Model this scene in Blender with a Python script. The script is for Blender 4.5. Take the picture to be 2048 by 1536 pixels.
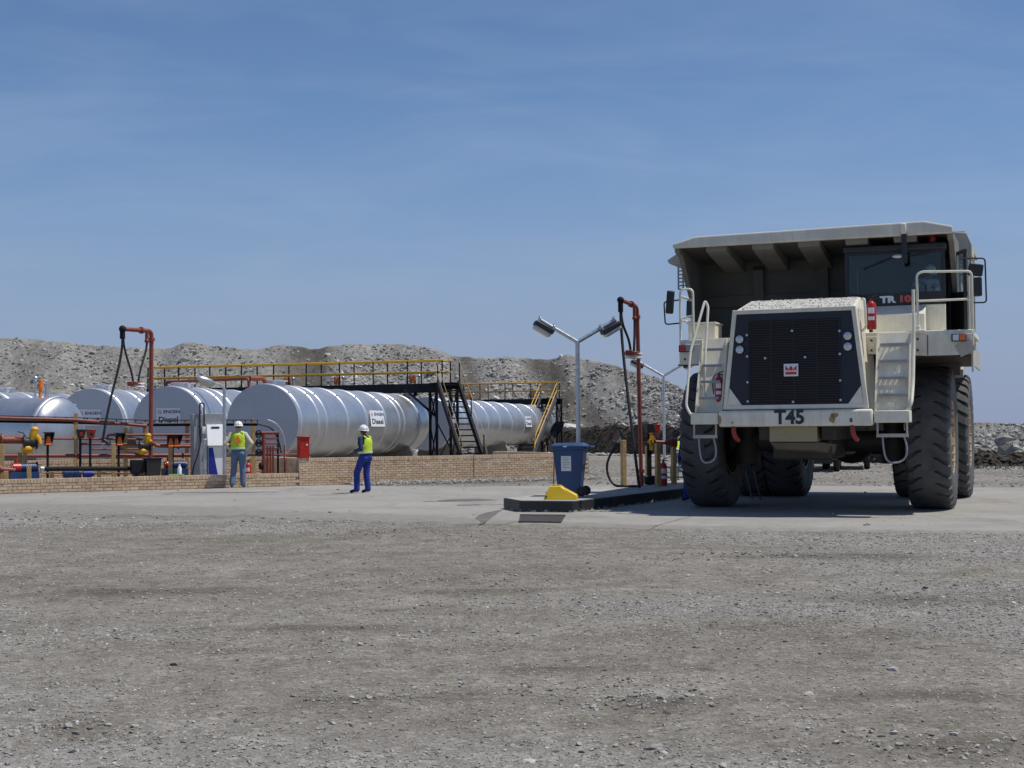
import bpy, bmesh, math, random
import numpy as np
from mathutils import Vector, Matrix, Euler

for o in list(bpy.data.objects):
    bpy.data.objects.remove(o)
random.seed(7)
rng = np.random.default_rng(11)
scene = bpy.context.scene
col = scene.collection

# ------------------------------------------------------------------ camera
CAM_H = 1.55
FPX = 2800.0
PITCH = math.atan(92 / FPX)
ROLL = math.radians(0.5)
cam_data = bpy.data.cameras.new('camera')
cam_data.sensor_width = 36
cam_data.lens = FPX / 2048 * 36
cam_data.clip_end = 5000
cam = bpy.data.objects.new('camera', cam_data)
col.objects.link(cam)
_f = Vector((0, math.cos(PITCH), math.sin(PITCH)))
_r0 = Vector((1, 0, 0))
_u0 = _r0.cross(_f)
_r = _r0 * math.cos(ROLL) - _u0 * math.sin(ROLL)
_u = _u0 * math.cos(ROLL) + _r0 * math.sin(ROLL)
cam.matrix_world = Matrix(((_r.x, _u.x, -_f.x, 0), (_r.y, _u.y, -_f.y, 0), (_r.z, _u.z, -_f.z, CAM_H), (0, 0, 0, 1)))
scene.camera = cam

# ------------------------------------------------------------------ sun and sky
SUN_AZ = math.radians(93)      # clockwise from +Y
SUN_EL = math.radians(66.5)
sun_dir = Vector((math.sin(SUN_AZ) * math.cos(SUN_EL), math.cos(SUN_AZ) * math.cos(SUN_EL), math.sin(SUN_EL)))
sd = bpy.data.lights.new('sun', 'SUN')
sd.energy = 4.1
sd.angle = math.radians(0.53)
sd.color = (1.0, 0.955, 0.88)
sun = bpy.data.objects.new('sun', sd)
col.objects.link(sun)
sun.rotation_euler = (-sun_dir).to_track_quat('-Z', 'Y').to_euler()

world = bpy.data.worlds.new('World')
scene.world = world
world.use_nodes = True
wn, wl = world.node_tree.nodes, world.node_tree.links
wn.clear()
w_out = wn.new('ShaderNodeOutputWorld')
w_bg = wn.new('ShaderNodeBackground')
w_bg.inputs['Strength'].default_value = 0.087
sky = wn.new('ShaderNodeTexSky')
sky.sky_type = 'NISHITA'
sky.sun_disc = False
sky.sun_elevation = SUN_EL
sky.sun_rotation = SUN_AZ
sky.altitude = 1200
sky.air_density = 1.15
sky.dust_density = 0.3
sky.ozone_density = 4.5
# thin high cirrus: streaks laid out on a plane far overhead
tc = wn.new('ShaderNodeTexCoord')
sep = wn.new('ShaderNodeSeparateXYZ')
wl.new(tc.outputs['Generated'], sep.inputs[0])
addz = wn.new('ShaderNodeMath'); addz.operation = 'ADD'; addz.inputs[1].default_value = 0.12
wl.new(sep.outputs['Z'], addz.inputs[0])
dx = wn.new('ShaderNodeMath'); dx.operation = 'DIVIDE'
dy = wn.new('ShaderNodeMath'); dy.operation = 'DIVIDE'
wl.new(sep.outputs['X'], dx.inputs[0]); wl.new(addz.outputs[0], dx.inputs[1])
wl.new(sep.outputs['Y'], dy.inputs[0]); wl.new(addz.outputs[0], dy.inputs[1])
cmb = wn.new('ShaderNodeCombineXYZ')
wl.new(dx.outputs[0], cmb.inputs[0]); wl.new(dy.outputs[0], cmb.inputs[1])
mp = wn.new('ShaderNodeMapping')
mp.inputs['Rotation'].default_value = (0, 0, math.radians(35))
mp.inputs['Scale'].default_value = (0.9, 1.25, 1)
wl.new(cmb.outputs[0], mp.inputs[0])
n1 = wn.new('ShaderNodeTexNoise')
n1.inputs['Scale'].default_value = 1.5
n1.inputs['Detail'].default_value = 7
n1.inputs['Roughness'].default_value = 0.55
n1.inputs['Distortion'].default_value = 0.5
wl.new(mp.outputs[0], n1.inputs['Vector'])
cr = wn.new('ShaderNodeValToRGB')
cr.color_ramp.elements[0].position = 0.42
cr.color_ramp.elements[0].color = (0, 0, 0, 1)
cr.color_ramp.elements[1].position = 0.95
cr.color_ramp.elements[1].color = (0.24, 0.24, 0.24, 1)
wl.new(n1.outputs['Fac'], cr.inputs['Fac'])
cmix = wn.new('ShaderNodeMixRGB')
cmix.inputs['Color2'].default_value = (7.5, 7.7, 8.2, 1)
wl.new(cr.outputs['Color'], cmix.inputs['Fac'])
wl.new(sky.outputs['Color'], cmix.inputs['Color1'])
# grey-blue dust haze low over the horizon, the same all the way round
hz = wn.new('ShaderNodeMapRange'); hz.interpolation_type = 'SMOOTHSTEP'
hz.inputs['From Min'].default_value = -0.02; hz.inputs['From Max'].default_value = 0.24
hz.inputs['To Min'].default_value = 0.92; hz.inputs['To Max'].default_value = 0.0
wl.new(sep.outputs['Z'], hz.inputs['Value'])
hmix = wn.new('ShaderNodeMixRGB')
hmix.inputs['Color2'].default_value = (3.25, 3.75, 5.25, 1)
wl.new(hz.outputs[0], hmix.inputs['Fac']); wl.new(cmix.outputs['Color'], hmix.inputs['Color1'])
tint = wn.new('ShaderNodeMixRGB'); tint.blend_type = 'MULTIPLY'; tint.inputs['Fac'].default_value = 1.0
tint.inputs['Color2'].default_value = (0.90, 0.965, 1.07, 1)
wl.new(hmix.outputs['Color'], tint.inputs['Color1'])
wl.new(tint.outputs['Color'], w_bg.inputs['Color'])
wl.new(w_bg.outputs[0], w_out.inputs[0])

vs = scene.view_settings
vs.view_transform = 'Standard'
vs.look = 'None'
vs.exposure = 0.0
vs.gamma = 1.0
vs.use_curve_mapping = False

# ------------------------------------------------------------------ helpers
def at(px, py, d):
    """world point seen in the survey photograph at (px, py), d metres in front of the viewpoint"""
    v = _f * FPX + _r * (px - 1024) - _u * (py - 768)
    return Vector((0, 0, CAM_H)) + v * (d / v.y)

def gnd(px, py, z=0.0):
    v = _f * FPX + _r * (px - 1024) - _u * (py - 768)
    return Vector((0, 0, CAM_H)) + v * ((z - CAM_H) / v.z)

def tag(o, label=None, cat=None, group=None, kind=None):
    if label: o['label'] = label
    if cat: o['category'] = cat
    if group: o['group'] = group
    if kind: o['kind'] = kind
    return o

def empty(name, loc=(0, 0, 0), rz=0.0, label=None, cat=None, group=None):
    o = bpy.data.objects.new(name, None)
    col.objects.link(o)
    o.location = loc
    o.rotation_euler = (0, 0, rz)
    o.empty_display_size = 0.2
    return tag(o, label, cat, group)

def frame_for(d):
    d = Vector(d).normalized()
    a = Vector((0, 0, 1)) if abs(d.z) < 0.9 else Vector((1, 0, 0))
    x = d.cross(a).normalized()
    return x, d.cross(x).normalized(), d

class MB:
    """collects shapes, builds ONE mesh object"""
    def __init__(s):
        s.v = []; s.f = []; s.m = []
        s.mi = 0
    def add(s, vs, fs):
        b = len(s.v)
        s.v.extend([tuple(p) for p in vs])
        for f in fs:
            s.f.append(tuple(i + b for i in f)); s.m.append(s.mi)
        return s
    def box(s, c, size, rot=None):
        c = Vector(c); h = Vector(size) / 2
        R = rot if isinstance(rot, Matrix) else (Euler(rot).to_matrix() if rot else Matrix.Identity(3))
        vs = [c + R @ Vector((h.x * a, h.y * b, h.z * d)) for a in (-1, 1) for b in (-1, 1) for d in (-1, 1)]
        return s.add(vs, [(0, 1, 3, 2), (4, 6, 7, 5), (0, 4, 5, 1), (2, 3, 7, 6), (0, 2, 6, 4), (1, 5, 7, 3)])
    def hexa(s, p):
        """8 corners: bottom ring 0-3 (ccw from above), top ring 4-7"""
        return s.add(p, [(3, 2, 1, 0), (4, 5, 6, 7), (0, 1, 5, 4), (1, 2, 6, 5), (2, 3, 7, 6), (3, 0, 4, 7)])
    def bar(s, p0, p1, w, h=None, upv=None):
        """square bar between two points"""
        p0, p1 = Vector(p0), Vector(p1); h = h or w
        d = (p1 - p0).normalized()
        a = Vector(upv) if upv else (Vector((0, 0, 1)) if abs(d.z) < 0.95 else Vector((0, 1, 0)))
        x = d.cross(a).normalized(); y = x.cross(d).normalized()
        vs = [p + x * (w / 2 * i) + y * (h / 2 * j) for p in (p0, p1) for i, j in ((-1, -1), (1, -1), (1, 1), (-1, 1))]
        return s.add(vs, [(3, 2, 1, 0), (4, 5, 6, 7), (0, 1, 5, 4), (1, 2, 6, 5), (2, 3, 7, 6), (3, 0, 4, 7)])
    def cyl(s, p0, p1, r0, r1=None, n=12, caps=True):
        p0, p1 = Vector(p0), Vector(p1); r1 = r0 if r1 is None else r1
        x, y, d = frame_for(p1 - p0)
        vs = []
        for p, r in ((p0, r0), (p1, r1)):
            for i in range(n):
                a = 2 * math.pi * i / n
                vs.append(p + (x * math.cos(a) + y * math.sin(a)) * r)
        fs = [(i, i + n, (i + 1) % n + n, (i + 1) % n) for i in range(n)]
        if caps:
            fs += [tuple(range(n)), tuple(range(2 * n - 1, n - 1, -1))]
        return s.add(vs, fs)
    def tube(s, pts, r, n=8, closed=False, caps=True):
        pts = [Vector(p) for p in pts]
        rs = r if isinstance(r, (list, tuple)) else [r] * len(pts)
        N = len(pts)
        ref = None; vs = []
        for i, p in enumerate(pts):
            if closed:
                t = pts[(i + 1) % N] - pts[i - 1]
            else:
                t = pts[min(i + 1, N - 1)] - pts[max(i - 1, 0)]
            t.normalize()
            if ref is None:
                x, y, _ = frame_for(t)
            else:
                x = (ref - t * ref.dot(t)).normalized(); y = t.cross(x)
            ref = x
            for k in range(n):
                a = 2 * math.pi * k / n
                vs.append(p + (x * math.cos(a) + y * math.sin(a)) * rs[i])
        fs = []
        for i in range(N if closed else N - 1):
            j = (i + 1) % N
            for k in range(n):
                fs.append((i * n + k, i * n + (k + 1) % n, j * n + (k + 1) % n, j * n + k))
        if caps and not closed:
            fs += [tuple(range(n - 1, -1, -1)), tuple(range((N - 1) * n, N * n))]
        return s.add(vs, fs)
    def lathe(s, prof, origin, axis, n=24, cap0=False, cap1=False):
        """prof: list of (distance along axis, radius)"""
        o = Vector(origin); x, y, d = frame_for(axis)
        vs = []
        for t, r in prof:
            for i in range(n):
                a = 2 * math.pi * i / n
                vs.append(o + d * t + (x * math.cos(a) + y * math.sin(a)) * r)
        m = len(prof); fs = []
        for j in range(m - 1):
            for i in range(n):
                fs.append((j * n + i, (j + 1) * n + i, (j + 1) * n + (i + 1) % n, j * n + (i + 1) % n))
        if cap0: fs.append(tuple(range(n)))
        if cap1: fs.append(tuple(range(m * n - 1, (m - 1) * n - 1, -1)))
        return s.add(vs, fs)
    def prism(s, poly, off):
        """closed polygon (3D points) extruded by vector off"""
        off = Vector(off); poly = [Vector(p) for p in poly]; n = len(poly)
        vs = poly + [p + off for p in poly]
        fs = [tuple(range(n - 1, -1, -1)), tuple(range(n, 2 * n))] + [(i, (i + 1) % n, (i + 1) % n + n, i + n) for i in range(n)]
        return s.add(vs, fs)
    def quad(s, a, b, c, d):
        return s.add([a, b, c, d], [(0, 1, 2, 3)])
    def sphere(s, c, r, n=12, m=8, scale=(1, 1, 1), R=None):
        c = Vector(c); R = R or Matrix.Identity(3)
        vs = []
        for j in range(m + 1):
            th = math.pi * j / m
            for i in range(n):
                a = 2 * math.pi * i / n
                vs.append(c + R @ Vector((math.sin(th) * math.cos(a) * r * scale[0], math.sin(th) * math.sin(a) * r * scale[1], math.cos(th) * r * scale[2])))
        fs = []
        for j in range(m):
            for i in range(n):
                fs.append((j * n + i, (j + 1) * n + i, (j + 1) * n + (i + 1) % n, j * n + (i + 1) % n))
        return s.add(vs, fs)
    def mesh(s, name, mats, smooth=True, angle=35):
        me = bpy.data.meshes.new(name)
        me.from_pydata(s.v, [], s.f)
        for m in (mats if isinstance(mats, (list, tuple)) else [mats]):
            me.materials.append(m)
        if any(s.m):
            me.polygons.foreach_set('material_index', s.m)
        bm = bmesh.new(); bm.from_mesh(me)
        bmesh.ops.remove_doubles(bm, verts=bm.verts, dist=1e-5)
        bmesh.ops.recalc_face_normals(bm, faces=bm.faces)
        bm.to_mesh(me); bm.free()
        if smooth:
            me.shade_smooth(); me.set_sharp_from_angle(angle=math.radians(angle))
        me.update()
        return me
    def build(s, name, mats, parent=None, smooth=True, bev=0.0, seg=2, angle=35):
        o = bpy.data.objects.new(name, s.mesh(name, mats, smooth, angle))
        col.objects.link(o)
        if parent is not None: o.parent = parent
        if bev:
            b = o.modifiers.new('bevel', 'BEVEL'); b.width = bev; b.segments = seg; b.limit_method = 'ANGLE'; b.angle_limit = math.radians(40)
        return o

def copy_tree(o, parent=None):
    c = o.copy(); col.objects.link(c); c.parent = parent
    for ch in list(o.children):
        copy_tree(ch, c)
    return c

def bez(p0, p1, p2, p3, n=12):
    p0, p1, p2, p3 = map(Vector, (p0, p1, p2, p3))
    return [p0 * (1 - t) ** 3 + p1 * 3 * t * (1 - t) ** 2 + p2 * 3 * t * t * (1 - t) + p3 * t ** 3 for t in [i / n for i in range(n + 1)]]

def rounded(pts, r, n=5):
    """polyline with rounded corners"""
    pts = [Vector(p) for p in pts]
    out = [pts[0]]
    for i in range(1, len(pts) - 1):
        a, b, c = pts[i - 1], pts[i], pts[i + 1]
        rr = min(r, (a - b).length * 0.49, (c - b).length * 0.49)
        p, q = b + (a - b).normalized() * rr, b + (c - b).normalized() * rr
        for k in range(n + 1):
            t = k / n
            out.append(p * (1 - t) ** 2 + b * 2 * t * (1 - t) + q * t * t)
    out.append(pts[-1])
    return out

_ico = None
def vnoise(x, y, seed=0):
    xi = np.floor(x).astype(np.int64); yi = np.floor(y).astype(np.int64)
    xf = x - xi; yf = y - yi
    def h(a, b):
        n = (a * 374761393 + b * 668265263 + seed * 974634777) & 0xffffffff
        n = ((n ^ (n >> 13)) * 1274126177) & 0xffffffff
        return ((n ^ (n >> 16)) & 0xffff) / 65535.0
    u = xf * xf * (3 - 2 * xf); v = yf * yf * (3 - 2 * yf)
    return (h(xi, yi) * (1 - u) + h(xi + 1, yi) * u) * (1 - v) + (h(xi, yi + 1) * (1 - u) + h(xi + 1, yi + 1) * u) * v

def fbm(x, y, seed=0, o=4):
    t = np.zeros_like(x, dtype=float); a = 0.5
    for i in range(o):
        t += a * vnoise(x * 2 ** i, y * 2 ** i, seed + i * 17); a *= 0.5
    return t / (1 - 0.5 ** o)

def np_mesh(name, V, F, mat, smooth=False, attrs=None):
    me = bpy.data.meshes.new(name)
    n = len(V); k = F.shape[1]; m = len(F)
    me.vertices.add(n); me.vertices.foreach_set('co', np.ascontiguousarray(V, dtype=np.float32).ravel())
    me.loops.add(m * k); me.loops.foreach_set('vertex_index', np.ascontiguousarray(F, dtype=np.int32).ravel())
    me.polygons.add(m)
    me.polygons.foreach_set('loop_start', np.arange(0, m * k, k, dtype=np.int32))
    me.polygons.foreach_set('loop_total', np.full(m, k, dtype=np.int32))
    me.update(calc_edges=True)
    me.materials.append(mat)
    me.polygons.foreach_set('use_smooth', np.full(m, smooth))
    for nm, arr in (attrs or {}).items():
        a = me.attributes.new(nm, 'FLOAT', 'POINT'); a.data.foreach_set('value', np.asarray(arr, dtype=np.float32))
    o = bpy.data.objects.new(name, me); col.objects.link(o)
    return o

def stones(name, P, size, mat, flat=0.62, big=True, parent=None):
    """angular stones at P joined into one mesh"""
    N = len(P)
    if big:
        bm = bmesh.new(); bmesh.ops.create_icosphere(bm, subdivisions=1, radius=1)
        B = np.array([v.co[:] for v in bm.verts]); F = np.array([[v.index for v in f.verts] for f in bm.faces]); bm.free()
    else:
        B = np.array([(1, 0, 0), (-1, 0, 0), (0, 1, 0), (0, -1, 0), (0, 0, 1), (0, 0, -1.0)])
        F = np.array([(0, 2, 4), (2, 1, 4), (1, 3, 4), (3, 0, 4), (2, 0, 5), (1, 2, 5), (3, 1, 5), (0, 3, 5)])
    nb = len(B)
    V = B[None] * (1 + rng.uniform(-0.34, 0.30, (N, nb, 1))) + rng.uniform(-0.18, 0.18, (N, nb, 3))
    V = V * rng.uniform(0.6, 1.25, (N, 1, 3))
    q = rng.normal(size=(N, 4)); q /= np.linalg.norm(q, axis=1)[:, None]
    w, x, y, z = q.T
    R = np.stack([1 - 2 * (y * y + z * z), 2 * (x * y - z * w), 2 * (x * z + y * w), 2 * (x * y + z * w), 1 - 2 * (x * x + z * z), 2 * (y * z - x * w), 2 * (x * z - y * w), 2 * (y * z + x * w), 1 - 2 * (x * x + y * y)], 1).reshape(N, 3, 3)
    V = np.einsum('nij,nkj->nki', R, V)
    V[:, :, 2] *= flat
    V = V * size[:, None, None] * 0.5 + P[:, None, :]
    Fa = (F[None] + (np.arange(N) * nb)[:, None, None]).reshape(-1, 3)
    o = np_mesh(name, V.reshape(-1, 3), Fa, mat)
    if parent is not None: o.parent = parent
    return o

# ------------------------------------------------------------------ materials
def new_mat(name):
    m = bpy.data.materials.new(name); m.use_nodes = True
    nt = m.node_tree
    b = nt.nodes['Principled BSDF']
    return m, nt, nt.nodes, nt.links, b

def ramp(nodes, links, src, stops):
    r = nodes.new('ShaderNodeValToRGB')
    e = r.color_ramp.elements
    while len(e) < len(stops): e.new(0.5)
    for i, (p, c) in enumerate(stops):
        e[i].position = p; e[i].color = (*c, 1)
    links.new(src, r.inputs['Fac'])
    return r

def noise(nodes, links, vec, scale, detail=4, rough=0.55):
    n = nodes.new('ShaderNodeTexNoise')
    n.inputs['Scale'].default_value = scale; n.inputs['Detail'].default_value = detail; n.inputs['Roughness'].default_value = rough
    if vec is not None: links.new(vec, n.inputs['Vector'])
    return n

def mix(nodes, links, fac, a, b, mode='MIX'):
    m = nodes.new('ShaderNodeMixRGB'); m.blend_type = mode
    for i, v in ((0, fac), (1, a), (2, b)):
        if isinstance(v, (int, float)): m.inputs[i].default_value = v
        elif isinstance(v, (tuple, list)): m.inputs[i].default_value = (*v, 1)
        else: links.new(v, m.inputs[i])
    return m

def paint(name, c, rough=0.45, metal=0.0, var=0.12, scale=6.0, dirt=0.0, dirt_c=(0.22, 0.18, 0.13), dscale=2.0, bump=0.0, bscale=40.0, spec=0.5, coat=0.0, chips=0.0, streak=0.0):
    m, nt, N, L, b = new_mat(name)
    tcn = N.new('ShaderNodeTexCoord')
    n = noise(N, L, tcn.outputs['Object'], scale, 5)
    lo = tuple(max(0, x * (1 - var)) for x in c); hi = tuple(min(1, x * (1 + var)) for x in c)
    r = ramp(N, L, n.outputs['Fac'], [(0.3, lo), (0.7, hi)])
    out = r.outputs['Color']
    if dirt > 0:
        n2 = noise(N, L, tcn.outputs['Object'], dscale, 8, 0.68)
        r2 = ramp(N, L, n2.outputs['Fac'], [(0.52 - 0.18 * dirt, (0, 0, 0)), (0.82, (dirt, dirt, dirt))])
        out = mix(N, L, r2.outputs['Color'], out, dirt_c).outputs['Color']
    if streak > 0:
        ms = N.new('ShaderNodeMapping'); ms.inputs['Scale'].default_value = (7, 7, 0.7); L.new(tcn.outputs['Object'], ms.inputs[0])
        n4 = noise(N, L, ms.outputs[0], 1.6, 7, 0.7)
        r4 = ramp(N, L, n4.outputs['Fac'], [(0.50, (0, 0, 0)), (0.75, (streak, streak, streak))])
        out = mix(N, L, r4.outputs['Color'], out, dirt_c).outputs['Color']
    if chips > 0:
        n6 = noise(N, L, tcn.outputs['Object'], 11, 8, 0.75)
        r6 = ramp(N, L, n6.outputs['Fac'], [(0.685, (0, 0, 0)), (0.71, (chips, chips, chips))])
        out = mix(N, L, r6.outputs['Color'], out, (0.16, 0.105, 0.06)).outputs['Color']
    L.new(out, b.inputs['Base Color'])
    rr = N.new('ShaderNodeMapRange'); rr.inputs['To Min'].default_value = max(0, rough - 0.1); rr.inputs['To Max'].default_value = min(1, rough + 0.12)
    L.new(n.outputs['Fac'], rr.inputs['Value']); L.new(rr.outputs[0], b.inputs['Roughness'])
    b.inputs['Metallic'].default_value = metal
    b.inputs['Specular IOR Level'].default_value = spec
    b.inputs['Coat Weight'].default_value = coat
    if bump:
        n3 = noise(N, L, tcn.outputs['Object'], bscale, 4)
        bp = N.new('ShaderNodeBump'); bp.inputs['Strength'].default_value = bump; bp.inputs['Distance'].default_value = 0.01
        L.new(n3.outputs['Fac'], bp.inputs['Height']); L.new(bp.outputs[0], b.inputs['Normal'])
    return m

def rock_mat(name, stops, rough=0.9, fine=9.0):
    m, nt, N, L, b = new_mat(name)
    g = N.new('ShaderNodeNewGeometry')
    r = ramp(N, L, g.outputs['Random Per Island'], stops)
    n = noise(N, L, g.outputs['Position'], fine, 4)
    rr = ramp(N, L, n.outputs['Fac'], [(0.3, (0.72, 0.72, 0.72)), (0.7, (1.15, 1.14, 1.12))])
    mm = mix(N, L, 1.0, r.outputs['Color'], rr.outputs['Color'], 'MULTIPLY')
    L.new(mm.outputs['Color'], b.inputs['Base Color'])
    b.inputs['Roughness'].default_value = rough
    b.inputs['Specular IOR Level'].default_value = 0.25
    return m

M = {}
# ------------------------------------------------------------------ setting: ground
PAD = [(-17.2, 35.1), (-15.5, 31.2), (-9.4, 28.4), (-3.9, 25.5), (-0.25, 22.95), (3.6, 21.35), (7.4, 20.4), (15, 18.6), (24, 17.0), (27, 29), (13, 35.5), (5, 39.5), (-1.5, 39.2), (-5.2, 41.3), (-9.0, 39.2)]

def in_poly(x, y, poly):
    c = np.zeros(x.shape, bool); n = len(poly); j = n - 1
    for i in range(n):
        xi, yi = poly[i]; xj, yj = poly[j]
        c ^= ((yi > y) != (yj > y)) & (x < (xj - xi) * (y - yi) / (yj - yi + 1e-12) + xi)
        j = i
    return c

def gravel_mask(x, y):
    a = fbm(x * 0.16 + 3.1, y * 0.33, 5, 4); b = fbm(x * 0.7, y * 1.4, 9, 3)
    return np.clip((a * 0.72 + b * 0.28 - 0.42) * 5.0, 0, 1) * (1 - 0.75 * track_mask(x, y))

def track_mask(x, y):
    # faint compacted wheel tracks swinging across the yard
    t = np.zeros_like(x)
    for c0, c1, c2 in ((13.2, 0.22, 0.012), (16.9, 0.22, 0.012), (9.0, -0.10, 0.02), (11.6, -0.10, 0.016)):
        f = y - (c0 + c1 * x + c2 * x * x) - 0.5 * (fbm(x * 0.4, x * 0 + c0, 71, 2) - 0.5)
        t = np.maximum(t, np.exp(-(f / 0.42) ** 4) * (0.55 + 0.45 * fbm(x * 0.8, y * 0.8, 72, 2)))
    return t
def damp_mask(x, y):
    t = np.zeros_like(x)
    for px, py, rx, ry in ((1330, 1400, 0.45, 0.35), (1900, 1485, 0.5, 0.35), (700, 1392, 0.5, 0.12), (150, 1450, 0.4, 0.3), (1130, 1330, 0.9, 0.25), (1850, 1380, 0.5, 0.3), (1480, 1240, 0.9, 0.4), (640, 1250, 1.2, 0.3), (1600, 1110, 2.0, 0.6), (300, 1180, 1.6, 0.5), (980, 1180, 0.8, 0.5), (1900, 1190, 1.5, 0.7)):
        p = gnd(px, py); n_ = fbm(x * 2.5, y * 2.5, 73, 3)
        t = np.maximum(t, np.clip(1.5 * np.exp(-((x - p.x) / rx) ** 2 - ((y - p.y) / ry) ** 2) - 0.55 + (n_ - 0.5) * 1.3, 0, 1) * (np.abs(x - p.x) < 3 * rx) * (np.abs(y - p.y) < 3 * ry))
    return t
def ground_z(x, y):
    z = -0.022 + 0.03 * (fbm(x * 0.35, y * 0.5, 1, 3) - 0.5) + 0.028 * (fbm(x * 2.2, y * 2.2, 2, 3) - 0.5) + 0.016 * (fbm(x * 9, y * 9, 3, 3) - 0.5)
    # a shallow rut running in from the lower left corner
    u = (x + 2.75) * 0.78 + (y - 6.9) * 0.62; w = -(x + 2.75) * 0.62 + (y - 6.9) * 0.78
    rut = np.exp(-(w / 0.10) ** 2) * (u < 0.75) * (u > -2.5)
    berm = np.exp(-((w - 0.2) / 0.10) ** 2) * (u < 0.75) * (u > -2.5)
    return z - 0.010 * track_mask(x, y) - 0.035 * rut + 0.03 * berm * fbm(x * 6, y * 6, 4, 2)

def geo(a, b, n):
    return np.sign(a) * np.geomspace(abs(a), abs(b), n)

xs = np.concatenate([-np.geomspace(900, 13.2, 40), np.linspace(-13, 13, 430), np.geomspace(13.2, 900, 40)])
ys = np.concatenate([np.linspace(-40, 4.4, 14), np.linspace(4.5, 24, 400), np.geomspace(24.15, 1800, 90)])
GX, GY = np.meshgrid(xs, ys)
GZ = ground_z(GX, GY)
def poly_dist(x, y, poly):
    best = np.full(x.shape, 1e9)
    for i in range(len(poly)):
        ax, ay = poly[i]; bx, by = poly[(i + 1) % len(poly)]
        t = np.clip(((x - ax) * (bx - ax) + (y - ay) * (by - ay)) / ((bx - ax) ** 2 + (by - ay) ** 2), 0, 1)
        best = np.minimum(best, np.hypot(x - ax - t * (bx - ax), y - ay - t * (by - ay)))
    return best
GZ = np.where(in_poly(GX, GY, PAD), GZ - np.clip((poly_dist(GX, GY, PAD) - 0.55) * 0.2, 0, 0.06), GZ)
far = np.clip((GY - 60) / 60, 0, 1); GZ = GZ * (1 - far) - 0.05 * far
ny, nx = GX.shape
idx = np.arange(ny * nx).reshape(ny, nx)
GF = np.stack([idx[:-1, :-1], idx[:-1, 1:], idx[1:, 1:], idx[1:, :-1]], -1).reshape(-1, 4)

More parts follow.
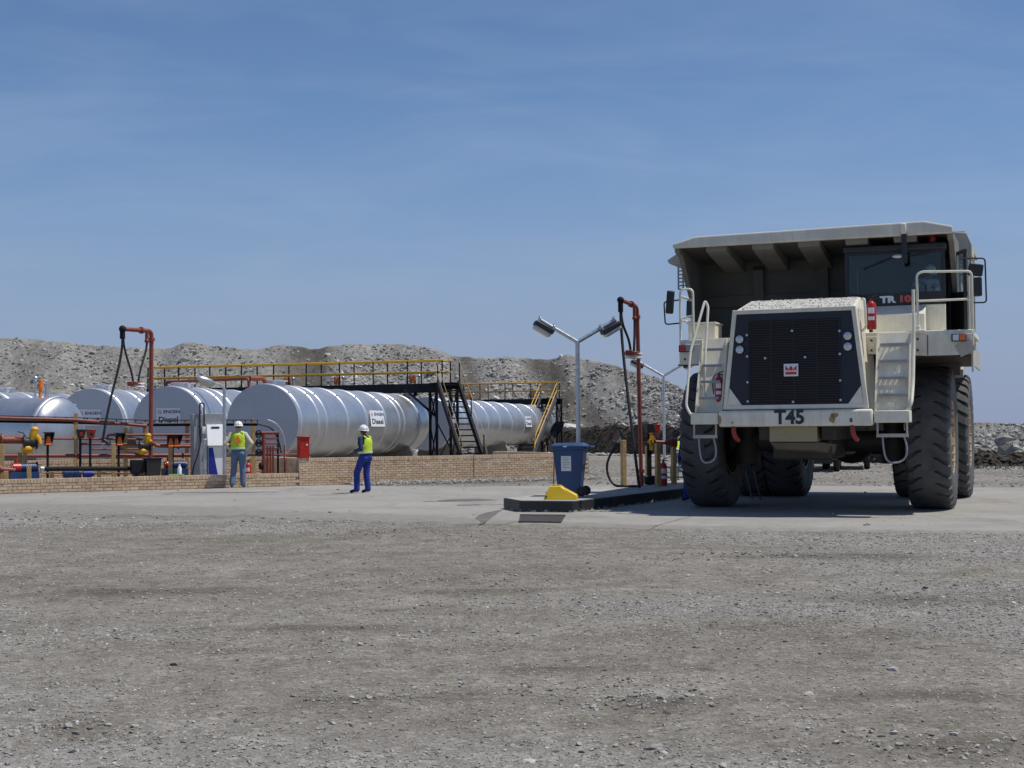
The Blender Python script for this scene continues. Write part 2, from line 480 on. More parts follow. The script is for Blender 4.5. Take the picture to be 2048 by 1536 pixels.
def ground_mat():
    m, nt, N, L, b = new_mat('dusty_gravel_ground')
    g = N.new('ShaderNodeNewGeometry')
    at_ = N.new('ShaderNodeAttribute'); at_.attribute_name = 'gravel'
    P = g.outputs['Position']
    n_big = noise(N, L, P, 0.35, 5); n_mid = noise(N, L, P, 2.3, 6, 0.6); n_fine = noise(N, L, P, 38, 6, 0.7); n_grit = noise(N, L, P, 160, 3, 0.7)
    soil = ramp(N, L, n_mid.outputs['Fac'], [(0.28, (0.165, 0.147, 0.123)), (0.5, (0.228, 0.209, 0.181)), (0.72, (0.29, 0.271, 0.241))])
    gray = ramp(N, L, n_mid.outputs['Fac'], [(0.25, (0.245, 0.233, 0.214)), (0.75, (0.345, 0.333, 0.312))])
    c = mix(N, L, at_.outputs['Fac'], soil.outputs['Color'], gray.outputs['Color'])
    dm = N.new('ShaderNodeAttribute'); dm.attribute_name = 'damp'
    dk = N.new('ShaderNodeMath'); dk.operation = 'MULTIPLY'; dk.inputs[1].default_value = 0.92; L.new(dm.outputs['Fac'], dk.inputs[0])
    c = mix(N, L, dk.outputs[0], c.outputs['Color'], (0.135, 0.119, 0.098))
    tk = N.new('ShaderNodeAttribute'); tk.attribute_name = 'track'
    tm_ = N.new('ShaderNodeMath'); tm_.operation = 'MULTIPLY'; tm_.inputs[1].default_value = 0.45; L.new(tk.outputs['Fac'], tm_.inputs[0])
    c = mix(N, L, tm_.outputs[0], c.outputs['Color'], (0.30, 0.282, 0.25))
    tone = ramp(N, L, n_big.outputs['Fac'], [(0.32, (0.80, 0.79, 0.77)), (0.62, (1.0, 1.0, 1.0))])
    c = mix(N, L, 1.0, c.outputs['Color'], tone.outputs['Color'], 'MULTIPLY')
    rust = ramp(N, L, n_big.outputs['Fac'], [(0.62, (0, 0, 0)), (0.78, (0.35, 0.35, 0.35))])
    c = mix(N, L, rust.outputs['Color'], c.outputs['Color'], (0.26, 0.18, 0.115))
    f = ramp(N, L, n_fine.outputs['Fac'], [(0.28, (0.62, 0.61, 0.60)), (0.5, (0.98, 0.98, 0.98)), (0.75, (1.22, 1.22, 1.21))])
    c = mix(N, L, 1.0, c.outputs['Color'], f.outputs['Color'], 'MULTIPLY')
    f2 = ramp(N, L, n_grit.outputs['Fac'], [(0.3, (0.72, 0.72, 0.72)), (0.7, (1.2, 1.2, 1.2))])
    c = mix(N, L, 0.8, c.outputs['Color'], f2.outputs['Color'], 'MULTIPLY')
    vc = N.new('ShaderNodeTexVoronoi'); vc.inputs['Scale'].default_value = 26; vc.inputs['Randomness'].default_value = 1.0; L.new(P, vc.inputs['Vector'])
    sv = N.new('ShaderNodeSeparateColor'); L.new(vc.outputs['Color'], sv.inputs[0])
    pb_ = ramp(N, L, sv.outputs[0], [(0.0, (0.66, 0.65, 0.63)), (0.12, (0.9, 0.9, 0.9)), (0.8, (1.03, 1.03, 1.03)), (0.95, (1.3, 1.3, 1.3))])
    c = mix(N, L, 1.0, c.outputs['Color'], pb_.outputs['Color'], 'MULTIPLY')
    n_clod = noise(N, L, P, 9, 6, 0.7)
    cl = ramp(N, L, n_clod.outputs['Fac'], [(0.30, (0.68, 0.66, 0.63)), (0.46, (1.0, 1.0, 1.0)), (0.8, (1.1, 1.1, 1.1))])
    c = mix(N, L, 1.0, c.outputs['Color'], cl.outputs['Color'], 'MULTIPLY')
    L.new(c.outputs['Color'], b.inputs['Base Color'])
    b.inputs['Roughness'].default_value = 0.95; b.inputs['Specular IOR Level'].default_value = 0.15
    vo = N.new('ShaderNodeTexVoronoi'); vo.inputs['Scale'].default_value = 45; L.new(P, vo.inputs['Vector'])
    hs = N.new('ShaderNodeMath'); hs.operation = 'ADD'; L.new(n_fine.outputs['Fac'], hs.inputs[0]); L.new(vo.outputs['Distance'], hs.inputs[1])
    bp = N.new('ShaderNodeBump'); bp.inputs['Strength'].default_value = 0.7; bp.inputs['Distance'].default_value = 0.012
    L.new(hs.outputs[0], bp.inputs['Height']); L.new(bp.outputs[0], b.inputs['Normal'])
    return m
M['ground'] = ground_mat()
ground = np_mesh('ground', np.stack([GX, GY, GZ], -1).reshape(-1, 3), GF, M['ground'], True, {'gravel': gravel_mask(GX, GY).ravel(), 'damp': damp_mask(GX, GY).ravel(), 'track': track_mask(GX, GY).ravel()})
tag(ground, 'dusty grey and brown gravel yard reaching to the horizon', 'ground', kind='structure')

# concrete apron
def concrete_mat(name, base, stains=True):
    m, nt, N, L, b = new_mat(name)
    g = N.new('ShaderNodeNewGeometry'); P = g.outputs['Position']
    n1 = noise(N, L, P, 0.45, 6, 0.6); n2 = noise(N, L, P, 5.0, 6, 0.65); n3 = noise(N, L, P, 70, 4, 0.7)
    lo = tuple(x * 0.80 for x in base); hi = tuple(min(1, x * 1.14) for x in base)
    c = ramp(N, L, n1.outputs['Fac'], [(0.3, lo), (0.7, hi)])
    f = ramp(N, L, n2.outputs['Fac'], [(0.3, (0.86, 0.85, 0.83)), (0.7, (1.07, 1.07, 1.07))])
    c = mix(N, L, 1.0, c.outputs['Color'], f.outputs['Color'], 'MULTIPLY')
    f = ramp(N, L, n3.outputs['Fac'], [(0.3, (0.88, 0.88, 0.88)), (0.7, (1.06, 1.06, 1.06))])
    c = mix(N, L, 1.0, c.outputs['Color'], f.outputs['Color'], 'MULTIPLY')
    if stains:
        n4 = noise(N, L, P, 0.8, 7, 0.7)
        mpn = N.new('ShaderNodeMapping'); mpn.inputs['Scale'].default_value = (0.9, 0.28, 1); L.new(P, mpn.inputs[0]); L.new(mpn.outputs[0], n4.inputs['Vector'])
        st = ramp(N, L, n4.outputs['Fac'], [(0.54, (0, 0, 0)), (0.70, (0.55, 0.55, 0.55))])
        c = mix(N, L, st.outputs['Color'], c.outputs['Color'], (0.16, 0.145, 0.125))
        n5 = noise(N, L, P, 0.35, 6, 0.6)
        du = ramp(N, L, n5.outputs['Fac'], [(0.45, (0, 0, 0)), (0.65, (0.7, 0.7, 0.7))])
        c = mix(N, L, du.outputs['Color'], c.outputs['Color'], (0.30, 0.285, 0.255))
        ad = N.new('ShaderNodeAttribute'); ad.attribute_name = 'dust'
        n6 = noise(N, L, P, 3.0, 7, 0.7)
        sm = N.new('ShaderNodeMath'); sm.operation = 'ADD'; L.new(ad.outputs['Fac'], sm.inputs[0]); L.new(n6.outputs['Fac'], sm.inputs[1])
        de = ramp(N, L, sm.outputs[0], [(0.72, (0, 0, 0)), (1.0, (1, 1, 1))])
        soil = ramp(N, L, n2.outputs['Fac'], [(0.3, (0.19, 0.175, 0.15)), (0.7, (0.27, 0.256, 0.23))])
        c = mix(N, L, de.outputs['Color'], c.outputs['Color'], soil.outputs['Color'])
    L.new(c.outputs['Color'], b.inputs['Base Color']); b.inputs['Roughness'].default_value = 0.86; b.inputs['Specular IOR Level'].default_value = 0.3
    bp = N.new('ShaderNodeBump'); bp.inputs['Strength'].default_value = 0.25; bp.inputs['Distance'].default_value = 0.006
    L.new(n3.outputs['Fac'], bp.inputs['Height']); L.new(bp.outputs[0], b.inputs['Normal'])
    return m
M['concrete'] = concrete_mat('worn_concrete', (0.315, 0.303, 0.278))
def dense_poly(poly, step, amp, seed):
    out = []
    for i in range(len(poly)):
        a = Vector(poly[i]); c = Vector(poly[(i + 1) % len(poly)]); n = max(1, int((c - a).length / step))
        d = (c - a).normalized(); nn = Vector((-d.y, d.x))
        for k in range(n):
            p = a + (c - a) * (k / n)
            e = (fbm(np.array([p.x * 1.3]), np.array([p.y * 1.3]), seed, 4)[0] - 0.5) * 2 * amp
            out.append(p + nn * e)
    return out
ax_, ay_ = np.meshgrid(np.arange(-17.4, 27.2, 0.13), np.arange(16.8, 41.6, 0.13))
wob = (fbm(ax_ * 0.8, ay_ * 0.8, 31, 4) - 0.5) * 0.6
pd_ = np.where(in_poly(ax_, ay_, PAD), poly_dist(ax_, ay_, PAD), -poly_dist(ax_, ay_, PAD)) + wob * np.clip((3 - ax_) / 6, 0.08, 1)
inside = pd_ > 0
cell = inside[:-1, :-1] & inside[1:, :-1] & inside[1:, 1:] & inside[:-1, 1:]
az_ = np.clip((pd_ - 0.55) * 0.12, -0.06, 0.0)
idx = np.arange(ax_.size).reshape(ax_.shape)
AF = np.stack([idx[:-1, :-1], idx[:-1, 1:], idx[1:, 1:], idx[1:, :-1]], -1)[cell]
used, inv = np.unique(AF, return_inverse=True)
dustw = np.where(ay_ > 33, 0.8, np.clip(0.7 + (4 - ax_) * 0.26, 0.7, 3.6))
dust = np.clip(1 - pd_ / dustw, 0, 1)
apron = np_mesh('concrete_apron', np.stack([ax_, ay_, az_], -1).reshape(-1, 3)[used], inv.reshape(-1, 4), M['concrete'], False, {'dust': dust.ravel()[used]})
tag(apron, 'pale worn concrete apron around the fuelling island', 'pavement', kind='structure')
M['joint'] = paint('dark_joint', (0.10, 0.095, 0.085), 0.9)
mb = MB()
for a, c in (((2.1, 21.95), (3.2, 24.9)), ((3.2, 24.9), (16, 20.9)), ((-0.3, 23.05), (0.4, 24.4)), ((-12, 33.2), (-5.0, 37.0)), ((9.3, 20.0), (10.4, 23.0)), ((-5.0, 37.0), (-1, 38.6))):
    a = Vector((*a, 0.004)); c = Vector((*c, 0.004)); d = (c - a).normalized(); nn = Vector((-d.y, d.x, 0)) * 0.008
    mb.quad(a - nn, c - nn, c + nn, a + nn)
mb.build('expansion_joint', M['joint'], apron)
# spilt fuel that ran off the island and a few dark oil blots
M['stain'] = paint('damp_stain', (0.15, 0.125, 0.095), 0.5, var=0.3, scale=3)
def blot(cx, cy, rx, ry, seed, z=0.004):
    r = random.Random(seed); n = 26
    ph = [r.uniform(0, 6.28) for _ in range(4)]
    pts = []
    for i in range(n):
        a = 2 * math.pi * i / n
        k = 1 + 0.22 * math.sin(2 * a + ph[0]) + 0.16 * math.sin(3 * a + ph[1]) + 0.1 * math.sin(5 * a + ph[2]) + 0.07 * math.sin(9 * a + ph[3])
        pts.append((cx + rx * k * math.cos(a), cy + ry * k * math.sin(a), z))
    return pts
mb = MB()
p = gnd(935, 1000); mb.add(blot(p.x, p.y, 0.5, 0.55, 3), [tuple(range(26))])
for px, py, rx, ry, sd_ in ((890, 1003, 0.45, 0.10, 4), (336, 988, 0.13, 0.10, 5), (450, 985, 1.5, 0.18, 6), (655, 990, 0.4, 0.12, 8)):
    p = gnd(px, py); mb.add(blot(p.x, p.y, rx, ry, sd_), [tuple(range(26))])
tr = [gnd(960, 1049), gnd(968, 1043), gnd(966, 1036), gnd(975, 1030), gnd(985, 1025), gnd(1000, 1021)]
for i in range(len(tr) - 1):
    a, c = tr[i], tr[i + 1]; w0 = (0.02, 0.05, 0.14, 0.15, 0.10, 0.05)[i]; w1 = (0.05, 0.14, 0.15, 0.10, 0.05, 0.03)[i]
    mb.quad((a.x - w0, a.y, 0.0045), (a.x + w0, a.y, 0.0045), (c.x + w1, c.y, 0.0045), (c.x - w1, c.y, 0.0045))
mb.build('oil_stain', M['stain'], apron)

# loose stones over the yard
M['stone'] = rock_mat('yard_stone', [(0.0, (0.19, 0.178, 0.16)), (0.25, (0.26, 0.246, 0.224)), (0.55, (0.31, 0.297, 0.275)), (0.8, (0.36, 0.347, 0.325)), (0.95, (0.43, 0.417, 0.395)), (1.0, (0.52, 0.505, 0.48))], fine=40)
def yard(n, d0, d1, s0, s1, pw, keep_pad=0.0, dens=0.12):
    d = np.sqrt(rng.uniform(d0 ** 2, d1 ** 2, n * 3)); x = rng.uniform(-0.40, 0.40, n * 3) * d
    g = gravel_mask(x, d)
    ok = rng.uniform(size=n * 3) < dens + (1 - dens) * g
    pad = in_poly(x, d, PAD)
    ok &= (~pad) | (rng.uniform(size=n * 3) < keep_pad)
    x, d = x[ok][:n], d[ok][:n]
    s = s0 + (s1 - s0) * rng.uniform(size=len(x)) ** pw
    z = np.where(in_poly(x, d, PAD), 0.0, ground_z(x, d)) + s * 0.08
    return np.stack([x, d, z], -1), s
def isl_out(P, s):
    k = ~in_poly(P[:, 0], P[:, 1], [(-0.25, 27.7), (0.1, 26.4), (1.15, 26.1), (9.5, 42.0), (7.5, 43.0)])
    return P[k], s[k]
P1, S1 = yard(52000, 5.4, 12.5, 0.006, 0.030, 3.2, dens=0.30)
P2, S2 = yard(38000, 10, 25, 0.011, 0.042, 2.8, 0.004, dens=0.25)
o = stones('small_stones', np.concatenate([P1, P2]), np.concatenate([S1, S2]), M['stone'], 0.5, big=False)
tag(o, 'countless small grey stones strewn over the yard', 'gravel', kind='stuff')
P3, S3 = yard(1300, 5.4, 25, 0.028, 0.07, 2.8, 0.004)
P4, S4 = isl_out(*yard(9000, 24, 66, 0.03, 0.10, 2.0, 0.02, dens=0.4))
# heap of rubble dribbled along the foot of the brick wall
t = rng.uniform(0.56, 1.05, 2600); off = np.abs(rng.normal(0, 0.55, 2600)) + 0.05
wx = -13.48 + 15.21 * t + 0.445 * off; wy = 36.85 + 7.55 * t - 0.896 * off
s5 = rng.uniform(0.03, 0.11, 2600) * np.clip(1.2 - off * 0.5, 0.4, 1); P5 = np.stack([wx, wy, np.clip(0.05 - off * 0.05, -0.02, 0.06) + s5 * 0.1], -1)
# clods pushed up in a few low ridges, as in front of the apron and near the lens
clx, cly, cls = [], [], []
for px, py, n, sx, sy, big in ((770, 1065, 260, 0.9, 0.35, 0.06), (1300, 1395, 150, 0.22, 0.16, 0.05), (1340, 1350, 60, 0.3, 0.1, 0.04), (1900, 1480, 150, 0.35, 0.2, 0.05), (720, 1390, 70, 0.25, 0.06, 0.045), (1320, 1490, 25, 0.22, 0.12, 0.06), (1080, 1370, 200, 0.5, 0.18, 0.04), (880, 1160, 300, 1.2, 0.5, 0.05), (1500, 1105, 120, 0.6, 0.3, 0.07), (1250, 1190, 300, 1.2, 0.5, 0.05), (120, 1455, 120, 0.25, 0.14, 0.05)):
    p = gnd(px, py); clx += list(rng.normal(p.x, sx, n)); cly += list(rng.normal(p.y, sy, n)); cls += list(0.010 + 0.72 * big * rng.uniform(size=n) ** 2.6)
clx, cly, cls = np.array(clx), np.array(cly), np.array(cls)
P6 = np.stack([clx, cly, ground_z(clx, cly) + cls * 0.15], -1)
for px, py, s in ((1312, 1487, 0.10), (1368, 1493, 0.045), (1536, 1140, 0.13), (1530, 1143, 0.12), (1197, 1223, 0.09), (650, 1372, 0.05), (1870, 1465, 0.05), (1735, 1050, 0.10), (1730, 1051, 0.08), (1640, 1510, 0.05), (1112, 1222, 0.05)):
    p = gnd(px, py); P6 = np.vstack([P6, [[p.x, p.y, (0.0 if py < 1055 else -0.045) + s * 0.2]]]); cls = np.append(cls, s)
o = stones('loose_rocks', np.concatenate([P3, P4, P5, P6]), np.concatenate([S3, S4, s5, cls]), M['stone'], 0.62)
tag(o, 'larger loose grey stones and rubble about the yard and wall foot', 'rubble', kind='stuff')

# ------------------------------------------------------------------ waste rock dump behind
CREST = [(-500, 655, 120), (-150, 664, 118), (0, 672, 116), (100, 680, 115), (180, 686, 115), (250, 692, 114), (320, 691, 114), (370, 685, 113), (420, 692, 113), (480, 702, 112), (530, 697, 112), (570, 692, 112), (620, 698, 111), (660, 693, 110), (720, 691, 110), (780, 692, 110), (830, 689, 109), (870, 697, 108), (900, 706, 108), (950, 708, 107), (1010, 706, 106), (1060, 712, 106), (1100, 716, 105), (1135, 711, 104), (1170, 722, 103), (1200, 722, 102), (1250, 732, 100), (1300, 748, 98), (1340, 766, 96), (1380, 792, 93), (1430, 822, 90), (1500, 842, 85), (1600, 850, 80), (1750, 850, 74), (1940, 846, 70), (2048, 850, 69), (2200, 852, 68), (2700, 850, 66)]
cp = np.array([c[0] for c in CREST], float)
cw = np.array([at(*c)[:] for c in CREST])
NC = 760
pxs = np.linspace(-480, 2650, NC)
cx, cyy, cz = (np.interp(pxs, cp, cw[:, i]) for i in range(3))
vv = np.concatenate([[-1.6, -0.5, -0.12], np.linspace(0, 1.12, 70)])
PX, VV = np.meshgrid(pxs, vv)
run = cz / math.tan(math.radians(35))
def hill_xyz(px, v, jit=True):
    X = np.interp(px, cp, cw[:, 0]); Y = np.interp(px, cp, cw[:, 1]); Z = np.interp(px, cp, cw[:, 2]); R = Z / math.tan(math.radians(35))
    y = Y - v * R; z = np.where(v < 0, Z + v * 0.3, Z * (1 - v))
    x = X * (1 - 0.06 * v)
    amp = np.clip(Z / 6, 0.25, 1) * np.clip(1 - np.abs(v - 0.5) * 0.5, 0.4, 1)
    z = z + amp * ((fbm(x * 0.16, y * 0.16, 41, 3) - 0.5) * 1.3 + (fbm(x * 0.9, y * 0.9, 42, 3) - 0.5) * 0.45)
    return x, y, z
def fines(px, v):
    f = np.zeros_like(px)
    for a, b_, c, d, k in ((560, 690, 500, 700, 1.0), (895, 965, 870, 1060, 1.0), (1025, 1125, 1110, 1290, 1.0), (1195, 1260, 1300, 1420, 0.7), (40, 125, 10, 210, 0.45), (215, 260, 190, 330, 0.5), (525, 560, 420, 500, 0.5), (770, 800, 760, 830, 0.5)):
        lo, hi = a + (c - a) * v, b_ + (d - b_) * v
        e = 42 + 60 * (fbm(px * 0.03, v * 6, 55, 4) - 0.5)
        f = np.maximum(f, k * np.clip((px - lo) / e, 0, 1) * np.clip((hi - px) / e, 0, 1) * np.clip((1.05 - v) * 3, 0, 1))
    return np.clip(f, 0, 1)
HX, HY, HZ = hill_xyz(PX, VV)
idx = np.arange(PX.size).reshape(PX.shape)
HF = np.stack([idx[:-1, :-1], idx[1:, :-1], idx[1:, 1:], idx[:-1, 1:]], -1).reshape(-1, 4)
def dump_mat():
    m, nt, N, L, b = new_mat('waste_rock')
    g = N.new('ShaderNodeNewGeometry'); P = g.outputs['Position']
    a = N.new('ShaderNodeAttribute'); a.attribute_name = 'fines'
    n1 = noise(N, L, P, 0.5, 6, 0.65); n2 = noise(N, L, P, 3.0, 6, 0.7)
    gray = ramp(N, L, n1.outputs['Fac'], [(0.3, (0.225, 0.217, 0.198)), (0.7, (0.325, 0.315, 0.29))])
    brown = ramp(N, L, n1.outputs['Fac'], [(0.3, (0.105, 0.095, 0.080)), (0.7, (0.17, 0.156, 0.133))])
    c = mix(N, L, a.outputs['Fac'], gray.outputs['Color'], brown.outputs['Color'])
    f = ramp(N, L, n2.outputs['Fac'], [(0.3, (0.62, 0.62, 0.61)), (0.5, (0.95, 0.95, 0.95)), (0.7, (1.25, 1.25, 1.24))])
    c = mix(N, L, 1.0, c.outputs['Color'], f.outputs['Color'], 'MULTIPLY')
    L.new(c.outputs['Color'], b.inputs['Base Color']); b.inputs['Roughness'].default_value = 0.95; b.inputs['Specular IOR Level'].default_value = 0.15
    bp = N.new('ShaderNodeBump'); bp.inputs['Strength'].default_value = 0.9; bp.inputs['Distance'].default_value = 0.12
    L.new(n2.outputs['Fac'], bp.inputs['Height']); L.new(bp.outputs[0], b.inputs['Normal'])
    return m
M['dump'] = dump_mat()
hill = np_mesh('waste_rock_hill', np.stack([HX, HY, HZ], -1).reshape(-1, 3), HF, M['dump'], True, {'fines': fines(PX, VV).ravel()})
tag(hill, 'long grey waste rock dump with brown chutes of finer spoil behind the tanks', 'hill', kind='structure')
n = 46000
rp = rng.uniform(-60, 2150, n); rv = rng.uniform(-0.02, 1.08, n) ** 0.85
ff = fines(rp, np.clip(rv, 0, 1.1)); keep = rng.uniform(size=n) > ff * 0.86 + 0.03
clump = fbm(rp * 0.018, rv * 4, 77, 4); keep &= rng.uniform(size=n) < np.clip((clump - 0.25) * 2.6, 0.12, 1)
rp, rv = rp[keep], rv[keep]
rx, ry, rz_ = hill_xyz(rp, rv)
rs = 0.12 + 0.34 * rng.uniform(size=len(rp)) ** 3.0 * (0.7 + 0.6 * np.clip(rv, 0, 1))
bigm = rng.uniform(size=len(rp)) < 0.02; rs[bigm] *= rng.uniform(1.5, 3.4, bigm.sum())
rs *= np.where(rp > 1450, 0.72, 1.0)
M['boulder'] = rock_mat('dump_boulder', [(0.0, (0.17, 0.167, 0.156)), (0.3, (0.25, 0.244, 0.228)), (0.6, (0.33, 0.322, 0.302)), (0.85, (0.42, 0.41, 0.385)), (1.0, (0.60, 0.585, 0.55))], fine=3.0)
o = stones('dump_boulders', np.stack([rx, ry, rz_ - rs * 0.10], -1), rs, M['boulder'], 0.75)
tag(o, 'broken grey boulders covering the slope of the rock dump', 'boulders', kind='stuff')

# dark soil windrow along the foot of the dump
RIDGE = [(1075, 862, 95), (1090, 852, 95), (1130, 849, 93), (1165, 855, 91), (1200, 847, 89), (1250, 853, 86), (1300, 846, 83), (1340, 851, 80), (1400, 852, 77), (1500, 860, 72), (1600, 868, 68), (1750, 886, 60), (1900, 903, 55), (1945, 909, 54), (1975, 899, 54), (2005, 908, 54), (2040, 902, 54), (2100, 903, 54), (2400, 905, 54)]
rq = np.array([r[0] for r in RIDGE], float); rw = np.array([at(*r)[:] for r in RIDGE])
ps = np.linspace(1075, 2390, 520); tt = np.linspace(-1, 1, 28)
PS, TT = np.meshgrid(ps, tt)
RX, RY, RZ = (np.interp(PS, rq, rw[:, i]) for i in range(3))
wdt = RZ / math.tan(math.radians(34)) + 0.4
yy = RY - TT * wdt
zz = RZ * np.clip(1 - np.abs(TT) ** 1.15, 0, 1) - 0.08 + (fbm(RX * 0.8, yy * 0.8, 61, 5) - 0.5) * 0.75 * (1 - np.abs(TT) * 0.5)
zz = np.where(np.abs(TT) > 0.98, -0.2, zz)
idx = np.arange(PS.size).reshape(PS.shape)
RF = np.stack([idx[:-1, :-1], idx[:-1, 1:], idx[1:, 1:], idx[1:, :-1]], -1).reshape(-1, 4)
M['soil'] = paint('dark_soil', (0.052, 0.044, 0.036), 0.95, var=0.45, scale=0.7, bump=0.9, bscale=5, spec=0.15, dirt=0.3, dirt_c=(0.10, 0.086, 0.068), dscale=1.2)
o = np_mesh('soil_windrow', np.stack([RX, yy, zz], -1).reshape(-1, 3), RF, M['soil'], True)
tag(o, 'low dark brown soil windrow along the foot of the rock dump', 'embankment', kind='structure')
n = 3500
q = rng.uniform(1080, 2200, n); tq = rng.uniform(-0.95, 0.3, n); X0 = np.interp(q, rq, rw[:, 0]); Y0 = np.interp(q, rq, rw[:, 1]); Z0 = np.interp(q, rq, rw[:, 2]); W0_ = Z0 / math.tan(math.radians(34)) + 0.4
yq = Y0 + tq * W0_; zq = Z0 * np.clip(1 - np.abs(tq) ** 1.15, 0, 1) - 0.08 + (fbm(X0 * 0.8, yq * 0.8, 61, 5) - 0.5) * 0.75 * (1 - np.abs(tq) * 0.5)
ss = 0.08 + 0.3 * rng.uniform(size=n) ** 3
o = stones('soil_clods', np.stack([X0, yq, zq], -1), ss, M['soil'], 0.7, big=False)
tag(o, 'dark earth clods scattered over the soil windrow', 'clods', kind='stuff')
n = 2600
q = rng.uniform(1080, 2200, n); X0 = np.interp(q, rq, rw[:, 0]); Y0 = np.interp(q, rq, rw[:, 1]); W0 = np.interp(q, rq, rw[:, 2]) / math.tan(math.radians(34)) + 0.4
yq = Y0 - W0 - np.abs(rng.normal(0, 1.0, n)); ss = rng.uniform(0.10, 0.42, n)
ss *= np.where(q > 1500, 0.5, 1)
o = stones('rubble_strip', np.stack([X0, yq, ss * 0.05 - 0.03], -1), ss, M['boulder'], 0.6)
tag(o, 'strip of pale rubble lying along the foot of the soil windrow', 'rubble', kind='stuff')
# a little green weed growing by the windrow on the right
M['weed'] = paint('weed_green', (0.085, 0.11, 0.045), 0.8, var=0.4)
c0 = gnd(1935, 936)
nW = 420
wx = c0.x + rng.normal(0, 1.1, nW); wy = c0.y + rng.normal(0, 0.5, nW); hh = rng.uniform(0.05, 0.22, nW); aa = rng.uniform(0, 6.28, nW); ll = rng.uniform(0.02, 0.05, nW)
base = np.stack([wx, wy, np.full(nW, -0.05)], -1)
ta = np.stack([np.cos(aa), np.sin(aa), np.zeros(nW)], -1)
VV_ = np.stack([base - ta * ll[:, None], base + ta * ll[:, None], base + np.stack([rng.normal(0, 0.06, nW), rng.normal(0, 0.06, nW), hh], -1)], 1)
o = np_mesh('weeds', VV_.reshape(-1, 3), np.arange(nW * 3).reshape(-1, 3), M['weed'])
tag(o, 'low patch of green weeds at the foot of the windrow', 'weeds', kind='stuff')
# ------------------------------------------------------------------ brick walls
def brick_mat():
    m, nt, N, L, b = new_mat('face_brick')
    g = N.new('ShaderNodeNewGeometry'); oi = N.new('ShaderNodeObjectInfo')
    s = N.new('ShaderNodeMath'); s.operation = 'ADD'; L.new(g.outputs['Random Per Island'], s.inputs[0]); L.new(oi.outputs['Random'], s.inputs[1])
    f = N.new('ShaderNodeMath'); f.operation = 'FRACT'; L.new(s.outputs[0], f.inputs[0])
    c = ramp(N, L, f.outputs[0], [(0.0, (0.62, 0.41, 0.26)), (0.16, (0.70, 0.51, 0.32)), (0.4, (0.76, 0.58, 0.38)), (0.62, (0.72, 0.53, 0.37)), (0.8, (0.80, 0.65, 0.45)), (0.92, (0.67, 0.46, 0.33)), (1.0, (0.82, 0.68, 0.50))])
    n = noise(N, L, g.outputs['Position'], 14, 5, 0.7)
    r = ramp(N, L, n.outputs['Fac'], [(0.3, (0.72, 0.70, 0.68)), (0.7, (1.1, 1.1, 1.1))])
    mm = mix(N, L, 1.0, c.outputs['Color'], r.outputs['Color'], 'MULTIPLY')
    L.new(mm.outputs['Color'], b.inputs['Base Color']); b.inputs['Roughness'].default_value = 0.85; b.inputs['Specular IOR Level'].default_value = 0.25
    n3 = noise(N, L, g.outputs['Position'], 60, 4, 0.7)
    bp = N.new('ShaderNodeBump'); bp.inputs['Strength'].default_value = 0.5; bp.inputs['Distance'].default_value = 0.01
    L.new(n3.outputs['Fac'], bp.inputs['Height']); L.new(bp.outputs[0], b.inputs['Normal'])
    return m
M['brick'] = brick_mat()
M['mortar'] = paint('mortar', (0.34, 0.29, 0.23), 0.95, var=0.2, scale=20, bump=0.4)
BL, BH, BJ = 0.222, 0.073, 0.0125
def brick_mesh(l, w, h, nm):
    mb = MB(); mb.box((0, 0, 0), (l, w, h))
    me = mb.mesh(nm, M['brick'], smooth=False); return me
WDIR = Vector((15.21, 7.55, 0)).normalized(); WN = Vector((WDIR.y, -WDIR.x, 0))      # WN faces the apron
W0 = Vector((-13.48, 36.85, 0))
WANG = math.atan2(WDIR.y, WDIR.x)
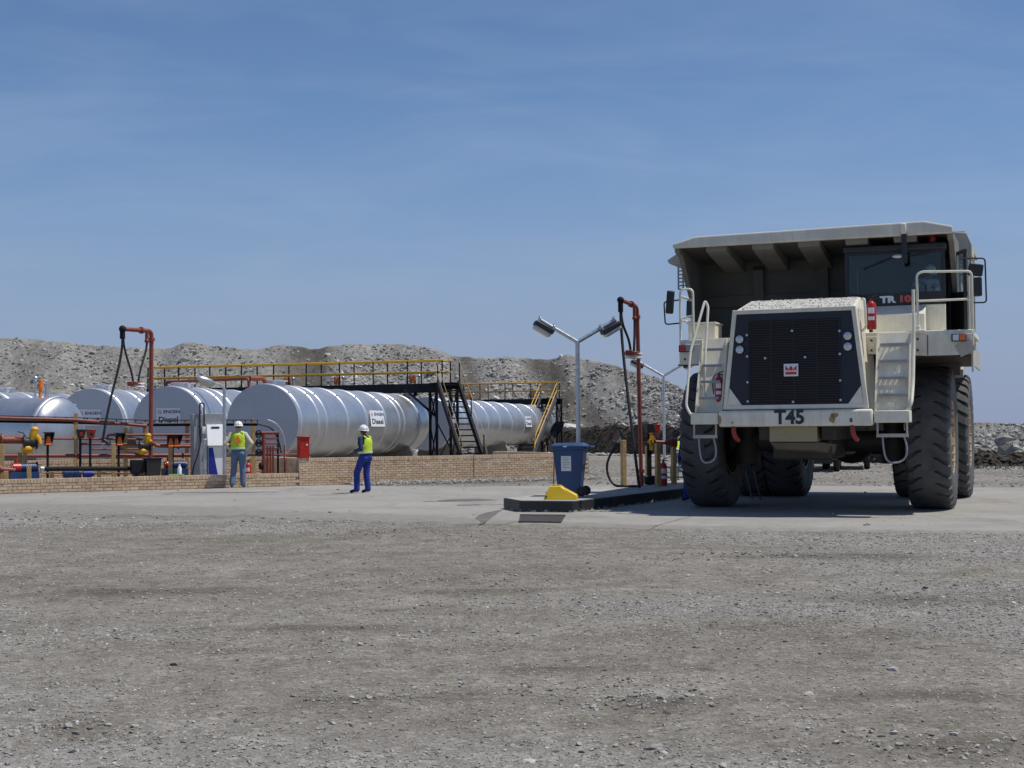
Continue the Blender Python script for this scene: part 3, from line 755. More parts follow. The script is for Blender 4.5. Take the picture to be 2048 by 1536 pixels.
def brick_wall(name, p0, length, courses, label, limit=300, ang=WANG, k=1.0):
    BL, BH, BJ = 0.222 * k, 0.073 * k, 0.0125 * k; CW, CH = 0.073 * k, 0.106
    BRICK = brick_mesh(BL, 0.106, BH, 'brick'); HALF = brick_mesh(BL * 0.47, 0.106, BH, 'half_brick'); COPE = brick_mesh(CW, 0.222, CH, 'brick_on_edge')
    root = empty(name, p0, ang, label, 'wall')
    top = courses * (BH + BJ)
    mb = MB(); mb.box((length / 2, 0.11, top / 2 - 0.06), (length, 0.19, top + 0.1))
    mb.build('mortar_core', M['mortar'], root, smooth=False)
    spots = []
    nb = int(length / (BL + BJ))
    for c in range(courses + 1):
        z = (c - 0.5) * (BH + BJ)
        for i in range(nb + 1):
            x = (i + (0.5 if c % 2 else 0.0)) * (BL + BJ) + BL / 2
            if x + BL / 2 > length + 0.03: continue
            spots.append(('b', x, z))
        if c % 2:
            spots.append(('h', BL * 0.235, z))
    nc = int(length / (CW + 0.009))
    for i in range(nc):
        spots.append(('c', (i + 0.5) * (CW + 0.009), top + 0.053))
    M3 = Matrix.Rotation(ang, 3, 'Z')
    def seen(s):
        w = Vector(p0) + M3 @ Vector((s[1], 0, s[2]))
        return (w - Vector((0, 0, CAM_H))).length * (1.35 if s[0] == 'c' else 1.0) + (3 if s[2] < 0 else 0)
    spots.sort(key=seen)
    rest = MB(); r = random.Random(len(spots))
    for kk, s in enumerate(spots):
        j = r.uniform(-0.003, 0.003)
        y = (0.105 if s[0] == 'c' else 0.053) - 0.004 + j
        if kk < limit:
            o = bpy.data.objects.new('brick', {'b': BRICK, 'h': HALF, 'c': COPE}[s[0]]); col.objects.link(o)
            o.parent = root; o.location = (s[1], y, s[2]); o.rotation_euler = (0, 0, r.uniform(-0.008, 0.008))
        else:
            d = {'b': (BL, 0.106, BH), 'h': (BL * 0.47, 0.106, BH), 'c': (CW, 0.222, CH)}[s[0]]
            rest.box((s[1], y, s[2]), d)
    if rest.v:
        o = rest.build('further_bricks', M['brick'], root, smooth=False); tag(o, kind='stuff')
    return root, top + 0.106
low_len = 8.35
low_wall, LOW_TOP = brick_wall('brick_wall', W0 - WDIR * 1.2, low_len + 1.0, 3, 'low wall of yellow bricks in front of the red pump pipework')
HI0 = W0 + WDIR * 8.17
high_wall, HI_TOP = brick_wall('brick_wall', HI0, 9.6, 10, 'taller bund wall of mottled yellow bricks in front of the silver tanks', k=0.80)
# return and rear wall of the pump bay
bay_wall, _ = brick_wall('brick_wall', HI0 - WN * 3.3 - WDIR * 13.0, 13.2, 8, 'brown brick wall at the back of the pump bay, below the tanks', limit=0)
ret_wall, _ = brick_wall('brick_wall', HI0 - WN * 3.3 + WDIR * 0.004, 3.05, 10, 'short brick return wall beside the red cabinet', limit=60, ang=WANG - math.pi / 2, k=0.80)
# far end of bund
end_wall, _ = brick_wall('brick_wall', HI0 + WDIR * 9.38 - WN * 0.22, 6.0, 8, 'far end of the brick bund wall running back behind the blue bin', limit=0, ang=WANG + math.pi / 2)
mb = MB(); p = HI0 + WDIR * 5.55 + WN * 0.006; mb.box(p + Vector((0, 0, 0.43)), (0.018, 0.012, 0.92), (0, 0, WANG))
o = mb.build('movement_joint', M['joint']); o.parent = high_wall; o.matrix_parent_inverse = Matrix.LocRotScale(HI0, Euler((0, 0, WANG)), None).inverted()

# ------------------------------------------------------------------ tanks
def tank_metal():
    m, nt, N, L, b = new_mat('aluminium_cladding')
    tcn = N.new('ShaderNodeTexCoord')
    n = noise(N, L, tcn.outputs['Object'], 1.3, 6, 0.6)
    c = ramp(N, L, n.outputs['Fac'], [(0.3, (0.60, 0.605, 0.615)), (0.7, (0.70, 0.705, 0.71))])
    n5 = noise(N, L, tcn.outputs['Object'], 2.6, 8, 0.7)
    mp5 = N.new('ShaderNodeMapping'); mp5.inputs['Scale'].default_value = (1.0, 1.0, 0.25); L.new(tcn.outputs['Object'], mp5.inputs[0]); L.new(mp5.outputs[0], n5.inputs['Vector'])
    ds = ramp(N, L, n5.outputs['Fac'], [(0.48, (0, 0, 0)), (0.75, (0.35, 0.35, 0.35))])
    c = mix(N, L, ds.outputs['Color'], c.outputs['Color'], (0.40, 0.375, 0.335))
    L.new(c.outputs['Color'], b.inputs['Base Color'])
    b.inputs['Metallic'].default_value = 0.88
    rr = N.new('ShaderNodeMapRange'); rr.inputs['To Min'].default_value = 0.30; rr.inputs['To Max'].default_value = 0.46
    L.new(n.outputs['Fac'], rr.inputs['Value']); L.new(rr.outputs[0], b.inputs['Roughness'])
    n2 = noise(N, L, tcn.outputs['Object'], 2.2, 3)
    bp = N.new('ShaderNodeBump'); bp.inputs['Strength'].default_value = 0.12; bp.inputs['Distance'].default_value = 0.05
    L.new(n2.outputs['Fac'], bp.inputs['Height']); L.new(bp.outputs[0], b.inputs['Normal'])
    return m
M['clad'] = tank_metal()
M['end_clad'] = paint('grey_end_cladding', (0.50, 0.52, 0.56), 0.5, metal=0.25, var=0.06, scale=1.0)
M['strap'] = paint('bright_strap', (0.64, 0.66, 0.69), 0.46, metal=0.75, var=0.05)
M['galv'] = paint('galvanised_steel', (0.52, 0.54, 0.57), 0.38, metal=0.8, var=0.15, scale=12)
M['signwhite'] = paint('sign_white', (0.80, 0.81, 0.83), 0.4, var=0.03)
M['signblue'] = paint('sign_navy', (0.02, 0.035, 0.16), 0.5)
M['signblack'] = paint('sign_black', (0.015, 0.016, 0.02), 0.5)
M['signred'] = paint('sign_red', (0.55, 0.045, 0.035), 0.5)
_textcache = {}
def text_mesh(txt, size, bold=0.0, mat=None, align='CENTER', sx=1.0):
    cu = bpy.data.curves.new('lettering', 'FONT'); cu.body = txt; cu.size = size; cu.align_x = align; cu.align_y = 'CENTER'
    cu.offset = bold * size; cu.extrude = 0.002; cu.resolution_u = 3
    ob = bpy.data.objects.new('lettering', cu); col.objects.link(ob)
    dg = bpy.context.evaluated_depsgraph_get()
    me = bpy.data.meshes.new_from_object(ob.evaluated_get(dg))
    bpy.data.objects.remove(ob)
    if sx != 1.0:
        for v in me.vertices: v.co.x *= sx
    me.materials.clear(); me.materials.append(mat)
    return me
def lettering(txt, size, mat, parent, M4, bold=0.02, sx=1.0, name='lettering'):
    me = text_mesh(txt, size, bold, mat, sx=sx)
    me.transform(M4)
    o = bpy.data.objects.new(name, me); col.objects.link(o); o.parent = parent
    return o

def diesel_sign(parent, origin, right, up, w=0.85, h=0.62, curve=None):
    """white plate with round red mark, blue name and black word, as a part of a tank"""
    right, up = Vector(right).normalized(), Vector(up).normalized(); nrm = right.cross(up)
    o = Vector(origin); R = Matrix((right, up, nrm)).transposed()
    mb = MB(); mb.box(o, (w, h, 0.012), R)
    s = mb.build('sign', M['signwhite'], parent, smooth=False)
    def m4(x, y): return Matrix.Translation(o + right * (x * w) + up * (y * h) + nrm * 0.0085) @ R.to_4x4()
    lettering('ENGEN', h * 0.26, M['signblue'], s, m4(0.14, 0.26), 0.022, 1.12 * (w / h) / 1.37)
    lettering('Diesel', h * 0.46, M['signblack'], s, m4(0.0, -0.20), 0.022, 0.98 * (w / h) / 1.37)
    mk = MB(); c = o + right * (-0.36 * w) + up * (0.25 * h) + nrm * 0.009; r = h * 0.105
    pts = [c + right * math.cos(a) * r + up * math.sin(a) * r for a in [math.radians(60 + 300 * i / 20) for i in range(21)]]
    pts += [c + right * r * 0.1 + up * r * 0.1]
    mk.tube(pts, h * 0.018, 6)
    mk.build('round_mark', M['signred'], s)
    return s

AXIS = Vector((math.sin(math.radians(12)), math.cos(math.radians(12)), 0)); TPERP = Vector((AXIS.y, -AXIS.x, 0))
ZUP = Vector((0, 0, 1))
def tank(front, L, R, label, rings, manways=(1.0,), lowered=1.88, axis=AXIS, sign=None, sensors=(), dished=False):
    root = empty('storage_tank', (front[0], front[1], 0), 0, label, 'tank', 'silver fuel tanks')
    c0 = Vector((0, 0, lowered)); c1 = c0 + axis * L
    perp = Vector((axis.y, -axis.x, 0))
    mb = MB(); mb.lathe([(0, R), (L, R)], c0, axis, 72)
    mb.build('shell', M['clad'], root)
    for k, (base, sg) in enumerate(((c0, -1), (c1, 1))):
        mb = MB()
        if dished:
            prof = [(0, R)] + [(sg * R * 0.42 * math.sin(a), R * math.cos(a)) for a in [math.pi / 2 * i / 9 for i in range(1, 10)]]
            prof[-1] = (sg * R * 0.42, 0.001)
            mb.lathe(prof, base, axis, 64)
            mb.build('dished_end', M['clad'], root)
        else:
            mb.lathe([(0, R), (sg * 0.03, R), (sg * 0.035, R - 0.04), (sg * 0.02, 0.001)], base, axis, 64)
            mb.build('end_plate', M['end_clad'], root)
    for x in rings:
        mb = MB(); mb.lathe([(x - 0.075, R + 0.001), (x - 0.055, R + 0.018), (x - 0.02, R + 0.028), (x + 0.02, R + 0.028), (x + 0.055, R + 0.018), (x + 0.075, R + 0.001)], c0, axis, 72)
        th = math.radians(40)
        q = c0 + axis * x + (perp * math.sin(th) + ZUP * math.cos(th)) * (R + 0.03)
        mb.box(q, (0.05, 0.14, 0.05), (0, 0.7, -math.radians(12)))
        mb.build('strap', M['strap'], root)
    for x in manways:
        mb = MB(); b0 = c0 + axis * x + ZUP * (R - 0.06)
        mb.lathe([(0, 0.34), (0.17, 0.34), (0.17, 0.42), (0.21, 0.42), (0.22, 0.38), (0.22, 0.001)], b0, ZUP, 24)
        mb.build('manway', M['strap'], root)
    for x in (1.8, L * 0.5, L - 1.8):
        mb = MB()
        q = c0 + axis * x
        poly = [q + perp * a + ZUP * (-lowered + z) for a, z in ((-0.95, 0), (0.95, 0), (0.95, 0.5), (0.75, lowered - R * 0.72), (0, lowered - R - 0.005), (-0.75, lowered - R * 0.72), (-0.95, 0.5))]
        mb.prism(poly, axis * 0.25)
        mb.build('saddle', M['mortar'], root, smooth=False)
    for (x, s) in sensors:
        q = c0 + axis * x + ZUP * R + perp * s
        mb = MB(); mb.cyl(q, q + ZUP * 0.55, 0.03); mb.cyl(q + perp * 0.5 - ZUP * 0.1, q + perp * 0.5 + ZUP * 0.5, 0.06); mb.cyl(q + ZUP * 0.45, q + ZUP * 0.45 + perp * 0.5, 0.035)
        mb.sphere(q + ZUP * 0.6, 0.09, 8, 6)
        mb.build('vent_pipe', M['galv'], root)
        mb = MB(); mb.cyl(q + perp * 0.22 + ZUP * 0.30, q + perp * 0.22 + ZUP * 0.56, 0.10, n=14); mb.cyl(q + perp * 0.22, q + perp * 0.22 + ZUP * 0.30, 0.05, n=14)
        mb.build('level_sensor', M['orange'], root)
    if sign == 'end':
        diesel_sign(root, c0 - axis * 0.045 + perp * 0.02 + ZUP * 0.28, perp, ZUP, 0.86, 0.56)
    elif sign:
        x, ang = sign; th = math.radians(ang)
        nrm = perp * math.sin(th) + ZUP * math.cos(th); up = nrm.cross(axis)
        diesel_sign(root, c0 + axis * x + nrm * (R + 0.03), axis, -up if up.z < 0 else up, 1.75, 0.62)
    return root
M['orange'] = paint('sensor_orange', (0.75, 0.20, 0.03), 0.45)
RNG = [0.25, 1.9, 2.7, 5.0, 7.2, 9.6, 11.5, 12.2, 14.5]
fA = Vector((-8.19, 46.0, 0))
tankA = tank(fA, 16.0, 1.25, 'nearest silver tank with a bare grey end, behind the red cabinet', RNG, (1.1,), sign=(8.4, 83))
tankB = tank(fA + AXIS * 20.0, 27.0, 1.25, 'silver tank farthest to the right, standing between the two staircases', [0.3, 2.6, 5.0, 7.6, 10.4, 13.5, 17, 21, 25], (), sign=(18.0, 83))
fC = fA - TPERP * 3.15 + AXIS * 0.0
tankC = tank(at(337, 850, 46.3), 16.0, 1.27, 'silver tank with a white Diesel plate on its end, left of the lamp post', RNG, (1.1,), sign='end', lowered=1.82)
tankD = tank(at(180, 852, 48.0), 16.0, 1.27, 'silver tank whose Diesel plate is half hidden by the domed tank', RNG, (1.0,), sign='end', lowered=1.82)
# transverse domed tank at far left
axE = Vector((math.sin(math.radians(-66)), math.cos(math.radians(-66)), 0))
eE = at(131, 855, 44.0)
tankE = tank((eE.x - 0.25, eE.y, 0), 8.0, 1.16, 'smooth silver tank with a domed end lying crosswise at far left', [0.0], (), lowered=1.55, axis=axE, dished=True, sensors=((0.9, 0.0),))
eF = at(-30, 860, 49.0)
tankF = tank((eF.x, eF.y, 0), 15.0, 1.27, 'silver tank cut off by the left edge, behind the domed tank', RNG, (1.1,), lowered=1.80)

# ------------------------------------------------------------------ walkways and staircases
M['black_steel'] = paint('black_steel', (0.013, 0.014, 0.019), 0.72, var=0.3, scale=4, spec=0.2)
M['rail_yellow'] = paint('rail_yellow', (0.62, 0.36, 0.035), 0.5, var=0.15)
def walkway(p0, p1, zd, label, npost, rail_h=1.0, width=1.0, beam=0.36, boxes=()):
    p0, p1 = Vector((p0[0], p0[1], 0)), Vector((p1[0], p1[1], 0)); d = (p1 - p0).normalized(); n = Vector((d.y, -d.x, 0)); L = (p1 - p0).length
    if n.y > 0: n = -n
    root = empty('tank_walkway', p0, 0, label, 'walkway', 'black walkways with yellow rails over the tanks')
    for s in (0, 1):
        mb = MB(); o = -n * (width * s)
        mb.bar(o + ZUP * (zd - beam / 2), o + d * L + ZUP * (zd - beam / 2), 0.12, beam)
        mb.build('beam', M['black_steel'], root, smooth=False)
        for i in range(npost):
            x = 0.05 + (L - 0.1) * i / (npost - 1)
            mb = MB(); b0 = o + d * (x + 0.25 * s * (1 if i < npost - 1 else 0)); mb.bar(b0 + ZUP * zd, b0 + ZUP * (zd + rail_h), 0.055)
            mb.build('post', M['black_steel'], root, smooth=False)
        for z in (rail_h * 0.5, rail_h):
            mb = MB()
            pts = [o + ZUP * (zd + z) + n * 0.03, o + d * L + ZUP * (zd + z) + n * 0.03]
            mb.tube(pts, 0.032, 8); mb.build('rail', M['rail_yellow'], root)
    mb = MB(); mb.box(d * (L / 2) - n * (width / 2) + ZUP * (zd - 0.02), (L, width - 0.12, 0.03), (0, 0, math.atan2(d.y, d.x)))
    mb.build('deck_grating', M['black_steel'], root, smooth=False)
    for f in boxes:
        q = d * (L * f) - n * (width + 0.18) + ZUP * (zd + 0.08)
        mb = MB()
        for j in (-0.085, 0.085): mb.cyl(q + d * j, q + d * j + ZUP * 0.34, 0.075, n=12)
        bx = mb.build('level_sensor', M['orange'], root)
        mb = MB(); mb.cyl(q - d * 0.3 - ZUP * 0.4, q - d * 0.3 + ZUP * 0.30, 0.04, n=8); mb.cyl(q + d * 0.3 - ZUP * 0.4, q + d * 0.3 + ZUP * 0.26, 0.05, n=8); mb.sphere(q + d * 0.3 + ZUP * 0.3, 0.08, 8, 6); mb.cyl(q - d * 0.3 + ZUP * 0.28, q + d * 0.3 + ZUP * 0.28, 0.02, n=6); mb.build('vent_pipe', M['galv'], bx)
    # cross rails closing the left end
    for z in (rail_h * 0.5, rail_h):
        mb = MB(); mb.tube([ZUP * (zd + z), -n * width + ZUP * (zd + z)], 0.03, 8); mb.build('rail', M['rail_yellow'], root)
    for i in range(int(L / 3.2) + 1):
        x = min(L - 0.3, 0.3 + i * 3.2)
        mb = MB(); mb.bar(d * x - n * (width / 2) + ZUP * (zd - beam), d * x - n * (width / 2) + ZUP * (zd - beam - 0.16), 0.14)
        mb.build('tank_bracket', M['black_steel'], root, smooth=False)
    return root
ZD = 3.58
wr = Vector((-2.94, 60.0, 0)); wl_ = wr + Vector((-math.sin(math.radians(72)), math.cos(math.radians(72)), 0)) * 14.6
walkA = walkway(wl_, wr, ZD, 'nearer black walkway with yellow rails across the left tanks', 10, boxes=(0.45, 0.62, 0.87))
wr2 = at(1113, 797, 90.0); wl2 = wr2 + Vector((-math.sin(math.radians(74)), math.cos(math.radians(74)), 0)) * 8.6
walkB = walkway(wl2, wr2, wr2.z, 'farther black walkway with yellow rails over the right tank', 6, 1.05, boxes=(0.27, 0.78))

def staircase(top, bottom, width, label, steps, hand_mat, str_mat, tower=True, ztop=ZD, hr=0.028):
    top, bottom = Vector(top), Vector(bottom)
    root = empty('staircase', (bottom.x, bottom.y, 0), 0, label, 'staircase', 'steel staircases up to the tank walkways')
    t = Vector((top.x - bottom.x, top.y - bottom.y, ztop)); b0 = Vector((0, 0, 0))
    hd = Vector((t.x, t.y, 0)).normalized(); side = Vector((hd.y, -hd.x, 0))
    for s in (-1, 1):
        mb = MB(); mb.bar(b0 + side * (s * width / 2), t + side * (s * width / 2), 0.10, 0.26); mb.build('stringer', str_mat, root, smooth=False)
        for z in (0.5, 0.95):
            o = side * (s * (width / 2 + 0.05))
            pts = [o + b0 + ZUP * 0.35 + t * 0.03, o + ZUP * z + t * 0.08, o + t + ZUP * z]
            mb = MB(); mb.tube(rounded(pts, 0.2), hr, 8); mb.build('handrail', hand_mat, root)
        for k in (0.12, 0.55, 0.97):
            mb = MB(); o = side * (s * (width / 2 + 0.02)) + t * k; mb.bar(o, o + ZUP * 0.95, 0.05); mb.build('post', M['black_steel'], root, smooth=False)
    R = Matrix((side, hd, ZUP)).transposed()
    for i in range(steps):
        k = (i + 0.6) / steps
        mb = MB(); mb.box(t * k, (width - 0.06, 0.24, 0.055), R); mb.build('tread', M['black_steel'], root, smooth=False)
    if tower:
        for a in (0.15, 1.15):
            for s in (-1, 1):
                q = Vector((t.x, t.y, 0)) + hd * a + side * (s * width / 2)
                mb = MB(); mb.bar(q, q + ZUP * (ztop - 0.02), 0.12); mb.build('column', M['black_steel'], root, smooth=False)
        for s in (-1, 1):
            q0 = Vector((t.x, t.y, 0)) + hd * 0.15 + side * (s * width / 2); q1 = q0 + hd * 1.0
            mb = MB(); mb.bar(q0 + ZUP * 0.1, q1 + ZUP * 1.8, 0.045); mb.bar(q1 + ZUP * 0.1, q0 + ZUP * 1.8, 0.045); mb.bar(q0 + ZUP * 1.85, q1 + ZUP * 3.3, 0.045); mb.bar(q1 + ZUP * 1.85, q0 + ZUP * 3.3, 0.045)
            mb.build('brace', M['black_steel'], root, smooth=False)
        q = Vector((t.x, t.y, 0)) + hd * 0.15
        mb = MB(); mb.bar(q - side * (width / 2) + ZUP * 0.2, q + side * (width / 2) + ZUP * 1.9, 0.05); mb.bar(q + side * (width / 2) + ZUP * 0.2, q - side * (width / 2) + ZUP * 1.9, 0.05)
        mb.bar(q - side * (width / 2 + 0.05) + ZUP * (ztop - 0.14), q + side * (width / 2 + 0.05) + ZUP * (ztop - 0.14), 0.1, 0.26)
        mb.build('brace', M['black_steel'], root, smooth=False)
        mb = MB(); mb.box(Vector((t.x, t.y, ztop - 0.01)) + hd * 0.6, (width + 0.2, 1.25, 0.05), R); mb.build('landing', M['black_steel'], root, smooth=False)
        # diagonal struts under the walkway
        mb = MB(); mb.bar(q + hd * 0.3 - side * (width / 2) + ZUP * 2.2, q + hd * 0.3 - side * (width / 2 + 1.3) + ZUP * 3.3, 0.09); mb.build('brace', M['black_steel'], root, smooth=False)
    return root
M['rail_pale'] = paint('faded_yellow_rail', (0.26, 0.20, 0.10), 0.5, var=0.15)
M['steel_grey'] = paint('dark_grey_steel', (0.075, 0.08, 0.095), 0.5)
stA = staircase((-2.72, 59.4, 0), (-1.45, 55.8, 0), 0.92, 'black staircase with thin dull rails descending from the nearer walkway', 15, M['rail_pale'], M['black_steel'], hr=0.011)
s2t = at(1097, 800, 89.6); s2b = gnd(1048, 912, 0.0); s2b = at(1050, 908, 85.0)
stB = staircase((s2t.x, s2t.y, 0), (s2b.x, s2b.y, 0), 1.0, 'grey staircase with bright yellow handrails at the far right tank', 15, M['rail_yellow'], M['steel_grey'], ztop=wr2.z)
# ------------------------------------------------------------------ pump bay
M['red_pipe'] = paint('red_oxide_pipe', (0.23, 0.052, 0.033), 0.5, var=0.22, scale=5, dirt=0.25, dirt_c=(0.18, 0.07, 0.045))
M['timber'] = paint('pale_timber', (0.46, 0.31, 0.14), 0.8, var=0.25, scale=9, bump=0.3)
M['rubber'] = paint('black_rubber', (0.012, 0.012, 0.014), 0.6, var=0.3)
M['plastic_black'] = paint('black_plastic', (0.018, 0.019, 0.022), 0.5)
M['valve_yellow'] = paint('valve_yellow', (0.72, 0.38, 0.012), 0.4, var=0.1)
M['lamp_orange'] = paint('lamp_orange', (0.80, 0.17, 0.015), 0.4)
M['red_gloss'] = paint('fire_red', (0.42, 0.020, 0.014), 0.35, var=0.08)
M['blue_motor'] = paint('motor_blue', (0.02, 0.055, 0.17), 0.45)
M['white_plastic'] = paint('white_plastic', (0.84, 0.85, 0.86), 0.35, var=0.03)
M['disp_blue'] = paint('dispenser_blue', (0.012, 0.03, 0.28), 0.4)
M['grey_panel'] = paint('grey_panel', (0.30, 0.31, 0.33), 0.5)
M['floor_conc'] = concrete_mat('bay_concrete', (0.36, 0.345, 0.31), False)
def dw(px): return 36.85 + px / 600 * 3.64
def yp(px, py, off): return at(px, py, dw(px) + off)
# bay slab
a = W0 - WDIR * 3; b_ = HI0 - WDIR * 0.02
mb = MB(); mb.prism([a - WN * 0.21 + ZUP * 0.02, b_ - WN * 0.21 + ZUP * 0.02, b_ - WN * 3.3 + ZUP * 0.02, a - WN * 3.3 + ZUP * 0.02], (0, 0, 0.10))
tag(mb.build('bay_floor', M['floor_conc'], smooth=False), 'raised concrete floor of the pump bay behind the low wall', 'floor', kind='structure')

def pipe_run(pts, r, label, name='fuel_pipe', flanges=True, group=None, stands=()):
    """a pipe as one thing: barrel plus flanges"""
    root = empty(name, pts[0], 0, label, 'pipe', group)
    o0 = Vector(pts[0]); q = [Vector(p) - o0 for p in pts]
    mb = MB(); mb.tube(rounded(q, max(0.12, r * 2.5)), r, 12); mb.build('barrel', M['red_pipe'], root)
    if flanges:
        for i in range(len(q) - 1):
            L = (q[i + 1] - q[i]).length; d = (q[i + 1] - q[i]).normalized()
            k = max(1, int(L / 2.2))
            for j in range(k):
                c = q[i] + d * (L * (j + 0.5) / k)
                mb = MB(); mb.cyl(c - d * 0.02, c + d * 0.02, r * 1.8, n=14); mb.build('flange', M['red_pipe'], root)
    return root
pipe_run([yp(-40, 880, 1.4), yp(46, 880, 1.4)], 0.105, 'thick red pipe entering the yellow valve at far left')
pipe_run([yp(5, 912, 2.2), yp(300, 911, 2.2), yp(430, 910, 2.2)], 0.055, 'long low red pipe behind the timber posts')
pipe_run([yp(60, 877, 2.6), yp(200, 878, 2.6), yp(300, 879, 2.6), yp(470, 880, 2.6)], 0.03, 'thin red pipe running level with the orange lamps', flanges=False)
pipe_run([yp(215, 878, 2.0), yp(215, 870, 2.0), yp(480, 869, 2.0)], 0.036, 'upper red pipe starting with an elbow right of the black hose', flanges=False)
pipe_run([yp(160, 888, 2.3), yp(470, 889, 2.3)], 0.032, 'red pipe running just below the lamp hoods', flanges=False)
pipe_run([yp(180, 899, 2.4), yp(290, 898, 2.4)], 0.025, 'short thin red pipe left of the tall red gantry', flanges=False)
pipe_run([yp(302, 884, 1.6), yp(313, 892, 1.6), yp(400, 893, 1.6)], 0.05, 'red pipe with a slanting elbow leaving the gantry foot')
pipe_run([yp(-30, 835, 2.4), yp(150, 840, 2.4), yp(293, 852, 2.4)], 0.045, 'red pipe hung under the cable tray', flanges=False)
pipe_run([yp(-30, 937, 0.9), yp(30, 941, 0.9)], 0.075, 'red suction pipe of the pump at far left')
pipe_run([yp(90, 946, 0.9), yp(310, 947, 0.9)], 0.02, 'thin dark red pipe low behind the wall', flanges=False)
# overhead crossover from tank to tank
p0, p1 = at(332, 764, 47.5), at(498, 757, 46.2)
pipe_run([p0 - ZUP * 0.25, p0, p1, p1 - ZUP * 2.2], 0.055, 'red crossover pipe from one tank top to the next and down', flanges=False)
pipe_run([at(500, 757, 46.2), at(528, 757, 46.6), at(532, 772, 46.6)], 0.075, 'short thick red elbow on top of the nearest tank', flanges=False)
# black delivery line
pts = [yp(88, 938, 0.55), yp(310, 937, 0.55)]
root = empty('delivery_pipe', pts[0], 0, 'long black pipe lying along the top of the low wall', 'pipe')
mb = MB(); mb.cyl((0, 0, 0), pts[1] - pts[0], 0.06, n=12); mb.build('barrel', M['black_steel'], root)
mb = MB(); mb.cyl(-(pts[1] - pts[0]).normalized() * 0.09, (0, 0, 0), 0.075, n=12); mb.build('coupling', M['galv'], root)

# timber posts
def timber_post(p, h, label, w=0.115):
    root = MB(); root.box((0, 0, h / 2), (w, w, h), (0, 0, 0.3))
    o = root.build('timber_post', M['timber'], None, smooth=False, bev=0.006, seg=1)
    o.location = p
    tag(o, label, 'post', 'short timber posts in the pump bay')
    return o
for px, ytop, off, lb in ((4, 888, 1.2, 'timber post under the thick red pipe at the left edge'), (50, 900, 1.35, 'timber post under the large yellow valve, right one of two'), (40, 905, 1.5, 'timber post under the large yellow valve, left one of two'), (152, 826, 2.6, 'tall timber post holding the cable tray left of the switch boxes'), (227, 886, 0.7, 'pale timber post in front, between the hose nozzle and a lamp box'), (251, 855, 2.4, 'timber post behind the single lamp box near the gantry'), (290, 846, 2.5, 'timber post holding the cable tray just left of the red gantry'), (341, 893, 1.5, 'timber post below the lamp box with two orange lamps'), (374, 840, 2.7, 'tall timber post behind the pipes left of the fuel dispenser'), (507, 838, 2.8, 'tall timber post behind the standing man, at the tray end'), (12, 942, 0.6, 'stub of timber post at the far left end of the low wall'), (58, 930, 0.7, 'stub of timber post between the blue pump and the handwheel'), (104, 944, 0.6, 'stub of timber post under the left end of the black pipe'), (198, 942, 0.6, 'stub of timber post under the middle of the black pipe'), (283, 940, 0.6, 'stub of timber post beside the black sump box')):
    t_ = yp(px, ytop, off); timber_post((t_.x, t_.y, 0.12), t_.z - 0.12, lb)

# cable tray
tp_ = [(-30, 831, 843), (150, 835, 846), (300, 841, 851), (420, 840, 850), (515, 840, 850)]
up_ = [yp(a, b, 2.6) for a, b, c in tp_]; lo_ = [yp(a, c, 2.6) for a, b, c in tp_]
root = empty('cable_tray', lo_[0], 0, 'black ladder cable tray with black cable running along the pump bay', 'cable tray')
o0 = lo_[0]
for pl, r in ((up_, 0.014), (lo_, 0.03)):
    mb = MB(); mb.tube([p - o0 for p in pl], r, 6); mb.build('side_rail', M['black_steel'], root)
n = 32
for i in range(n):
    k = i / (n - 1) * (len(tp_) - 1); j = min(int(k), len(tp_) - 2); f = k - j
    u_, l_ = up_[j].lerp(up_[j + 1], f) - o0, lo_[j].lerp(lo_[j + 1], f) - o0
    mb = MB(); mb.bar(l_, u_, 0.022); mb.build('rung', M['black_steel'], root, smooth=False)
mb = MB(); e = lo_[-1] - o0
mb.tube([lo_[j] - o0 + Vector((0, -0.05, 0.05)) for j in range(5)] + bez(e, e + WDIR * 0.4, e + WDIR * 0.62 - ZUP * 0.1, e + WDIR * 0.75 - ZUP * 0.9, 8)[1:], 0.028, 6); mb.build('cable', M['rubber'], root)
e2 = up_[-1]; c2 = bez(yp(535, 840, 2.4), yp(560, 845, 2.4), yp(569, 868, 2.4), yp(570, 900, 2.4), 10) + [yp(570, 945, 2.4)]
mb = MB(); mb.tube([p - c2[0] for p in c2], 0.03, 8); o = mb.build('cable_conduit', M['galv']); o.location = c2[0]
tag(o, 'curved pale metal conduit bending down at the end of the cable tray', 'conduit')

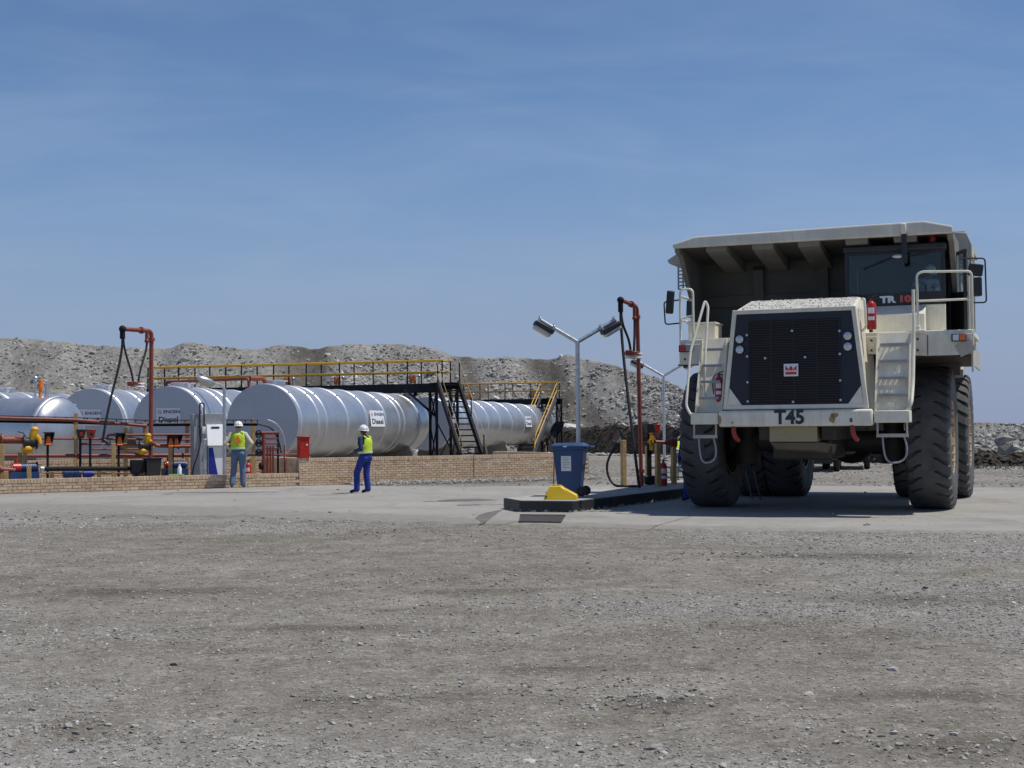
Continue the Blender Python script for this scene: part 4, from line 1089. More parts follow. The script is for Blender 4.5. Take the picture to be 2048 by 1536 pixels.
# hooded lamp stations
def lamp_station(px, py, off, lamps, label):
    c = yp(px, py, off); root = empty('lamp_station', (c.x, c.y, 0.12), WANG, label, 'lamp box', 'hooded orange lamp boxes in the pump bay')
    z = c.z - 0.12; w = 0.19 * lamps + 0.06
    mb = MB()
    mb.prism([(-w * 0.5, -0.20, z + 0.17), (-w * 0.5, -0.20, z + 0.13), (-w * 0.36, 0.0, z - 0.16), (-w * 0.36, 0.02, z + 0.17)], (0.02, 0, 0))
    mb.prism([(w * 0.5, -0.20, z + 0.17), (w * 0.5, -0.20, z + 0.13), (w * 0.36, 0.0, z - 0.16), (w * 0.36, 0.02, z + 0.17)], (0.02, 0, 0))
    mb.box((0, -0.09, z + 0.18), (w + 0.04, 0.24, 0.02)); mb.box((0, 0.03, z), (w * 0.75, 0.03, 0.36))
    mb.build('hood', M['plastic_black'], root, smooth=False)
    for i in range(lamps):
        x = (i - (lamps - 1) / 2) * 0.17
        mb = MB(); mb.hexa([(x - 0.08, -0.16, z - 0.16), (x + 0.08, -0.16, z - 0.16), (x + 0.08, 0.0, z - 0.16), (x - 0.08, 0.0, z - 0.16), (x - 0.04, -0.08, z + 0.08), (x + 0.04, -0.08, z + 0.08), (x + 0.04, 0.0, z + 0.08), (x - 0.04, 0.0, z + 0.08)])
        mb.build('lamp', M['lamp_orange'], root, bev=0.01)
    mb = MB(); mb.bar((0, 0.06, 0), (0, 0.06, z + 0.1), 0.06); mb.build('post', M['black_steel'], root, smooth=False)
    return root
lamp_station(96, 878, 1.0, 1, 'black hooded box with one orange lamp beside the yellow valve')
lamp_station(238, 879, 1.1, 1, 'black hooded box with one orange lamp between the hose and the gantry')
lamp_station(346, 882, 1.5, 2, 'black hooded box with two orange lamps beside the fuel dispenser')
def switch_box(px, py, off, m, label):
    c = yp(px, py, off); root = empty('switch_box', (c.x, c.y, 0.12), WANG, label, 'switch box'); z = c.z - 0.12
    mb = MB(); mb.hexa([(-0.08, -0.10, z - 0.12), (0.08, -0.10, z - 0.12), (0.08, 0.02, z - 0.12), (-0.08, 0.02, z - 0.12), (-0.13, -0.16, z + 0.13), (0.13, -0.16, z + 0.13), (0.13, 0.02, z + 0.13), (-0.13, 0.02, z + 0.13)])
    b = mb.build('box', m, root, bev=0.008)
    mb = MB(); mb.cyl((0, -0.12, z), (0, -0.165, z - 0.01), 0.05, n=14); mb.build('knob', M['red_gloss'] if m is not M['red_gloss'] else M['plastic_black'], b)
    mb = MB(); mb.bar((0, 0.05, 0), (0, 0.05, z + 0.1), 0.06); mb.build('post', M['black_steel'], root, smooth=False)
switch_box(161, 868, 1.0, M['plastic_black'], 'black box on a black post, left one of a pair')
switch_box(181, 868, 1.0, M['red_gloss'], 'red box on a black post right of the black box')

# valves
def valve(px, py, off, s, label):
    c = yp(px, py, off); root = empty('valve', c, WANG, label, 'valve')
    mb = MB(); mb.cyl((-0.16 * s, 0, 0), (0.18 * s, 0, 0), 0.16 * s, n=16); mb.cyl((-0.2 * s, 0, 0), (-0.16 * s, 0, 0), 0.22 * s, n=16); mb.cyl((0.18 * s, 0, 0), (0.22 * s, 0, 0), 0.22 * s, n=16)
    mb.build('body', M['plastic_black'], root)
    mb = MB(); mb.tube([Vector(p) * s for p in ((0.05, -0.05, 0.08), (0.1, -0.06, 0.24), (0.13, -0.06, 0.36))], [0.10 * s, 0.13 * s, 0.12 * s], 14); mb.sphere((0.13 * s, -0.06 * s, 0.40 * s), 0.125 * s, 14, 8, (1, 1, 0.8))
    mb.tube([Vector(p) * s for p in ((0.16, -0.08, 0.22), (0.24, -0.1, 0.12), (0.27, -0.1, -0.05))], 0.085 * s, 12)
    mb.build('actuator', M['valve_yellow'], root)
    mb = MB(); mb.sphere((-0.08 * s, -0.02, -0.2 * s), 0.17 * s, 14, 8, (1.1, 0.9, 0.8)); mb.build('flow_body', M['valve_yellow'], root)
    mb = MB(); mb.tube([Vector(p) * s for p in ((-0.1, 0, 0.1), (-0.2, -0.02, 0.3), (-0.38, -0.02, 0.34))], 0.016 * s, 6); mb.build('lever', M['black_steel'], root)
valve(60, 885, 1.3, 0.88, 'large yellow and black valve at the end of the thick red pipe')
valve(289, 892, 1.9, 0.75, 'smaller yellow valve beside the foot of the red gantry')
# motors and pumps
def pump(px, py, off, s, label):
    c = yp(px, py, off); root = empty('pump', (c.x, c.y, 0.12), WANG + 0.15, label, 'pump'); z = max(0.2, c.z - 0.12)
    mb = MB(); mb.cyl((0.05 * s, 0, z), (0.55 * s, 0, z), 0.15 * s, n=16); mb.cyl((0.55 * s, 0, z), (0.62 * s, 0, z), 0.12 * s, n=16)
    for k in range(7): mb.cyl(((0.1 + 0.065 * k) * s, 0, z), ((0.125 + 0.065 * k) * s, 0, z), 0.17 * s, n=16)
    mb.build('motor', M['blue_motor'], root)
    mb = MB(); mb.cyl((-0.22 * s, 0, z), (0.04 * s, 0, z), 0.17 * s, n=16); mb.cyl((-0.26 * s, 0, z), (-0.22 * s, 0, z), 0.12 * s, n=16); mb.cyl((-0.1 * s, 0, z), (-0.1 * s, 0, z + 0.3 * s), 0.07 * s, n=12); mb.build('volute', M['red_gloss'], root)
    mb = MB(); mb.box((0.15 * s, 0, (z - 0.13 * s) / 2), (0.95 * s, 0.4 * s, max(0.06, z - 0.13 * s))); mb.build('base', M['blue_motor'], root, smooth=False)
pump(38, 936, 1.0, 0.8, 'red and blue pump on a blue base at far left')
pump(342, 930, 2.0, 0.75, 'red and blue pump behind the white bottle')
def barrel(px, py, off, r, L, label, m):
    c = yp(px, py, off); root = empty('motor', c, WANG, label, 'motor')
    mb = MB(); mb.cyl((0, 0, 0), (L, 0, 0), r, n=18); mb.cyl((L, 0, 0), (L + 0.06, 0, 0), r * 0.75, n=18); mb.build('casing', m, root)
    for k in range(5):
        mb = MB(); x = L * (k + 0.5) / 5; mb.cyl((x - 0.012, 0, 0), (x + 0.012, 0, 0), r * 1.1, n=18); mb.build('fin', m, root)
    mb = MB(); mb.box((L / 2, 0, -r), (L * 0.8, r * 1.6, 0.1)); mb.build('foot', m, root, smooth=False)
barrel(126, 947, 0.9, 0.12, 0.42, 'round blue motor below the black pipe, left one', M['blue_motor'])
barrel(166, 948, 0.9, 0.09, 0.24, 'small pale blue motor below the black pipe, middle one', M['disp_blue'])
barrel(266, 945, 0.9, 0.11, 0.2, 'short blue motor below the black pipe, beside the black box', M['blue_motor'])
c = yp(72, 938, 1.1); root = empty('hose_reel', c, WANG, 'dark round handwheel between the yellow valve and the black pipe', 'handwheel')
mb = MB(); mb.tube([(0.02, math.cos(a) * 0.14, math.sin(a) * 0.17) for a in [2 * math.pi * i / 20 for i in range(20)]], 0.03, 8, closed=True); mb.build('rim', M['plastic_black'], root)
mb = MB(); mb.cyl((-0.1, 0, 0), (0.05, 0, 0), 0.1, n=14); mb.bar((0.02, -0.14, 0), (0.02, 0.14, 0), 0.03); mb.bar((0.02, 0, -0.16), (0.02, 0, 0.16), 0.03); mb.build('hub', M['plastic_black'], root)
# black sump box on the wall
c = yp(299, 934, 0.35); root = empty('sump_box', c, WANG, 'black box at the right end of the black pipe on the wall', 'box')
mb = MB(); mb.hexa([(-0.10, -0.20, -0.24), (0.26, -0.20, -0.24), (0.26, 0.18, -0.24), (-0.10, 0.18, -0.24), (-0.13, -0.22, 0.22), (0.29, -0.22, 0.22), (0.29, 0.2, 0.22), (-0.13, 0.2, 0.22)]); mb.build('body', M['plastic_black'], root, bev=0.015)
mb = MB(); mb.box((0.08, -0.01, 0.235), (0.46, 0.46, 0.03)); mb.build('lid', M['black_steel'], root, bev=0.006)
mb = MB(); mb.box((-0.32, 0.05, 0.02), (0.36, 0.3, 0.36)); mb.build('rear_box', M['black_steel'], root, bev=0.01)
c = yp(359, 946, 0.12)
root = empty('white_bottle', (c.x, c.y, LOW_TOP), 0, 'white plastic bottle standing on the low wall', 'bottle')
mb = MB(); mb.lathe([(0, 0.055), (0.02, 0.06), (0.2, 0.06), (0.26, 0.03), (0.28, 0.022), (0.285, 0.001)], (0, 0, 0), ZUP, 16); mb.build('body', M['white_plastic'], root)
mb = MB(); mb.cyl((0, 0, 0.285), (0, 0, 0.315), 0.026, n=12); mb.build('cap', M['white_plastic'], root)
c = [yp(338, 947, 0.05), yp(346, 945, 0.1), yp(354, 947.5, 0.05), yp(364, 950, -0.0)]
mb = MB(); mb.tube(bez(*[Vector((p.x, p.y, LOW_TOP + 0.02)) - c[0] for p in c], 10), 0.018, 8); mb.tube(bez(*[Vector((p.x + 0.05, p.y + 0.05, LOW_TOP + 0.025)) - c[0] for p in c], 10), 0.015, 8)
M['hose_green'] = paint('hose_green', (0.16, 0.42, 0.09), 0.5)
o = mb.build('garden_hose', M['hose_green']); o.location = c[0]; tag(o, 'scrap of bright green hose on the low wall by the bottle', 'hose')

# fuelling gantry: red standpipe with arm, slung hoses and weight
def gantry(base, top, tip, hose_end, weight, r, label, end_len=0.0):
    base, top, tip, hose_end, weight = map(Vector, (base, top, tip, hose_end, weight))
    root = empty('fuel_gantry', base, 0, label, 'fuel gantry', 'red overhead fuelling gantries')
    t, e, he, w = top - base, tip - base, hose_end - base, weight - base
    mb = MB(); mb.tube(rounded([(0, 0, 0), t, e, e - ZUP * 0.2], 0.16, 6), r, 14); mb.build('standpipe', M['red_pipe'], root)
    for c, d in ((ZUP * 0.35, ZUP), (t - ZUP * 0.25, ZUP), (t.lerp(e, 0.35), (e - t).normalized())):
        mb = MB(); mb.cyl(c - d * 0.04, c + d * 0.04, r * 1.6, n=14); mb.build('flange', M['red_pipe'], root)
    mb = MB(); mb.sphere(e, r * 1.7, 12, 8); mb.cyl(e, e - ZUP * 0.28, r * 1.25, n=12); mb.build('swivel', M['black_steel'], root)
    k = t + (e - t) * 0.16
    mb = MB(); mb.cyl(k, k - ZUP * 0.32, r * 0.9, n=12); mb.sphere(k - ZUP * 0.3, r * 1.2, 12, 8); mb.build('hanger', M['red_pipe'], root)
    hs = e - ZUP * 0.25
    side = (t - e).normalized()
    m1 = hs.lerp(he, 0.5) - side * 0.10
    mb = MB(); mb.tube(bez(hs, hs - ZUP * 0.8, m1, he, 16), 0.034, 10); mb.build('delivery_hose', M['rubber'], root)
    mb = MB(); mb.tube(bez(hs + side * 0.03, hs - ZUP * 0.5 + side * 0.05, w + ZUP * 0.5 - side * 0.15, w - side * 0.10, 12), 0.03, 10)
    mb.build('slung_hose', M['rubber'], root)
    mb = MB(); mb.tube(bez(k - ZUP * 0.3, k - ZUP * 0.7, w + ZUP * 0.5 + side * 0.12, w + side * 0.08, 12), 0.03, 10); mb.build('slung_hose', M['rubber'], root)
    mb = MB(); mb.cyl(w - ZUP * 0.03, w + ZUP * 0.05, 0.19, n=24); mb.box(w - side * 0.2, (0.16, 0.16, 0.12)); mb.build('sheave_block', M['red_pipe'], root, bev=0.008)
    mb = MB(); mb.lathe([(-0.08, 0.19), (-0.06, 0.225), (-0.04, 0.19), (0.0, 0.19), (0.03, 0.225), (0.05, 0.19)], w + side * 0.06 - ZUP * 0.02, ZUP, 24); mb.build('sheave_rim', M['white_plastic'], root)
    return root
gb = yp(301, 925, 2.0); gb.z = 0.12
gt = at(303, 662, gb.y); ge = at(245, 658, gb.y - 0.9)
gantry(gb, gt, ge, yp(205, 885, 1.2), at(272, 768, gb.y - 0.6), 0.062, 'red fuelling gantry with slung black hoses in the pump bay')
# nozzle rest in the bay
c = yp(208, 884, 1.0); root = empty('nozzle', c, 0, 'black hose nozzle hooked at the end of the bay gantry hose', 'nozzle')
mb = MB(); mb.tube([(0, 0, 0.05), (0.1, 0, -0.02), (0.16, 0, -0.1)], [0.05, 0.045, 0.03], 10); mb.build('body', M['plastic_black'], root)
mb = MB(); mb.tube([(0.0, -0.02, -0.06), (-0.08, -0.02, -0.16)], 0.028, 10); mb.build('spout', M['galv'], root)
mb = MB(); mb.tube(rounded([(0.02, 0, 0.0), (0.02, 0, 0.12), (0.16, 0, 0.1), (0.18, 0, -0.05)], 0.04), 0.012, 6); mb.build('guard', M['plastic_black'], root)

# fuel dispenser
c = yp(424, 945, 1.0)
root = empty('fuel_dispenser', (c.x, c.y, 0.12), WANG, 'white and blue fuel dispenser with grey side column and hanging hose', 'fuel dispenser')
zb = 0.0
mb = MB(); mb.box((0.10, 0, 0.52), (0.52, 0.42, 1.04)); mb.build('lower_cabinet', M['white_plastic'], root, bev=0.012)
mb = MB(); mb.prism([(-0.155, -0.212, 0.04), (0.145, -0.212, 0.04), (-0.03, -0.212, 1.0), (-0.155, -0.212, 1.0)], (0, -0.006, 0)); mb.build('blue_flash', M['disp_blue'], root, smooth=False)
mb = MB(); mb.box((0.02, -0.222, 0.11), (0.26, 0.006, 0.045)); mb.build('name_strip', M['white_plastic'], root, smooth=False)
mb = MB(); mb.hexa([(-0.20, -0.29, 1.05), (0.42, -0.29, 1.05), (0.44, 0.24, 1.05), (-0.24, 0.24, 1.05), (-0.18, -0.10, 1.66), (0.32, -0.10, 1.66), (0.32, 0.16, 1.66), (-0.18, 0.16, 1.66)]); h_ = mb.build('sloped_hood', M['white_plastic'], root, bev=0.012)
mb = MB(); mb.box((0.06, -0.145, 1.575), (0.24, 0.008, 0.05), (math.radians(-72.7) + math.pi / 2, 0, 0)); mb.build('display', M['plastic_black'], h_, smooth=False)
mb = MB(); mb.box((0.09, 0.05, 1.82), (0.62, 0.10, 0.32)); mb.build('header_panel', M['grey_panel'], root, bev=0.01)
mb = MB(); mb.box((-0.42, 0.02, 0.8), (0.30, 0.42, 1.6)); mb.box((-0.42, 0.02, 1.78), (0.34, 0.3, 0.36)); mb.build('side_column', M['grey_panel'], root, bev=0.01)
mb = MB(); mb.box((-0.25, 0.0, 0.6), (0.10, 0.40, 1.3)); mb.build('column_trim', M['galv'], root, bev=0.006)
mb = MB(); mb.tube(rounded([(-0.40, -0.22, 1.4), (-0.40, -0.2, 2.28), (-0.28, -0.2, 2.28), (-0.28, -0.22, 1.5)], 0.07), 0.022, 8)
mb.tube(bez((-0.40, -0.22, 1.4), (-0.36, -0.36, 0.9), (-0.66, -0.4, 0.6), (-0.62, -0.22, 0.2), 12), 0.02, 8); mb.build('hose', M['rubber'], root)
mb = MB(); mb.box((-0.30, -0.25, 1.5), (0.10, 0.1, 0.2)); mb.build('nozzle_boot', M['white_plastic'], root, bev=0.01)

# lamp post in the bay
c = yp(449, 945, 0.42); tpz = at(449, 776, c.y).z
root = empty('lamp_post', (c.x, c.y, 0.12), 0, 'slim grey lamp post with a cobra head beside the fuel dispenser', 'lamp post')
mb = MB(); mb.cyl((0, 0, 0), (0, 0, tpz - 0.12), 0.055, 0.045, n=14); mb.build('pole', M['galv'], root)
mb = MB(); mb.tube([(0, 0, tpz - 0.14), (-0.12, -0.1, tpz - 0.02), (-0.28, -0.2, tpz + 0.04)], 0.03, 8); mb.build('arm', M['galv'], root)
mb = MB(); R_ = Euler((0, math.radians(18), math.radians(36))).to_matrix(); mb.sphere((-0.46, -0.33, tpz + 0.08), 0.30, 16, 10, (1.0, 0.5, 0.36), R_); hd_ = mb.build('lamp_head', M['galv'], root)
M['lens'] = paint('lamp_lens', (0.45, 0.45, 0.40), 0.15, var=0.05)
mb = MB(); mb.sphere((-0.45, -0.33, tpz + 0.03), 0.26, 14, 8, (0.95, 0.5, 0.42), R_); mb.build('lens', M['lens'], hd_)

# red hydrant cabinet on the wall
c = HI0 + WDIR * 0.16 - WN * 0.12
root = empty('fire_cabinet', (c.x, c.y, HI_TOP), WANG, 'narrow red metal cabinet standing on the corner of the brick wall', 'cabinet')
mb = MB(); mb.box((0, 0, 0.30), (0.28, 0.30, 0.60)); mb.build('body', M['red_gloss'], root, bev=0.006)
mb = MB(); mb.box((0, 0, 0.615), (0.33, 0.36, 0.03)); mb.build('lid', M['red_gloss'], root, bev=0.006)
mb = MB(); mb.box((0.06, -0.155, 0.38), (0.04, 0.012, 0.05)); mb.build('latch', M['white_plastic'], root, bev=0.003)

# red manifold rack right of the worker
c = yp(530, 944, 1.3); root = empty('pipe_manifold', (c.x, c.y, 0.12), WANG, 'cluster of red vertical and horizontal manifold pipes right of the standing man', 'manifold')
def zz_(py): return at(530, py, c.y).z - 0.12
for x in (-0.02, 0.10, 0.19, 0.27):
    mb = MB(); mb.cyl((x - 0.02, 0, 0), (x - 0.02, 0, zz_(868 + 24 * (x > 0.05))), 0.03 if x > 0 else 0.055, n=10); mb.build('riser', M['red_pipe'], root)
for py, x0, x1, r in ((866, -0.25, 0.42, 0.05), (877, 0.05, 0.42, 0.03), (887, 0.05, 0.42, 0.03), (897, 0.05, 0.42, 0.03), (910, -0.5, 1.0, 0.03), (901, 0.1, 1.0, 0.012)):
    mb = MB(); mb.cyl((x0, 0.08, zz_(py)), (x1, 0.08, zz_(py)), r, n=10); mb.build('header', M['red_pipe'], root)
mb = MB(); mb.cyl((0.42, 0.08, 0), (0.42, 0.08, zz_(864)), 0.03, n=10); mb.build('riser', M['black_steel'], root)
mb = MB(); mb.cyl((0.58, -0.05, 0), (0.58, -0.05, zz_(890)), 0.022, n=10); mb.build('riser', M['red_pipe'], root)
for py in (868, 886, 905):
    mb = MB(); mb.tube([(-0.22 + 0.08 * math.cos(a), -0.1, zz_(py) + 0.10 * math.sin(a)) for a in [2 * math.pi * i / 16 for i in range(16)]], 0.025, 6, closed=True); mb.cyl((-0.22, 0.08, zz_(py)), (-0.22, -0.12, zz_(py)), 0.05, n=10); mb.build('handwheel', M['black_steel'], root)
mb = MB(); mb.sphere((-0.12, -0.02, zz_(932)), 0.085, 12, 8, (1, 1, 1.4)); mb.build('strainer', M['black_steel'], root)

# fire extinguishers
M['label_white'] = paint('label_white', (0.75, 0.76, 0.80), 0.5, var=0.05)
M['label_blue'] = paint('label_blue', (0.05, 0.10, 0.40), 0.5)
def extinguisher(loc, s, label, parent=None, rz=0.0):
    if parent is None: root = empty('fire_extinguisher', loc, rz, label, 'extinguisher')
    else:
        root = empty('fire_extinguisher', loc, rz); root.parent = parent
    mb = MB(); mb.lathe([(0, 0.085 * s), (0.02 * s, 0.092 * s), (0.46 * s, 0.092 * s), (0.52 * s, 0.07 * s), (0.55 * s, 0.03 * s), (0.58 * s, 0.03 * s)], (0, 0, 0), ZUP, 18, cap0=True, cap1=True)
    b = mb.build('cylinder', M['red_gloss'], root)
    mb = MB(); mb.tube([(0, 0, 0.58 * s), (0, 0, 0.62 * s)], 0.022 * s, 8); mb.bar((0, 0, 0.63 * s), (0.10 * s, -0.03 * s, 0.66 * s), 0.02 * s); mb.bar((0, 0, 0.60 * s), (0.1 * s, -0.03 * s, 0.59 * s), 0.02 * s); mb.build('valve', M['plastic_black'], root)
    mb = MB(); mb.tube(bez((0, 0, 0.61 * s), (-0.16 * s, -0.02, 0.64 * s), (-0.14 * s, -0.02, 0.3 * s), (-0.105 * s, -0.02, 0.14 * s), 10), 0.011 * s, 6); mb.build('hose', M['rubber'], root)
    n = 7
    for z0, z1, mm in ((0.30, 0.41, M['label_white']), (0.17, 0.24, M['label_white'])):
        mb = MB(); vs = []
        for i in range(n):
            a = math.radians(-125 + 75 * i / (n - 1)); vs += [(0.0945 * s * math.cos(a), 0.0945 * s * math.sin(a), z0 * s), (0.0945 * s * math.cos(a), 0.0945 * s * math.sin(a), z1 * s)]
        mb.add(vs, [(2 * i, 2 * i + 2, 2 * i + 3, 2 * i + 1) for i in range(n - 1)]); mb.build('sticker', mm, b if parent is None else root)
    return root
c = yp(496, 945, 0.7); extinguisher((c.x, c.y, 0.12), 1.0, 'red fire extinguisher with stickers behind the standing man')

# ------------------------------------------------------------------ fuelling island
M['kerb_black'] = None
def kerb_mat():
    m, nt, N, L, b = new_mat('black_painted_kerb')
    g = N.new('ShaderNodeNewGeometry'); P = g.outputs['Position']
    sp = N.new('ShaderNodeSeparateXYZ'); L.new(P, sp.inputs[0])
    n = noise(N, L, P, 9, 6, 0.65); n2 = noise(N, L, P, 1.6, 4)
    base = ramp(N, L, n2.outputs['Fac'], [(0.3, (0.010, 0.011, 0.013)), (0.7, (0.026, 0.027, 0.03))])
    zr = N.new('ShaderNodeMapRange'); zr.inputs['From Min'].default_value = 0.0; zr.inputs['From Max'].default_value = 0.10; zr.inputs['To Min'].default_value = 0.20; zr.inputs['To Max'].default_value = -0.1
    L.new(sp.outputs['Z'], zr.inputs['Value'])
    ad = N.new('ShaderNodeMath'); ad.operation = 'ADD'; L.new(n.outputs['Fac'], ad.inputs[0]); L.new(zr.outputs[0], ad.inputs[1])
    ch = ramp(N, L, ad.outputs[0], [(0.64, (0, 0, 0)), (0.68, (1, 1, 1))])
    c = mix(N, L, ch.outputs['Color'], base.outputs['Color'], (0.33, 0.315, 0.28))
    L.new(c.outputs['Color'], b.inputs['Base Color']); b.inputs['Roughness'].default_value = 0.55
    return m
M['kerb_black'] = kerb_mat()
M['island'] = concrete_mat('island_concrete', (0.37, 0.36, 0.335), False)
IZ = 0.21
IDIR = Vector((0.4636, 0.886, 0)); 
i1, i2, i3 = Vector((-0.19, 27.65, 0)), Vector((0.12, 26.52, 0)), Vector((1.12, 26.22, 0))
iR, iL = i3 + IDIR * 13.0, i1 + IDIR * 12.0
ip = [i2, i3, iR, iL, i1]
root = empty('fuelling_island', (0, 0, 0), 0, 'raised concrete fuelling island with black painted kerb', 'kerb island')
mb = MB(); mb.prism([p + ZUP * -0.05 for p in ip], (0, 0, IZ + 0.05)); mb.build('kerb', M['kerb_black'], root, smooth=False, bev=0.02)
cen = sum(ip, Vector()) / 5
mb = MB(); mb.prism([p.lerp(cen, 0.012) + ZUP * (IZ - 0.02) for p in ip], (0, 0, 0.024)); mb.build('top_slab', M['island'], root, smooth=False)
mb = MB()
q = i3 + IDIR * 1.9 + Vector((0.886, -0.4636, 0)) * 0.004
mb.box(q + ZUP * 0.1, (0.012, 0.02, 0.2), (0, 0, math.atan2(IDIR.y, IDIR.x))); mb.build('kerb_joint', M['joint'], root, smooth=False)

# drain grate in the apron
g0, g1, g2, g3 = gnd(1037, 1045), gnd(1122, 1046), gnd(1131, 1032), gnd(1040, 1031)
root = empty('drain_grate', (g0.x, g0.y, 0), 0, 'rusty rectangular drain grating in the apron before the island', 'drain')
pg = [p - Vector((g0.x, g0.y, 0)) for p in (g0, g1, g2, g3)]
mb = MB(); mb.quad(*[p + ZUP * 0.003 for p in pg]); mb.build('pit', M['plastic_black'], root, smooth=False)
M['rust'] = paint('rusty_grate', (0.075, 0.062, 0.05), 0.8, var=0.4, scale=20)
for k in range(22):
    f = (k + 0.5) / 22; a = pg[0].lerp(pg[1], f); b2 = pg[3].lerp(pg[2], f)
    mb = MB(); mb.bar(a + ZUP * 0.012, b2 + ZUP * 0.012, 0.016, 0.014); mb.build('bar', M['rust'], root, smooth=False)
for a, b2 in ((0, 1), (3, 2)):
    mb = MB(); mb.bar(pg[a] + ZUP * 0.014, pg[b2] + ZUP * 0.014, 0.03, 0.02); mb.build('frame_bar', M['rust'], root, smooth=False)

# Y lamp posts
M['lamp_glass'] = paint('lamp_glass', (0.55, 0.55, 0.50), 0.12, var=0.05, coat=0.5)
def y_lamp(base, zj, label, armdir, L=0.95, z0=IZ):
    root = empty('lamp_post', (base.x, base.y, z0), 0, label, 'lamp post', 'galvanised Y shaped twin lamp posts')
    J = ZUP * (zj - z0); ad = Vector(armdir).normalized()
    mb = MB(); mb.cyl((0, 0, 0), J, 0.046, n=16); mb.cyl((0, 0, 0), (0, 0, 0.02), 0.14, n=16); mb.build('pole', M['galv'], root)
    for s in (-1, 1):
        d = (ad * s * 0.87 + ZUP * 0.5).normalized()
        mb = MB(); mb.cyl(J - d * 0.03, J + d * L, 0.042, n=14); a_ = mb.build('arm', M['galv'], root)
        side = Vector((0, 0, 1)).cross(ad).normalized(); up2 = d.cross(side) if d.cross(side).z > 0 else -d.cross(side)
        R_ = Matrix((d, side, d.cross(side))).transposed()
        if R_.col[2].z < 0: R_ = Matrix((d, -side, -(d.cross(side)))).transposed()
        dn = -Vector(R_.col[2])
        c = J + d * (L - 0.18)
        mb = MB(); mb.box(c + dn * 0.10, (0.44, 0.26, 0.10), R_); hb = mb.build('lamp_housing', M['plastic_black'], root, bev=0.02)
        mb = MB(); mb.box(c + dn * 0.185, (0.40, 0.23, 0.09), R_); mb.build('lamp_glass', M['lamp_glass'], hb, bev=0.035)
        for t in (-0.17, 0.17):
            mb = MB(); cc = c + d * t; mb.tube([cc + side * 0.075 * math.cos(a) + (dn * -1) * 0.075 * math.sin(a) for a in [math.pi * i / 8 for i in range(9)]] + [cc - side * 0.075 + dn * 0.08], 0.012, 6); mb.box(cc - dn * 0.06, (0.05, 0.12, 0.03), R_); mb.build('clamp', M['strap'], root)
    return root
pb = Vector((1.37, 29.2, 0)); zj = at(1156, 684, 29.2).z
y_lamp(Vector((at(1156, 800, 29.2).x, 29.2, 0)), zj, 'nearer galvanised twin lamp post rising behind the blue bin', (0.98, 0.2, 0))
pb2 = at(1328, 850, 46.7); y_lamp(Vector((pb2.x, 46.7, 0)), at(1327, 752, 46.7).z, 'farther galvanised twin lamp post behind the red standpipe', (1.0, 0.1, 0), L=1.15, z0=0.0)

# island gantry and equipment
base = gnd(1283, 972, IZ); top = at(1274, 613, base.y + 0.1); tip = at(1241, 600, base.y - 0.7)
gantry(base, top, tip, gnd(1276, 978, IZ) + ZUP * 0.03 + Vector((0.02, -0.1, 0)), at(1265, 708, base.y - 0.25), 0.048, 'red standpipe gantry with slung hoses on the fuelling island')
def isl_post(px, py, ytop, label):
    b0 = gnd(px, py, IZ); t_ = at(px, ytop, b0.y)
    mb = MB(); mb.box((0, 0, (t_.z - IZ) / 2), (0.105, 0.105, t_.z - IZ), (0, 0, 0.45)); o = mb.build('timber_post', M['timber'], None, smooth=False, bev=0.006, seg=1); o.location = (b0.x, b0.y, IZ)
    tag(o, label, 'post', 'timber posts on the island')
isl_post(1247.5, 974.6, 880, 'timber post on the island holding the hose nozzle')
isl_post(1296, 960, 893, 'timber post on the island below the yellow valve')
isl_post(1316, 974.0, 886, 'timber post on the island left of the extinguisher')
isl_post(1348, 969, 889, 'timber post on the island right of the extinguisher')
b0 = gnd(1247, 974, IZ)
n0 = at(1240, 868, b0.y); root = empty('hose_nozzle', n0, 0, 'black fuel hose with nozzle hooked on the first timber post', 'hose')
mb = MB(); mb.tube([(-0.02, 0, 0.12), (0.02, 0, 0.05), (0.05, 0, -0.05), (0.06, 0, -0.12)], [0.02, 0.05, 0.045, 0.03], 10); mb.box((0.0, 0, 0.13), (0.1, 0.05, 0.04)); mb.build('nozzle', M['plastic_black'], root)
mb = MB(); mb.tube([(0.04, 0, -0.08), (-0.06, 0, -0.2)], 0.026, 8); mb.build('spout', M['galv'], root)
gl = lambda px, py, dd=0: (at(px, py, b0.y + dd) - n0)
hp = bez(gl(1233, 885), gl(1225, 905), gl(1212, 918), gl(1214, 940), 8) + bez(gl(1214, 940), gl(1216, 960), gl(1228, 975), gl(1248, 978, -0.3), 8)[1:] + bez(gl(1248, 978, -0.3), gl(1262, 981, -0.3), gl(1272, 981, -0.3), gl(1282, 980, -0.3), 6)[1:]
for p in hp: p.z = max(p.z, IZ + 0.03 - n0.z)
mb = MB(); mb.tube(hp, 0.028, 10); mb.build('hose', M['rubber'], root)
# control column with yellow valve
b1 = gnd(1288, 970, IZ) + Vector((0.14, 0.1, 0)); zt = at(1292, 848, b1.y).z - IZ
root = empty('control_column', (b1.x, b1.y, IZ), 0.3, 'black control column with red hooded top on the island', 'control column')
mb = MB(); mb.box((0, 0, zt / 2 - 0.1), (0.09, 0.09, zt - 0.2)); mb.build('column', M['black_steel'], root, smooth=False)
mb = MB(); mb.box((0.02, 0, zt - 0.1), (0.18, 0.16, 0.22)); mb.build('box', M['plastic_black'], root, bev=0.01)
mb = MB(); mb.hexa([(0.12, -0.1, zt - 0.22), (0.20, -0.1, zt - 0.22), (0.20, 0.08, zt - 0.22), (0.12, 0.08, zt - 0.22), (0.16, -0.1, zt - 0.01), (0.28, -0.1, zt - 0.01), (0.28, 0.08, zt - 0.01), (0.16, 0.08, zt - 0.01)]); mb.build('red_hood', M['red_gloss'], root, bev=0.006)
